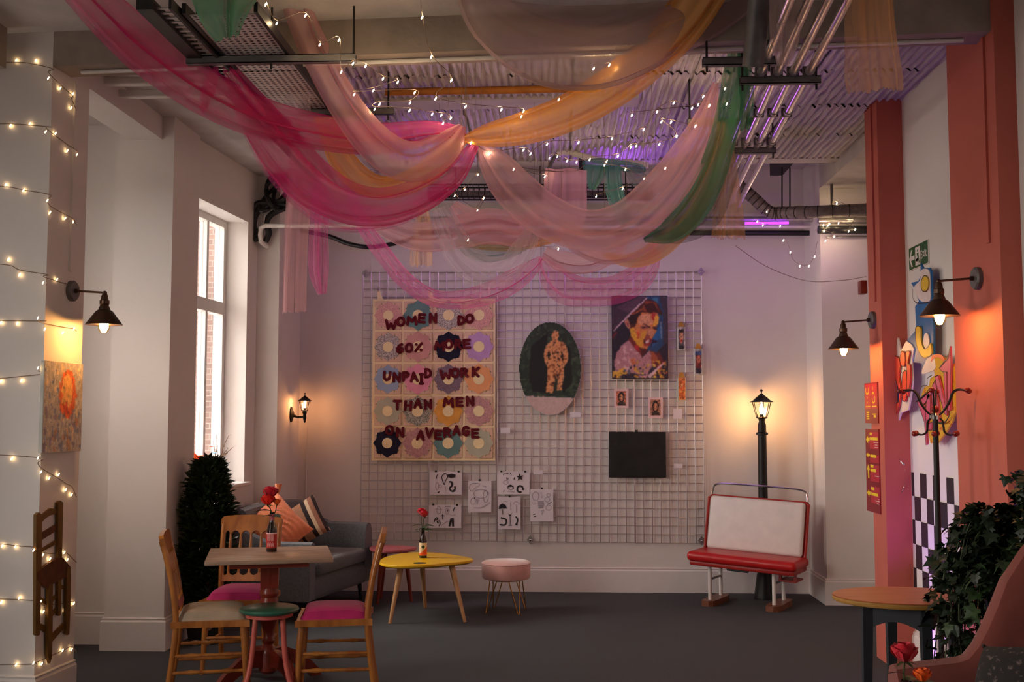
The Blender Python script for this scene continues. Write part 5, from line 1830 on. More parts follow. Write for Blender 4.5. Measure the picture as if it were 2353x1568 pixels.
# ------------------------------------------------------------------ round table, right
RTc = P(2083, 1364, 5.12)
t = thing('round_table', 'round plywood topped table on dark charcoal legs by the right wall', 'table', (RTc.x, 5.12, 0))
TH = .745
OV = Matrix.Diagonal((1.03, .80, 1, 1))
b = MB(); b.lathe([(0, TH - .004), (.315, TH - .004), (.316, TH), (0, TH)], 56, OV); b.build('tabletop', M['ply'], t)
b = MB(); b.lathe([(.0, TH - .026), (.312, TH - .026), (.318, TH - .018), (.318, TH - .005), (0, TH - .005)], 56, OV); b.build('top_edge', M['plyedge'], t)
leg = [(-.20, -.08), (.02, -.19), (.22, .05), (-.02, .175)]
for i, (x, y) in enumerate(leg):
    b = MB(); b.tube([(x * 1.12, y * 1.12, 0), (x * 1.03, y * 1.03, .4), (x, y, TH - .03)], [.020, .027, .032], 4); b.build('leg', M['charcoal'], t, angle=20)
    x2, y2 = leg[(i + 1) % 4]
    d = Vector((x2 - x, y2 - y, 0)); L_ = d.length
    poly = [(0, TH - .027), (L_, TH - .027), (L_, TH - .14)] + [(L_ * (1 - k / 10), TH - .14 + .045 * math.sin(PI * k / 10)) for k in range(1, 10)] + [(0, TH - .14)]
    Mx_ = Matrix.Translation((x, y, 0)) @ Rz(math.atan2(d.y, d.x)) @ Rx(PI / 2)
    b = MB(); b.prism(poly, -.011, .011, Mx_); b.build('apron', M['charcoal'], t)

# ------------------------------------------------------------------ blush tub armchair in the right corner of the view
AC = (1.85, 3.98)
t = thing('tub_armchair', 'blush pink tub armchair with sweeping back at the right edge', 'armchair', (AC[0], AC[1], 0), R(4))
pl_ = []
hs = []
for i in range(41):
    k = i / 40
    if k < .28:
        x, y = -.58 + k / .28 * .44, .36
    elif k > .72:
        x, y = -.14 - (k - .72) / .28 * .44, -.36
    else:
        a = PI / 2 - (k - .28) / .44 * PI
        x, y = -.14 + .40 * math.cos(a), .36 * math.sin(a)
    pl_.append((x, y))
    e = min(k, 1 - k)
    s_ = min(1, max(0, (e - .155) / .235))
    hs.append(.615 + .025 * min(1, e / .15) + .60 * (s_ * s_ * (3 - 2 * s_)))
b = MB(); slab(b, pl_, .12, hs, .16); b.build('shell', M['blush'], t)
b = MB(); b.rbox(-.60, .20, -.31, .31, .16, .34, .05, 3); b.build('base', M['blush'], t)
b = MB(); b.rbox(-.61, .16, -.295, .295, .34, .46, .05, 4); b.build('seat_cushion', M['blush'], t)
for x in (-.5, .15):
    for y in (-.26, .26):
        b = MB(); b.cyl((x * 1.05, y * 1.05, 0), (x, y, .17), .012, .02); b.build('leg', M['black'], t)
pp = P(2345, 1548, 4.0)
pillow('cushion', 'dark fur cushion lying in the blush armchair', M['fur'], (pp.x, 4.02, .60), .34, .30, .17, upright(R(-60), R(30), R(10)))

# ------------------------------------------------------------------ leaves
IVY = [(0, 0), (.30, -.12), (.55, .05), (.36, .22), (.62, .52), (.30, .50), (0, 1.0), (-.30, .50), (-.62, .52), (-.36, .22), (-.55, .05), (-.30, -.12)]
LAU = [(0, 0), (.13, .18), (.19, .42), (.15, .70), (0, 1.0), (-.15, .70), (-.19, .42), (-.13, .18)]


def leaf_geo(shape, s, fold=.18, curl=.2):
    v = [(0, .38 * s, -.02 * s)]
    for (x, y) in shape:
        v.append((x * s, y * s, abs(x) * fold * s - curl * s * y * y))
    n = len(shape)
    return v, [(0, 1 + i, 1 + (i + 1) % n) for i in range(n)]


def orient(p, d, up_j, r_):
    """leaf frame: its tip along d, its face turned by r_"""
    y = Vector(d).normalized()
    x = y.cross(Vector((0, 0, 1)) + Vector((.01, .02, 0)))
    x.normalize()
    z = x.cross(y)
    m = Matrix((x, y, z)).transposed().to_4x4() @ Ry(r_)
    m.translation = Vector(p)
    return m


# ivy on a stand between the round table and the armchair
iv0 = (1.90, 4.72)
t = thing('ivy_plant', 'large dark trailing ivy spilling over its stand behind the armchair', 'plant', (iv0[0], iv0[1], 0))
b = MB(); b.lathe([(0, .62), (.11, .62), (.15, .84), (.16, .85), (.14, .86), (0, .84)], 24); b.build('pot', M['pot'], t)
b = MB(); b.lathe([(0, 0), (.17, 0), (.17, .02), (.03, .05), (.03, .58), (.14, .60), (.14, .62), (0, .62)], 20); b.build('stand', M['dark'], t)
ri = random.Random(31)
lm = [None, None, None]
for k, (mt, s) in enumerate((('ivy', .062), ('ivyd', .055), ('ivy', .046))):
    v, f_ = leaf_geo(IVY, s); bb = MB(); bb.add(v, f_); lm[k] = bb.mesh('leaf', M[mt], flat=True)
stuff = MB()
stems = MB()
leaves = []
for k in range(64):
    a = ri.uniform(0, 2 * PI)
    r0 = ri.uniform(.02, .1)
    L_ = ri.uniform(.16, .40)
    drop = ri.uniform(.0, .72)
    rise = ri.uniform(.04, .40) * (1.15 if math.cos(a) > 0 else .8)
    if math.cos(a) > .1:
        L_ *= .55
    path = catmull([(r0 * math.cos(a), r0 * math.sin(a), .84), (L_ * .5 * math.cos(a), L_ * .5 * math.sin(a), .86 + rise), (L_ * .85 * math.cos(a), L_ * .85 * math.sin(a), .86 + rise * .6 - drop * .2), (L_ * math.cos(a + .2), L_ * math.sin(a + .2), .86 - drop)], 5)
    stems.tube([tuple(q) for q in path], .003, 5)
    for q in path[2:]:
        for _ in range(3):
            d = (math.cos(a) + ri.uniform(-1, 1), math.sin(a) + ri.uniform(-1, 1), ri.uniform(-1.3, .3))
            pos = Vector(q) + Vector((ri.uniform(-.05, .05), ri.uniform(-.05, .05), ri.uniform(-.05, .05)))
            if iv0[0] + pos.x < 2.15 and iv0[1] + pos.y < 5.27:
                leaves.append((orient(pos, d, 0, ri.uniform(-.7, .7)), pos))
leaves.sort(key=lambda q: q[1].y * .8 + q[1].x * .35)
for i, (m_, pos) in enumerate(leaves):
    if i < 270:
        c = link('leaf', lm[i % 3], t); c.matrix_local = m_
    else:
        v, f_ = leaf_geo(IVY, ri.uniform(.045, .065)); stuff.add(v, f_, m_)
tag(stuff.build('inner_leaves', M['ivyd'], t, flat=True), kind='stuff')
stems.build('stems', M['stem'], t)
t['category'] = 'plant'

# laurel bush between the column and the sofa
bx = -2.465
t = thing('laurel_bush', 'dense dark laurel bush in a pot beside the white column', 'plant', (bx, 7.64, 0))
b = MB(); b.lathe([(0, 0), (.11, 0), (.15, .22), (.16, .24), (.14, .24), (0, .22)], 20); b.build('pot', M['pot'], t)
b = MB(); b.tube([(0, 0, .2), (.01, 0, .5), (0, .01, 1.05)], [.014, .011, .006], 8); b.build('stem', M['twig'], t)
ri = random.Random(5)
v, f_ = leaf_geo(LAU, .085, .25, .12); bb = MB(); bb.add(v, f_); lmesh = bb.mesh('leaf', M['bush'], flat=True)
stuff = MB(); leaves = []
for k in range(3000):
    z = .18 + 1.05 * ri.random() ** .95
    k_ = (z - .18) / 1.05
    rad = (.165 if z > .4 else .15) * (1 - .35 * max(0, k_ - .6) / .4) * (1 if k_ < .86 else (1 - (k_ - .86) * 4.2)) * (.93 + .1 * math.sin(k_ * 21) + .06 * math.sin(k_ * 47))
    a = ri.uniform(0, 2 * PI)
    r0 = rad * ri.random() ** .33
    pos = Vector((r0 * math.cos(a), r0 * math.sin(a) * .8, z))
    d = (math.cos(a) * .8 + ri.uniform(-.6, .6), math.sin(a) * .8 + ri.uniform(-.6, .6), ri.uniform(.1, 1.3))
    leaves.append((orient(pos, d, 0, ri.uniform(-.8, .8)), pos, r0 / max(rad, .01)))
leaves.sort(key=lambda q: q[1].y - q[2] * .15 - q[1].z * .1)
for i, (m_, pos, _) in enumerate(leaves):
    if i < 290:
        c = link('leaf', lmesh, t); c.matrix_local = m_
    else:
        v, f_ = leaf_geo(LAU, ri.uniform(.075, .10), .25, .12); stuff.add(v, f_, m_)
tag(stuff.build('inner_leaves', M['bush'], t, flat=True), kind='stuff')


# ------------------------------------------------------------------ bottles and roses
def bottle(label, x, y, z, cap, kind):
    t = thing('beer_bottle', label, 'bottle', (x, y, z))
    b = MB(); b.lathe([(0, 0), (.028, 0), (.0305, .004), (.0305, .125), (.028, .14), (.018, .17), (.0135, .19), (.013, .222), (.0145, .224), (.0145, .232), (.012, .234), (.011, .23), (.011, .20), (0, .2)], 28); b.build('glass', M['bottle'], t)
    if kind == 0:
        b = MB(); b.lathe([(.0309, .022), (.0311, .024), (.0311, .112), (.0309, .114)], 28); b.build('label', M['lab1'], t)
        b = MB()
        for k in range(7):
            a = -PI / 2 + (k - 3) * .2
            for (z0, z1) in ((.066, .104), (.03, .052)) if k % 2 == 0 else ((.066, .104), (.036, .058)):
                c_, s_ = math.cos(a) * .0313, math.sin(a) * .0313
                b.cyl((c_, s_, z0), (c_, s_, z1), .0014, n=4)
        b.lathe([(.0312, .106), (.0314, .107), (.0314, .112), (.0312, .113)], 28)
        b.build('label_print', M['pwhite'], t)
        b = MB(); b.lathe([(.0148, .176), (.0142, .19), (.0136, .222)], 24); b.build('neck_label', M['rosetab'], t)
    else:
        b = MB(); b.lathe([(.0309, .02), (.0311, .022), (.0311, .118), (.0309, .12)], 28); b.build('label', M['cream'], t)
        b = MB()
        n = 28
        v = []
        for k in range(n + 1):
            a = 2 * PI * k / n
            zt = .062 + .03 * math.cos(a - .3)
            v += [(.0313 * math.cos(a), .0313 * math.sin(a), .021), (.0313 * math.cos(a), .0313 * math.sin(a), zt)]
        b.add(v, [(2 * k, 2 * k + 2, 2 * k + 3, 2 * k + 1) for k in range(n)])
        b.build('label_lower', M['lab2'], t)
        b = MB(); b.ball((.0306 * math.cos(-1.45), .0306 * math.sin(-1.45), .088), .013, 10, 6, (1, .15, 1)); b.build('emblem', M['ivy'], t)
    return t


def rose(label, base, tip, size, m, leaves_, seed, group=None):
    """a rose: stem from base to tip, bloom of wrapped petals, leaves [(k along stem, angle, size)]"""
    rr_ = random.Random(seed)
    base, tip = Vector(base), Vector(tip)
    t = thing('rose', label, 'flower', base, 0, group)
    tp_ = tip - base
    mid = tp_ * .5 + Vector((rr_.uniform(-.008, .008), 0, 0))
    b = MB(); b.tube([tuple(q) for q in catmull([(0, 0, 0), tuple(mid), tuple(tp_)], 5)], .0028, 6); b.build('stem', M['stem'], t)
    b = MB()
    for ring_, n, r_, h, op in ((0, 3, .25, .62, .05), (1, 4, .42, .66, .18), (2, 5, .62, .62, .34), (3, 5, .80, .52, .52)):
        for k in range(n):
            a0 = 2 * PI * k / n + ring_ * .7
            wd = 2 * PI / n * .75

            def fn(u, v, a0=a0, wd=wd, r_=r_, h=h, op=op):
                a = a0 + (u - .5) * 2 * wd
                q = r_ * (.35 + .65 * math.sin(min(1, v * 1.25) * PI / 2)) + op * max(0, v - .6) * .8
                return (q * size * math.cos(a) * .62, q * size * math.sin(a) * .62, (v * h * (1 - .35 * abs(2 * u - 1) ** 3)) * size * 1.25)
            b.grid(fn, 6, 5, T(*tp_))
    b.build('bloom', m, t)
    b = MB()
    for k in range(5):
        v, f_ = leaf_geo(LAU, size * .6)
        b.add(v, f_, orient(tp_, (math.cos(k * 1.26), math.sin(k * 1.26), -.1), 0, 0))
    b.build('sepals', M['stem'], t, flat=True)
    for (k, a, s) in leaves_:
        b = MB(); v, f_ = leaf_geo(LAU, s, .2, .3)
        v = [(x * 1.7, y, z) for x, y, z in v]
        q = tp_ * k
        b.add(v, f_, orient(q, (math.cos(a), math.sin(a), .25), 0, .2))
        b.build('leaf', M['ivy'], t, flat=True)
    return t


p = PZ(624, 1268, .75)
bp = (p.x, p.y, .75)
bottle('brown beer bottle with red label holding roses on the small square table', *bp, None, 0)
rose('dark red rose at the top of the bottle on the square table', (bp[0] - .002, bp[1], .955), (bp[0] - .012, bp[1], 1.07), .08, M['rose'], [(.30, 3.4, .10), (.02, -.5, .07), (.06, -2.2, .075), (.05, 1.0, .06)], 1)
rose('orange red rose just below the dark one on the square table', (bp[0] + .003, bp[1] - .004, .955), (bp[0] - .02, bp[1] - .03, 1.03), .072, M['rosered'], [(.1, .5, .065)], 2)
rose('orange bloom on a bent stem at the bottle on the square table', (bp[0] + .004, bp[1] + .003, .955), (bp[0] + .03, bp[1] - .01, 1.03), .04, M['orange'], [(.5, .3, .03)], 6)
by = (P(972, 1281, 8.78).x, 8.78, .445)
bottle('brown beer bottle with cream and orange label on the yellow table', *by, None, 1)
rose('red rose leaning left in the bottle on the yellow table', (by[0] - .002, by[1], .65), (by[0] - .014, by[1], .785), .062, M['rose'], [(.35, 3.2, .085), (.1, .0, .08), (.15, -2.2, .085), (.25, -1.2, .07)], 3)
rose('red rose leaning right in the bottle on the yellow table', (by[0] + .003, by[1] - .003, .65), (by[0] + .010, by[1] - .03, .768), .062, M['rose'], [(.40, .0, .08), (.15, -1.0, .085), (.02, 3.6, .08), (.2, -2.0, .07)], 4)

# the rose at the lower right stands in a bottle on a small table just under the frame
fx_ = P(2080, 1500, 3.15)
t = thing('side_table', 'small dark side table below the rose at the lower right edge', 'table', (fx_.x, 3.15, 0))
b = MB(); b.lathe([(0, .56), (.19, .56), (.20, .575), (.19, .585), (0, .585)], 32); b.build('tabletop', M['charcoal'], t)
b = MB(); b.lathe([(0, 0), (.16, 0), (.15, .02), (.03, .05), (.025, .5), (.06, .56), (0, .56)], 20); b.build('pedestal', M['charcoal'], t)
bottle('brown beer bottle on the small dark side table', fx_.x, 3.15, .585, None, 1)
rose('red rose at the lower right edge in front of the armchair', (fx_.x, 3.15, .79), (fx_.x - .002, 3.15, .868), .062, M['rose'], [(.55, 2.8, .05), (.2, -.6, .06), (.35, .5, .05)], 8)
rose('orange flower beside the red rose at the lower right edge', (fx_.x + .004, 3.148, .79), (fx_.x + .036, 3.12, .822), .042, M['orange'], [(.8, .3, .05), (.5, 1.2, .05)], 9)

# ------------------------------------------------------------------ things on the window sill
sill = WZ0 + .0
q = P(448, 1075, 8.30)
t = thing('star_ornament', 'orange knobbly star ornament on the window sill', 'ornament', (q.x, 8.30, sill))
for k, (z, s) in enumerate(((.04, .05), (.12, .062), (.20, .05))):
    b = MB(); b.prism([((s * (1.35 if j % 2 == 0 else .75)) * math.cos(j * PI / 5 + k * .3), z + (s * (1.25 if j % 2 == 0 else .7)) * math.sin(j * PI / 5 + k * .3)) for j in range(10)], -.03, .03, Rz(R(30)) @ Rx(PI / 2))
    b.build('star', M['ornament'], t)
q = P(517, 1090, 8.72)
t = thing('planter_box', 'blue printed planter with twigs on the window sill', 'planter', (q.x - .07, 8.72, sill))
b = MB(); b.rbox(-.07, .07, -.07, .07, 0, .155, .006, 2); b.build('box', M['vase'], t)
ri = random.Random(3)
for k in range(7):
    a = ri.uniform(-.5, 1.0)
    L_ = ri.uniform(.12, .26)
    e = (math.sin(a) * L_, ri.uniform(-.04, .04), .15 + math.cos(a) * L_)
    b = MB(); b.tube([(ri.uniform(-.03, .03), 0, .12), (e[0] * .5, e[1], .15 + (e[2] - .15) * .6), e], [.004, .003, .002], 6)
    tw = b.build('twig', M['twig'], t)
    for j in range(4):
        kk = .4 + .2 * j
        b = MB(); v, f_ = leaf_geo(LAU, .028); b.add(v, f_, orient((e[0] * kk, e[1] * kk, .15 + (e[2] - .15) * kk), (ri.uniform(-1, 1), ri.uniform(-1, 1), .4), 0, 0)); b.build('leaf', M['stem'], tw, flat=True)
q = P(488, 1075, 8.52)
t = thing('flower_vase', 'slim vase of pink and pale blue flowers on the window sill', 'vase', (q.x - .01, 8.52, sill))
b = MB(); b.lathe([(0, 0), (.03, 0), (.035, .06), (.018, .13), (.022, .14), (0, .13)], 18); b.build('vase', M['whitep'], t)
for k, (dx, dz, m_) in enumerate(((.0, .29, 'ppink'), (-.03, .22, 'ppink'), (.03, .19, 'pblue'), (.05, .15, 'pblue'), (-.05, .14, 'ppink'), (.02, .24, 'pblue'))):
    b = MB(); b.tube([(0, 0, .12), (dx * .6, 0, .12 + dz * .3), (dx, 0, dz)], .002, 5); st = b.build('stem', M['stem'], t)
    b = MB()
    for j in range(6):
        v, f_ = leaf_geo(LAU, .034); v = [(x * 1.8, y, z) for x, y, z in v]
        b.add(v, f_, orient((dx, 0, dz), (math.cos(j * 1.05), math.sin(j * 1.05) - .3, .5), 0, 0))
    b.build('flower', M[m_], st, flat=True)

# ------------------------------------------------------------------ services under the ceiling
def rod(mb, p, z1, r=.006):
    mb.cyl(p, (p[0], p[1], z1), r, n=6)


# perforated cable tray with its ladder rail, running into the room on the left
t = thing('perforated_tray', 'perforated metal ceiling tray running into the room at upper left', 'cable tray', (-1.54, 6.6, 3.38))
for k in range(4):
    b = MB(); b.box(-.155, .155, -1.75 + k * .82, -1.75 + k * .82 + .80, 0, .006); b.build('sheet', M['perf'], t)
for x in (-.165, .165):
    b = MB(); b.box(x - .009, x + .009, -1.8, 1.6, -.008, .04); b.build('side_rail', M['dark'], t)
t = thing('ladder_tray', 'narrow ladder cable tray with one thick rail beside the perforated ceiling tray', 'cable tray', (-1.80, 6.6, 3.37))
for x0, x1 in ((-.085, -.01), (.062, .075)):
    b = MB(); b.box(x0, x1, -1.9, 1.6, -.015, .035); b.build('side_rail', M['dark'], t)
ru = MB(); ru.box(-.01, .065, -.009, .009, 0, .006); rm = ru.mesh('rung', M['steel'])
for k in range(60):
    c = link('rung', rm, t); c.location = (0, -1.85 + k * .057, .003)
b = MB()
for y in (-1.2, 0, 1.2):
    rod(b, (-.05, y, .03), .25)
b.build('hanger', M['dark'], t)


def strut(label, x0, x1, y, z, hang=(), skew=0):
    t = thing('ceiling_strut', label, 'strut', ((x0 + x1) / 2, y, z), skew, 'channel struts hung from the ceiling')
    h_ = (x1 - x0) / 2
    b = MB(); b.box(-h_, h_, -.02, .02, 0, .004)
    b.box(-h_, h_, -.02, -.016, 0, .04); b.box(-h_, h_, .016, .02, 0, .04); b.box(-h_, h_, -.02, -.008, .036, .04); b.box(-h_, h_, .008, .02, .036, .04)
    b.build('channel', M['strut'], t, flat=True)
    for k in hang:
        b = MB(); rod(b, (-h_ + 2 * h_ * k, 0, -.03), CEIL - z); b.build('hanger_rod', M['dark'], t)
    return t


def xs(px, py, Y): return P(px, py, Y).x


def strut_px(label, px0, px1, py, z, hang=(.05, .95)):
    Y = PZ((px0 + px1) / 2, py, z).y
    return strut(label, xs(px0, py, Y), xs(px1, py, Y), Y, z, hang)


strut_px('grey channel strut crossing below the perforated tray at upper left', 430, 818, 146, 3.33, (.5, .985))
strut_px('short grey channel strut above the pink drapes near the middle of the ceiling', 690, 905, 266, 3.33, (.94,))
strut_px('grey channel strut with the green drape tied to it, nearest of the pipe struts', 1614, 1784, 151, 3.30, (.06, .9))
strut_px('grey channel strut under the silver conduits, second from the front', 1700, 1885, 194, 3.28, (.03, .95))
strut_px('grey channel strut under the silver conduits behind the green drape', 1580, 1740, 288, 3.33, (.03,))
strut_px('grey channel strut under the silver conduits, farthest one before the back duct', 1672, 1782, 354, 3.29, (.95,))

# silver conduits
PW = ['rightmost of the bundle at upper right', 'second from the right in the bundle', 'third from the right in the bundle', 'fourth from the right, half behind the green drape']
for k in range(4):
    b = MB()
    x0 = 1.285 - .082 * k
    zz = 3.335
    q = [(x0 - .055 * (5.62 - y), y, zz) for y in (4.3, 5.2, 6.2, 7.2, 8.2, 9.25)]
    b.tube(q, .021, 12)
    t = thing('conduit_pipe', 'silver conduit pipe on the ceiling struts, ' + PW[k], 'pipe', q[0], 0, 'silver conduits')
    b.build('pipe', M['pipe'], t, world=True)
    for y in (5.63, 6.4, 7.08):
        bb = MB(); bb.cyl((x0 - .055 * (5.62 - y), y - .015, zz), (x0 - .055 * (5.62 - y), y + .015, zz), .026, n=12); bb.build('coupling', M['steel'], t, world=True)
        bb = MB(); bb.box(x0 - .055 * (5.62 - y) - .03, x0 - .055 * (5.62 - y) + .03, y + .03, y + .05, zz - .022, zz + .03); bb.build('pipe_clip', M['strut'], t, world=True)
# grey drop pipe
a, c = P(1750, -60, 5.05), P(1730, 152, 5.22)
b = MB(); b.tube([tuple(a), tuple(a.lerp(c, .5)), tuple(c)], .052, 16)
tag(b.build('grey_pipe', M['strut'], None, world=True), 'thick grey pipe hanging at the top beside the green drape', 'pipe')
# tan pole across the ceiling
b = MB(); a, c = P(885, 212, 6.68), P(1380, 203, 6.68)
b.tube([tuple(a), tuple(c)], .024, 10)
tag(b.build('tan_pole', M['tan'], None, world=True), 'tan pole fixed across the ribbed ceiling', 'pole')
# beam conduit
b = MB()
b.tube([(-2.6, 5.755, 3.418), (-1.0, 5.655, 3.418), (2.0, 5.455, 3.418)], .011, 8)
tag(b.build('white_conduit', M['whitep'], None, world=True), 'white conduit running along the underside of the front beam', 'pipe')
for k, (y, z) in enumerate(((6.40, 3.545), (6.62, 3.535))):
    b = MB(); b.rbox(-3.8, -1.98, y - .03, y + .03, z, z + .045, .006, 1)
    tag(b.build('cable_trunking', M['whitep'], None, world=True), 'white cable trunking crossing the alcove at upper left, %s of the pair' % ('nearer', 'farther')[k], 'trunking')

# back services: pipes along the wall, seen above the grid
YB = 9.72


def along(name, label, cat, px0, px1, py, r, m, Y=YB, py1=None, n=10):
    a, c = P(px0, py, Y), P(px1, py if py1 is None else py1, Y)
    b = MB(); b.tube([tuple(a), tuple(a.lerp(c, .33)), tuple(a.lerp(c, .66)), tuple(c)], r, n)
    return tag(b.build(name, M[m], None, world=True), label, cat)


along('wall_pipe', 'black pipe along the top of the back wall above the lamp post', 'pipe', 960, 1884, 534, .024, 'black', 9.80, 536)
along('wall_pipe', 'pale pipe along the back wall between the duct and the black pipe', 'pipe', 960, 1884, 504, .026, 'steel', 9.66)
along('wall_pipe', 'dark pipe in front of the right column near the ceiling', 'pipe', 1880, 2030, 528, .036, 'black', 9.28)
along('wall_pipe', 'pale pipe in front of the right column, just below the duct', 'pipe', 1880, 2030, 507, .028, 'steel', 9.30)
along('wall_pipe', 'thin pale pipe at the right column, lowest of the group', 'pipe', 1900, 2030, 545, .011, 'steel', 9.36)
along('wall_trunking', 'peach lit trunking along the back wall above the black pipe', 'trunking', 1000, 1870, 521, .019, 'whitep', 9.74, None, 6)
b = MB(); a, c = P(1712, 513, 9.60), P(1812, 514, 9.60)
b.box(a.x, c.x, 9.59, 9.61, a.z - .010, a.z + .008)
tag(b.build('led_strip', M['led'], None, world=True), 'violet glowing led strip on the pipes above the lamp post', 'lamp')
# wrapped duct at right, basket duct in the middle
t = thing('wrapped_duct', 'dark foil wrapped duct bending along the back wall at upper right', 'duct', P(1760, 470, 9.5))
q = [P(1690, 420, 9.45), P(1728, 452, 9.45), P(1768, 487, 9.45), P(1800, 489, 9.42), P(1880, 487, 9.2), P(2030, 480, 9.12)]
b = MB(); dq = catmull([tuple(v) for v in q], 8); b.tube([tuple(v) for v in dq], .052, 14); b.build('duct', M['wrap'], t, world=True)
for i in range(2, len(dq) - 2, 2):
    b = MB(); d_ = Vector(dq[i + 1]) - Vector(dq[i]); d_.normalize(); c0 = Vector(dq[i])
    b.tube([tuple(c0 - d_ * .004), tuple(c0 + d_ * .004)], .0545, 14); b.build('band', M['dark'], t, world=True)
b = MB()
for px in (1797, 1815):
    a = P(px, 478, 9.4); c = P(px, 385, 9.4); b.cyl(tuple(a), tuple(c), .006, n=6)
b.build('hanger_rod', M['dark'], t, world=True)
a = P(1803, 383, 9.4)
b = MB(); b.box(a.x - .06, a.x + .05, 9.2, 9.75, a.z + .0, 3.81); b.build('bracket', M['dark'], t, world=True)
a = P(1912, 480, 9.2); b = MB(); b.cyl(tuple(a), (a.x, a.y, 3.6), .012, n=8); b.build('hanger_rod', M['strut'], t, world=True)
# wire basket
t = thing('basket_tray', 'dark wire basket tray full of cables along the back wall', 'cable tray', P(1200, 442, 9.62))
a, c = P(985, 442, 9.62), P(1500, 442, 9.62)
for dy in (-.06, .06):
    for dz in (-.055, .055):
        b = MB(); b.tube([(a.x, 9.62 + dy, a.z + dz), (c.x, 9.62 + dy, c.z + dz)], .008, 6); b.build('edge_wire', M['dark'], t, world=True)
n_ = int((c.x - a.x) / .05)
hm = MB(); hm.tube([(0, -.06, .055), (0, -.06, -.055), (0, .06, -.055), (0, .06, .055)], .0035, 5); hm = hm.mesh('hoop_wire', M['dark'])
for k in range(n_):
    o = link('hoop_wire', hm, t); o.location = Vector((a.x + k * .05, 9.62, a.z)) - t.location
for k in (.12, .5, .88):
    b = MB(); rod(b, (a.x + (c.x - a.x) * k, 9.62, a.z), 3.81); b.build('hanger_rod', M['dark'], t, world=True)
b = MB(); b.tube([(a.x, 9.63, a.z - .02), ((a.x + c.x) / 2, 9.62, a.z - .025), (c.x, 9.63, c.z - .02)], .034, 10); b.build('cable_bundle', M['wrap'], t, world=True)
# white insulated hose arch
t = thing('insulated_hose', 'white insulated hose arching over the green drape at the back ceiling', 'pipe', P(1340, 360, 8.4))
q = [P(x, y, 8.4) for x, y in ((1258, 398), (1268, 372), (1285, 352), (1312, 350), (1350, 362), (1400, 374), (1445, 374), (1490, 380))]
dq = [tuple(v) for v in catmull([tuple(v) for v in q], 5)]
b = MB(); b.tube(dq[:12], .016, 10); b.build('bare_hose', M['strut'], t, world=True)
b = MB(); b.tube(dq[9:], [.026 + .003 * math.sin(i * 1.9) for i in range(len(dq) - 9)], 12); b.build('insulation', M['whitep'], t, world=True)
b = MB(); a = P(1338, 372, 8.55); b.box(a.x - .025, a.x + .025, 8.53, 8.57, a.z - .1, CEIL); b.build('hanger', M['dark'], t, world=True)

# white pipe at the left
t = thing('white_pipe', 'white bent pipe hung in the upper left corner by a cord', 'pipe', P(600, 540, 9.1))
q = [P(880, 518, 9.1), P(760, 519, 9.1), P(610, 519, 9.1), P(600, 524, 9.1), P(598, 540, 9.1), P(600, 556, 9.1), P(608, 563, 9.14), P(645, 584, 9.7), P(655, 588, 9.95)]
b = MB(); b.tube([tuple(v) for v in q], .020, 10); b.build('pipe', M['whitep'], t, world=True)
b = MB(); a = P(606, 515, 9.1); b.cyl(tuple(a), (a.x + .04, 9.15, CEIL), .003, n=5); b.build('cord', M['whitep'], t, world=True)
# black cable coils
t = thing('cable_coil', 'black cable coils bundled in the upper left corner', 'cable', P(620, 450, 9.12))
for k, (cx, cy, rx, ry, r_, ph) in enumerate(((636, 440, 24, 38, .020, 0), (648, 446, 20, 40, .018, .5), (630, 452, 34, 34, .016, 1.2), (640, 436, 30, 26, .014, .2))):
    pts = [P(cx + rx * math.cos(a + ph), cy + ry * math.sin(a + ph * .2), 9.12 + .05 * math.sin(a * 2 + k)) for a in np.linspace(0, 2 * PI, 26)[:-1]]
    b = MB(); b.tube([tuple(v) for v in pts], r_, 8, True); b.build('loop', M['black'], t, world=True)
for pts in (((650, 466), (610, 472), (590, 490), (580, 520), (575, 545)), ((655, 478), (625, 492), (612, 512), (618, 535), (610, 556)), ((660, 470), (600, 466), (585, 478), (578, 500), (590, 540)), ((640, 470), (596, 480), (584, 510), (582, 548), (598, 545))):
    b = MB(); b.tube([tuple(v) for v in catmull([tuple(P(x, y, 9.14)) for x, y in pts], 6)], .026, 8); b.build('cable', M['black'], t, world=True)
b = MB(); b.tube([tuple(v) for v in catmull([tuple(P(x, y, Y)) for x, y, Y in ((690, 530, 9.6), (755, 543, 9.6), (800, 560, 9.6), (850, 568, 9.6), (905, 560, 9.7), (960, 545, 9.75))], 6)], .020, 8)
tag(b.build('black_hose', M['black'], None, world=True), 'black hose sagging along the back wall at upper left', 'cable')


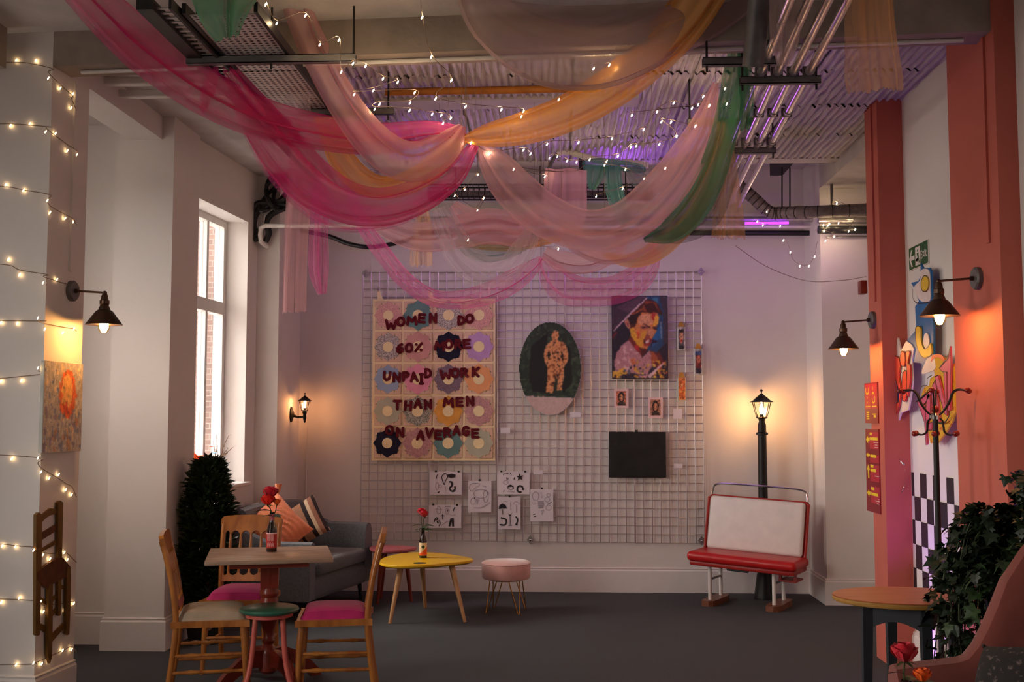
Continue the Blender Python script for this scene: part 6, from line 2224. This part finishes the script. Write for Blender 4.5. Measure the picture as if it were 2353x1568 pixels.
# ------------------------------------------------------------------ sheer drapes
def drape(name, label, pts, m, folds=3, amp=.10, gather=.42, seed=0, nu=40, k=10, fray=0, flip=False, pinch=True, group='sheer drapes under the ceiling', lean=.25):
    """a length of sheer cloth swagged along pts = [(px, py, depth, width in px)], gathered into lengthwise folds"""
    rg = random.Random(seed)
    folds = max(1.2, folds * .55)
    gather *= .75
    C = []
    for (px, py, Y, wp) in pts:
        p_ = P(px, py, Y)
        C.append((p_.x, p_.y, p_.z, wp * Y / F))
    C = catmull(C, k)
    n = len(C)
    ph = [rg.uniform(0, 6.28) for _ in range(5)]
    v, uv = [], []
    N0 = None
    acc = 0
    fr = [[rg.uniform(-1, 1) for _ in range(nu + 1)] for _ in range(2)]
    for i in range(n):
        c = Vector(C[i][:3]); w_ = max(.004, C[i][3])
        t_ = Vector(C[min(i + 1, n - 1)][:3]) - Vector(C[max(i - 1, 0)][:3])
        if i: acc += (c - Vector(C[i - 1][:3])).length
        t_.normalize()
        N = t_.cross(Vector((0, 1, 0)))
        if N.length < 1e-3: N = Vector((0, 0, 1))
        N.normalize()
        if N0 is not None and N.dot(N0) < 0: N = -N
        N0 = N
        D = (Vector((0, 1, 0)) + N * lean * math.sin(acc * .8 + ph[4])).normalized()
        s = acc
        for j in range(nu + 1):
            u = j / nu - .5
            th = 2 * PI * folds * (u + .09 * math.sin(5.1 * u + ph[3] + s * .35) + .05 * math.sin(9.7 * u + ph[1]))
            env = .35 + .65 * (.5 + .5 * math.sin(4.3 * u + ph[4] + s * .8))
            uu = u + env * gather / folds * .5 * math.sin(th + ph[0] + s * .9) * (1 - abs(2 * u) ** 4)
            uu += .05 * math.sin(3.1 * u + s * 1.4 + ph[1]) * (1 - 4 * u * u)
            d = .55 * env * amp * (.35 + .65 * min(1, w_ / .3)) * (math.sin(th + ph[2] + s * .7) + .5 * math.sin(th * 1.7 + ph[3] - s * .5)) + .3 * w_ * (4 * u * u - .3) * .35
            q = c + N * (w_ * uu) + D * d
            if fray and i in (0, n - 1) and (fray == 3 or (fray == 1) == (i == n - 1)):
                q += t_ * fr[0][j] * .011
            v.append(q); uv.append((j / nu, acc))
    w1 = nu + 1
    f = [(i * w1 + j, i * w1 + j + 1, (i + 1) * w1 + j + 1, (i + 1) * w1 + j) for i in range(n - 1) for j in range(nu)]
    b = MB(); b.add(v, f)
    o = b.build(name, m, None, world=True, angle=180)
    me = o.data
    ul = me.uv_layers.new(name='UVMap')
    idx = np.zeros(len(me.loops), np.int32); me.loops.foreach_get('vertex_index', idx)
    ul.data.foreach_set('uv', np.array(uv, np.float32)[idx].ravel())
    for (px, py, Y, wp) in (pts[0], pts[-1]):       # hung by thin cords
        p_ = P(px, py, Y)
        if py > 20 and p_.z < CEIL - .12 and wp < 60:
            b = MB(); b.cyl(tuple(p_), (p_.x, p_.y, CEIL if p_.y < 8.6 else 3.8), .0014, n=4); b.build('hanging_cord', M['wirec'], o, world=True)
    return tag(o, label, 'drape', group)


D = drape
# back layers first
D('sheer_drape', 'wide mauve sheer hammock of cloth at the top centre', [(1085, -60, 5.3, 120), (1160, 20, 5.35, 210), (1260, 70, 5.4, 250), (1370, 85, 5.4, 230), (1500, 40, 5.4, 200), (1640, -20, 5.35, 170), (1760, -70, 5.3, 90)], MAUVE, 3, .10, .5, 1)
D('sheer_drape', 'white sheer piece bunched beside the pale pink swag at upper left', [(690, 110, 6.1, 20), (682, 150, 6.1, 56), (680, 200, 6.1, 66), (690, 240, 6.12, 50), (705, 268, 6.15, 24)], WHITE, 2, .05, .4, 2)
D('sheer_drape', 'amber cloth hanging down behind the pale pink swag on the left', [(722, 215, 6.4, 20), (742, 265, 6.4, 46), (765, 310, 6.35, 60), (790, 370, 6.3, 66), (840, 418, 6.25, 66), (900, 428, 6.2, 60), (970, 400, 6.15, 64), (1030, 350, 6.1, 56), (1072, 312, 6.05, 18)], AMBER, 3, .07, .4, 3)
D('sheer_drape', 'long hot pink swag from the top left corner to the central knot', [(150, -60, 5.0, 90), (250, 40, 5.15, 112), (340, 122, 5.3, 118), (470, 212, 5.5, 112), (600, 272, 5.7, 100), (740, 305, 5.85, 88), (870, 318, 5.95, 78), (985, 304, 6.0, 58), (1070, 302, 6.05, 22)], HOT, 4, .07, .5, 4)
D('sheer_drape', 'short hot pink tail knotted at the ladder tray', [(493, 118, 5.55, 8), (490, 150, 5.55, 26), (484, 188, 5.55, 34), (472, 228, 5.55, 28), (466, 262, 5.55, 8)], HOT, 2, .03, .4, 5)
D('sheer_drape', 'deep hot pink swag looping low from the ladder tray to the central knot', [(506, 118, 5.55, 10), (536, 175, 5.6, 44), (578, 246, 5.7, 84), (634, 328, 5.8, 112), (702, 408, 5.9, 118), (784, 460, 5.95, 104), (870, 476, 6.0, 92), (960, 452, 6.0, 84), (1040, 400, 6.05, 62), (1092, 332, 6.05, 22)], HOT, 4, .08, .6, 6)
D('sheer_drape', 'lower bright pink layer of the deep swag on the left', [(575, 300, 5.85, 36), (632, 378, 5.95, 66), (700, 442, 6.05, 84), (770, 492, 6.1, 78), (860, 500, 6.1, 66), (950, 482, 6.1, 44), (1030, 430, 6.1, 24)], ROSE, 3, .06, .6, 7)
D('sheer_drape', 'pale pink swag falling from the top to the central knot', [(655, -60, 5.35, 66), (690, 40, 5.45, 68), (732, 135, 5.6, 72), (785, 232, 5.75, 76), (850, 318, 5.85, 86), (915, 366, 5.9, 96), (975, 366, 5.95, 96), (1030, 328, 6.0, 76), (1062, 290, 6.03, 20)], BLUSH, 3, .06, .45, 8)
D('sheer_drape', 'pale pink underlayer below the central knot on the left', [(760, 330, 6.4, 40), (830, 385, 6.4, 50), (920, 395, 6.35, 60), (1000, 375, 6.3, 60), (1060, 310, 6.1, 20)], WHITE, 3, .05, .4, 9)
D('sheer_drape', 'broad amber swag rising from the central knot to the top right', [(1068, 318, 6.02, 22), (1120, 308, 5.98, 58), (1200, 292, 5.9, 82), (1300, 258, 5.8, 94), (1400, 202, 5.65, 102), (1490, 130, 5.5, 108), (1570, 45, 5.35, 112), (1640, -60, 5.2, 112)], AMBER, 3, .06, .35, 10)
D('sheer_drape', 'grey mauve sheer edge beside the amber swag at the top right', [(1500, 130, 5.6, 60), (1600, 60, 5.5, 80), (1690, -20, 5.4, 90), (1740, -70, 5.35, 80)], MAUVE, 2, .06, .4, 11)
# right hand group
D('sheer_drape', 'dark green swag tied to the strut, sweeping down to the right', [(1690, 92, 5.75, 22), (1692, 150, 5.8, 56), (1682, 230, 5.9, 62), (1660, 320, 6.0, 62), (1630, 410, 6.15, 68), (1590, 480, 6.25, 72), (1540, 530, 6.35, 56), (1480, 552, 6.4, 10)], GREEN, 3, .06, .4, 12)
D('sheer_drape', 'grey green thinner layer beside the dark green swag', [(1700, 130, 5.85, 30), (1700, 230, 5.95, 44), (1682, 340, 6.1, 52), (1655, 430, 6.2, 60), (1620, 500, 6.3, 66), (1560, 540, 6.4, 40), (1500, 545, 6.45, 10)], sheer('voile_grey_green', (.16, .17, .11), .5, .2), 3, .05, .4, 13)
D('sheer_drape', 'green tail hanging from the strut beside the dark green swag', [(1702, 100, 5.7, 16), (1712, 170, 5.7, 34), (1716, 240, 5.7, 32), (1712, 300, 5.7, 24)], GREEN, 2, .04, .4, 14, fray=1)
D('sheer_drape', 'amber lining showing inside the dark green swag', [(1660, 280, 6.2, 20), (1650, 350, 6.3, 34), (1615, 440, 6.4, 46), (1570, 515, 6.5, 52), (1500, 580, 6.6, 46), (1440, 598, 6.65, 30), (1390, 585, 6.7, 10)], AMBER, 3, .05, .4, 15)
D('sheer_drape', 'peach sheer tail hanging square behind the green swag', [(1668, 285, 6.3, 12), (1670, 350, 6.3, 36), (1672, 430, 6.32, 56), (1674, 490, 6.34, 70), (1674, 548, 6.34, 80)], PEACH, 3, .04, .3, 16, fray=1)
D('sheer_drape', 'large pale pink swag from the central knot to the green swag', [(1105, 335, 6.05, 24), (1140, 385, 6.1, 76), (1190, 445, 6.2, 96), (1260, 500, 6.3, 98), (1350, 530, 6.35, 92), (1440, 508, 6.3, 96), (1520, 440, 6.2, 100), (1580, 360, 6.1, 86), (1620, 280, 6.0, 60), (1645, 190, 5.9, 14)], BLUSH, 4, .07, .45, 17)
D('sheer_drape', 'lower pale pink fold under the large swag on the right', [(1290, 520, 6.5, 40), (1340, 555, 6.5, 66), (1410, 570, 6.5, 72), (1490, 540, 6.5, 60), (1540, 490, 6.5, 40)], BLUSH, 3, .05, .45, 18)
D('sheer_drape', 'pink cloth pegged flat on a line in front of the back wall', [(1300, 388, 7.6, 96), (1298, 430, 7.6, 100), (1296, 480, 7.6, 104), (1300, 520, 7.6, 84), (1310, 560, 7.6, 40)], BLUSH, 3, .04, .3, 19)
D('sheer_drape', 'green strip draped over the insulated hose', [(1338, 378, 8.3, 12), (1370, 376, 8.3, 26), (1420, 380, 8.3, 26), (1470, 388, 8.3, 22), (1484, 392, 8.3, 8)], GREEN, 2, .03, .3, 20)
D('sheer_drape', 'green tail at the left end of the hose', [(1368, 380, 8.25, 60), (1364, 405, 8.25, 46), (1360, 436, 8.25, 14)], GREEN, 2, .03, .3, 21)
D('sheer_drape', 'green tail hanging straight below the middle of the hose', [(1406, 380, 8.25, 40), (1410, 430, 8.25, 42), (1424, 480, 8.25, 38), (1440, 520, 8.25, 26)], GREEN, 2, .03, .3, 22)
D('sheer_drape', 'grey green tail at the right end of the hose', [(1452, 386, 8.25, 36), (1468, 410, 8.25, 40), (1486, 440, 8.25, 26)], sheer('voile_sage', (.13, .19, .12), .55, .2), 2, .03, .3, 23)
# rear group above the quilt
D('sheer_drape', 'pale pink swag behind the deep pink one, above the quilt', [(850, 508, 7.2, 20), (900, 528, 7.2, 54), (970, 545, 7.2, 70), (1060, 532, 7.15, 80), (1130, 520, 7.1, 84), (1200, 532, 7.1, 74), (1260, 520, 7.1, 40)], BLUSH, 4, .06, .5, 24)
D('sheer_drape', 'white sheer loop hanging lowest above the oval painting', [(1008, 478, 7.0, 50), (1030, 530, 7.0, 64), (1062, 588, 7.0, 76), (1110, 625, 7.0, 76), (1165, 618, 7.0, 62), (1205, 570, 7.0, 54), (1228, 520, 7.0, 30)], WHITE, 4, .06, .5, 25)
D('sheer_drape', 'muted green swag glimpsed between the pale pink ones', [(1050, 545, 7.5, 16), (1080, 570, 7.5, 42), (1130, 580, 7.5, 46), (1190, 566, 7.5, 36), (1235, 545, 7.5, 14)], sheer('voile_moss', (.10, .24, .14), .6, .2), 2, .04, .4, 26)
D('sheer_drape', 'narrow amber strip behind the muted green swag', [(1050, 560, 7.6, 10), (1110, 566, 7.6, 18), (1180, 566, 7.6, 24), (1240, 556, 7.6, 22), (1290, 548, 7.6, 12)], AMBER, 2, .03, .3, 27)
D('sheer_drape', 'pale pink fold above the white loop', [(1040, 470, 7.3, 24), (1085, 510, 7.3, 66), (1150, 532, 7.3, 66), (1215, 510, 7.3, 46), (1235, 470, 7.3, 16)], BLUSH, 3, .05, .45, 28)
D('sheer_drape', 'pale pink fold with gathered edge right of the white loop', [(1250, 580, 7.1, 30), (1290, 600, 7.1, 50), (1350, 605, 7.1, 48), (1410, 580, 7.1, 40), (1440, 545, 7.1, 14)], BLUSH, 3, .05, .5, 29)
D('sheer_drape', 'bright pink swag dipping across the top of the quilt', [(772, 372, 7.4, 10), (800, 440, 7.45, 28), (838, 524, 7.5, 36), (880, 585, 7.5, 40), (930, 645, 7.5, 40), (990, 684, 7.5, 40), (1050, 690, 7.5, 44), (1120, 675, 7.5, 52), (1180, 645, 7.5, 54), (1225, 612, 7.5, 34), (1245, 592, 7.5, 12)], ROSE, 3, .05, .55, 30)
D('sheer_drape', 'bright pink sheer loop over the portrait painting', [(1242, 592, 7.5, 12), (1262, 625, 7.5, 56), (1298, 662, 7.5, 76), (1350, 672, 7.5, 66), (1410, 668, 7.5, 66), (1460, 645, 7.5, 66), (1492, 610, 7.5, 48), (1508, 572, 7.5, 20)], ROSE, 3, .05, .6, 31)
D('sheer_drape', 'yellow tail with frayed end hanging above the quilt', [(972, 478, 7.8, 22), (972, 500, 7.8, 34), (970, 540, 7.8, 46), (968, 575, 7.8, 52), (967, 612, 7.8, 54)], PEACH, 3, .03, .3, 32, fray=1)
D('sheer_drape', 'frayed pale pink strip hanging straight at the left of the back wall', [(690, 330, 6.6, 50), (688, 420, 6.6, 58), (682, 520, 6.6, 58), (678, 620, 6.6, 56), (676, 718, 6.6, 56)], BLUSH, 2, .05, .3, 33, fray=1)
D('sheer_drape', 'bright pink strip gathered at its foot, hanging left of the quilt', [(738, 400, 6.8, 24), (735, 460, 6.8, 44), (732, 540, 6.8, 46), (732, 620, 6.8, 48), (740, 676, 6.8, 22)], ROSE, 2, .05, .5, 34)
D('sheer_drape', 'pale pink piece between the strut and the deep pink swag', [(700, 300, 6.7, 30), (726, 350, 6.7, 60), (752, 410, 6.7, 60), (790, 460, 6.7, 30)], BLUSH, 2, .05, .4, 35)
# pieces at the upper edge
D('sheer_drape', 'crumpled dark green cloth hanging from the top left', [(520, -60, 4.7, 190), (516, -10, 4.7, 165), (515, 35, 4.7, 120), (522, 88, 4.7, 56)], sheer('voile_bright_green', (.05, .30, .14), .72, .3), 3, .10, .5, 36, fray=1)
D('sheer_drape', 'amber sheer tail hanging at the top right', [(2000, -60, 4.6, 110), (2000, 30, 4.6, 118), (2005, 110, 4.6, 126), (2010, 170, 4.6, 136), (2014, 208, 4.6, 130)], PEACH, 3, .07, .45, 37, fray=1)
D('sheer_drape', 'mauve sheer tail hanging across the silver conduits', [(1808, -60, 4.9, 86), (1808, 20, 4.9, 80), (1806, 90, 4.9, 70), (1800, 150, 4.9, 30)], MAUVE, 2, .05, .4, 38)
# the line carrying the pegged cloth
b = MB(); b.tube([tuple(v) for v in catmull([tuple(P(x, y, 7.6)) for x, y in ((1090, 345), (1180, 380), (1260, 393), (1320, 393), (1345, 378))], 5)], .003, 5)
tag(b.build('drape_cord', M['wirec'], None, world=True), 'thin cord carrying the pegged pink cloth', 'cord')
b = MB(); b.tube([tuple(v) for v in catmull([tuple(P(x, y, Y)) for x, y, Y in ((1690, 565, 9.6), (1760, 612, 9.3), (1850, 645, 8.7), (1930, 645, 8.0), (1990, 636, 7.4))], 6)], .0028, 5)
tag(b.build('slack_wire', M['wirec'], None, world=True), 'thin slack wire from the back wall to the farther salmon pillar', 'wire')

# ------------------------------------------------------------------ fairy lights
bb = MB(); bb.lathe([(0, -.0095), (.0026, -.006), (.0034, 0), (.0026, .006), (0, .0095)], 8)
fm = bb.mesh('bulb', M['fairy'])
fp = bb.mesh('bulb', M['fairyp'])


def lights(label, strands, bulbs, wire_r=.0022, origin=None):
    """strands: wire paths in the room; bulbs: points in the room"""
    o = Vector(bulbs[0]) if origin is None else Vector(origin)
    t = thing('fairy_lights', label, 'fairy lights', o, 0, 'warm fairy lights')
    for s in strands:
        b = MB(); b.tube([tuple(q) for q in s], wire_r, 5); b.build('wire', M['wirec'], t, world=True)
    for p_ in bulbs:
        c = link('bulb', fm if origin is None else fp, t); c.matrix_local = Matrix.Translation(Vector(p_) - o) @ Ry(R(28))
    return t


front_n = Vector((-.875, .06, 0)).normalized()
fno = Vector((front_n.y, -front_n.x, 0))
if fno.y > 0: fno = -fno


def PFR(px, py):
    d = ray(px, py); o = Vector((0, 0, CAMZ))
    return o + d * ((PA - o).dot(fno) / d.dot(fno)) + fno * .012


rows = [([(40, 140), (85, 141)], [(106, 180), (134, 203), (163, 216), (159, 248)], 150),
        ([(27, 290), (71, 286)], [(100, 303), (123, 307), (150, 347), (172, 356)], 285),
        ([(16, 426), (57, 438)], [(104, 461), (110, 489), (145, 502), (163, 511)], 425),
        ([(22, 597), (48, 632)], [(94, 650), (126, 643), (157, 660), (163, 668)], 600),
        ([(5, 742), (42, 744)], [(82, 731), (98, 757), (140, 765), (165, 756)], 738),
        ([(5, 877), (52, 875)], [(82, 846)], 872),
        ([(30, 1054)], [(82, 1053), (89, 1085), (108, 1099), (130, 1091), (146, 1126), (160, 1137)], 1035),
        ([(8, 1254), (38, 1256)], [(72, 1265), (94, 1275), (110, 1285), (143, 1270), (150, 1287)], 1245),
        ([(6, 1384), (47, 1374)], [(89, 1383), (95, 1406), (130, 1389), (145, 1401), (165, 1387)], 1376),
        ([(40, 1527)], [(72, 1524), (91, 1526), (110, 1518), (139, 1495), (160, 1493)], 1530)]
st_, bu_ = [], []
for fr_, rt_, y0 in rows:
    pf = [PFR(*q) for q in fr_]
    pr = [PF(*q) + pnrm * .012 for q in rt_]
    corner = PFR(78, (fr_[-1][1] + rt_[0][1]) / 2 + 8) + fno * .0
    wire = [PFR(-60, y0 + 6)] + [q.copy() for q in pf] + [Vector((PA.x + .012, PA.y - .012, corner.z))] + [q.copy() for q in pr]
    zz = [q.z for q in wire]
    for _ in range(4):
        zz = [(zz[max(0, i - 1)] + 2 * zz[i] + zz[min(len(zz) - 1, i + 1)]) / 4 for i in range(len(zz))]
    for q, z_ in zip(wire, zz):
        q.z = z_ + .012
    if len(pr) > 1:
        e = PF(171, rt_[-1][1] + 6) + pnrm * .012; wire.append(e)
    st_.append([tuple(v) for v in catmull([tuple(q) for q in wire], 4)])
    bu_ += pf + pr
lights('strings of warm fairy lights wound round the white pillar on the left', st_, bu_, origin=(PA.x, PA.y, .3))
for i, (label, Y0, Y1, pts) in enumerate((
    ('string of fairy lights from the top left down to the central knot', 5.0, 6.1, [(611, 10), (636, 54), (702, 36), (735, 103), (779, 92), (784, 166), (811, 146), (840, 152), (880, 181), (914, 189), (858, 208), (814, 217), (953, 213), (942, 237), (872, 240), (861, 251), (941, 254), (993, 263), (1014, 265), (1036, 272), (1018, 284)]),
    ('string of fairy lights hanging from the top centre', 4.9, 6.3, [(966, -30), (970, 40), (991, 131), (1037, 185), (1001, 227), (1070, 245), (1152, 252), (1203, 256), (1198, 268), (1284, 229)]),
    ('single fairy light strand behind the mauve hammock of cloth', 5.6, 5.6, [(1364, 158), (1400, 150)]),
    ('string of fairy lights fanning from the central knot to the green swag', 6.0, 6.6, [(1082, 329), (1124, 354), (1203, 345), (1219, 354), (1257, 332), (1329, 328), (1406, 319), (1479, 298), (1510, 257), (1548, 237), (1590, 249), (1616, 222), (1666, 204)]),
    ('second string of fairy lights reaching the green swag, lower one', 6.4, 6.0, [(1355, 367), (1420, 359), (1450, 338), (1462, 336), (1515, 332), (1555, 314), (1520, 280), (1542, 281), (1598, 290), (1630, 243), (1604, 241), (1670, 239), (1452, 265)]),
    ('string of fairy lights along the back ceiling near the insulated hose', 7.6, 8.2, [(1180, 390), (1252, 406), (1262, 364), (1281, 360), (1303, 370), (1325, 373), (1394, 371), (1389, 380), (1437, 390), (1480, 411), (1529, 387), (1431, 434), (1370, 452)]),
    ('string of fairy lights in front of the basket tray', 8.2, 8.6, [(1098, 402), (1068, 436), (1045, 450), (1097, 484), (1112, 456), (1075, 552), (1283, 573)]),
    ('string of fairy lights tangled on the pipes at the right column', 9.15, 9.25, [(1740, 510), (1753, 518), (1793, 520), (1762, 487), (1881, 488), (1923, 467), (1965, 494), (1950, 532), (1965, 528), (1927, 513), (1906, 515), (1902, 519), (1892, 518), (1894, 532), (1917, 544), (1897, 554)]),
    ('loop of fairy lights hanging below the pipes at the right column', 9.2, 9.2, [(1800, 553), (1808, 562), (1816, 580), (1822, 600), (1838, 612), (1859, 612), (1872, 590), (1878, 560)]))):
    n = len(pts)
    q = [P(x, y, Y0 + (Y1 - Y0) * k / max(1, n - 1)) for k, (x, y) in enumerate(pts)]
    up = [tuple(v + Vector((0, 0, .016))) for v in q]
    ex = [[up[0], (up[0][0], up[0][1], CEIL)]] if up[0][2] < CEIL - .1 and Y0 > 7 and Y0 < 9 else []
    bl_ = q if 'loop' not in label else [q[0], q[2], q[4], q[5], q[6]]
    lights(label, [[tuple(v) for v in catmull(up, 5)] if n > 2 else up] + ex, bl_, .0018)
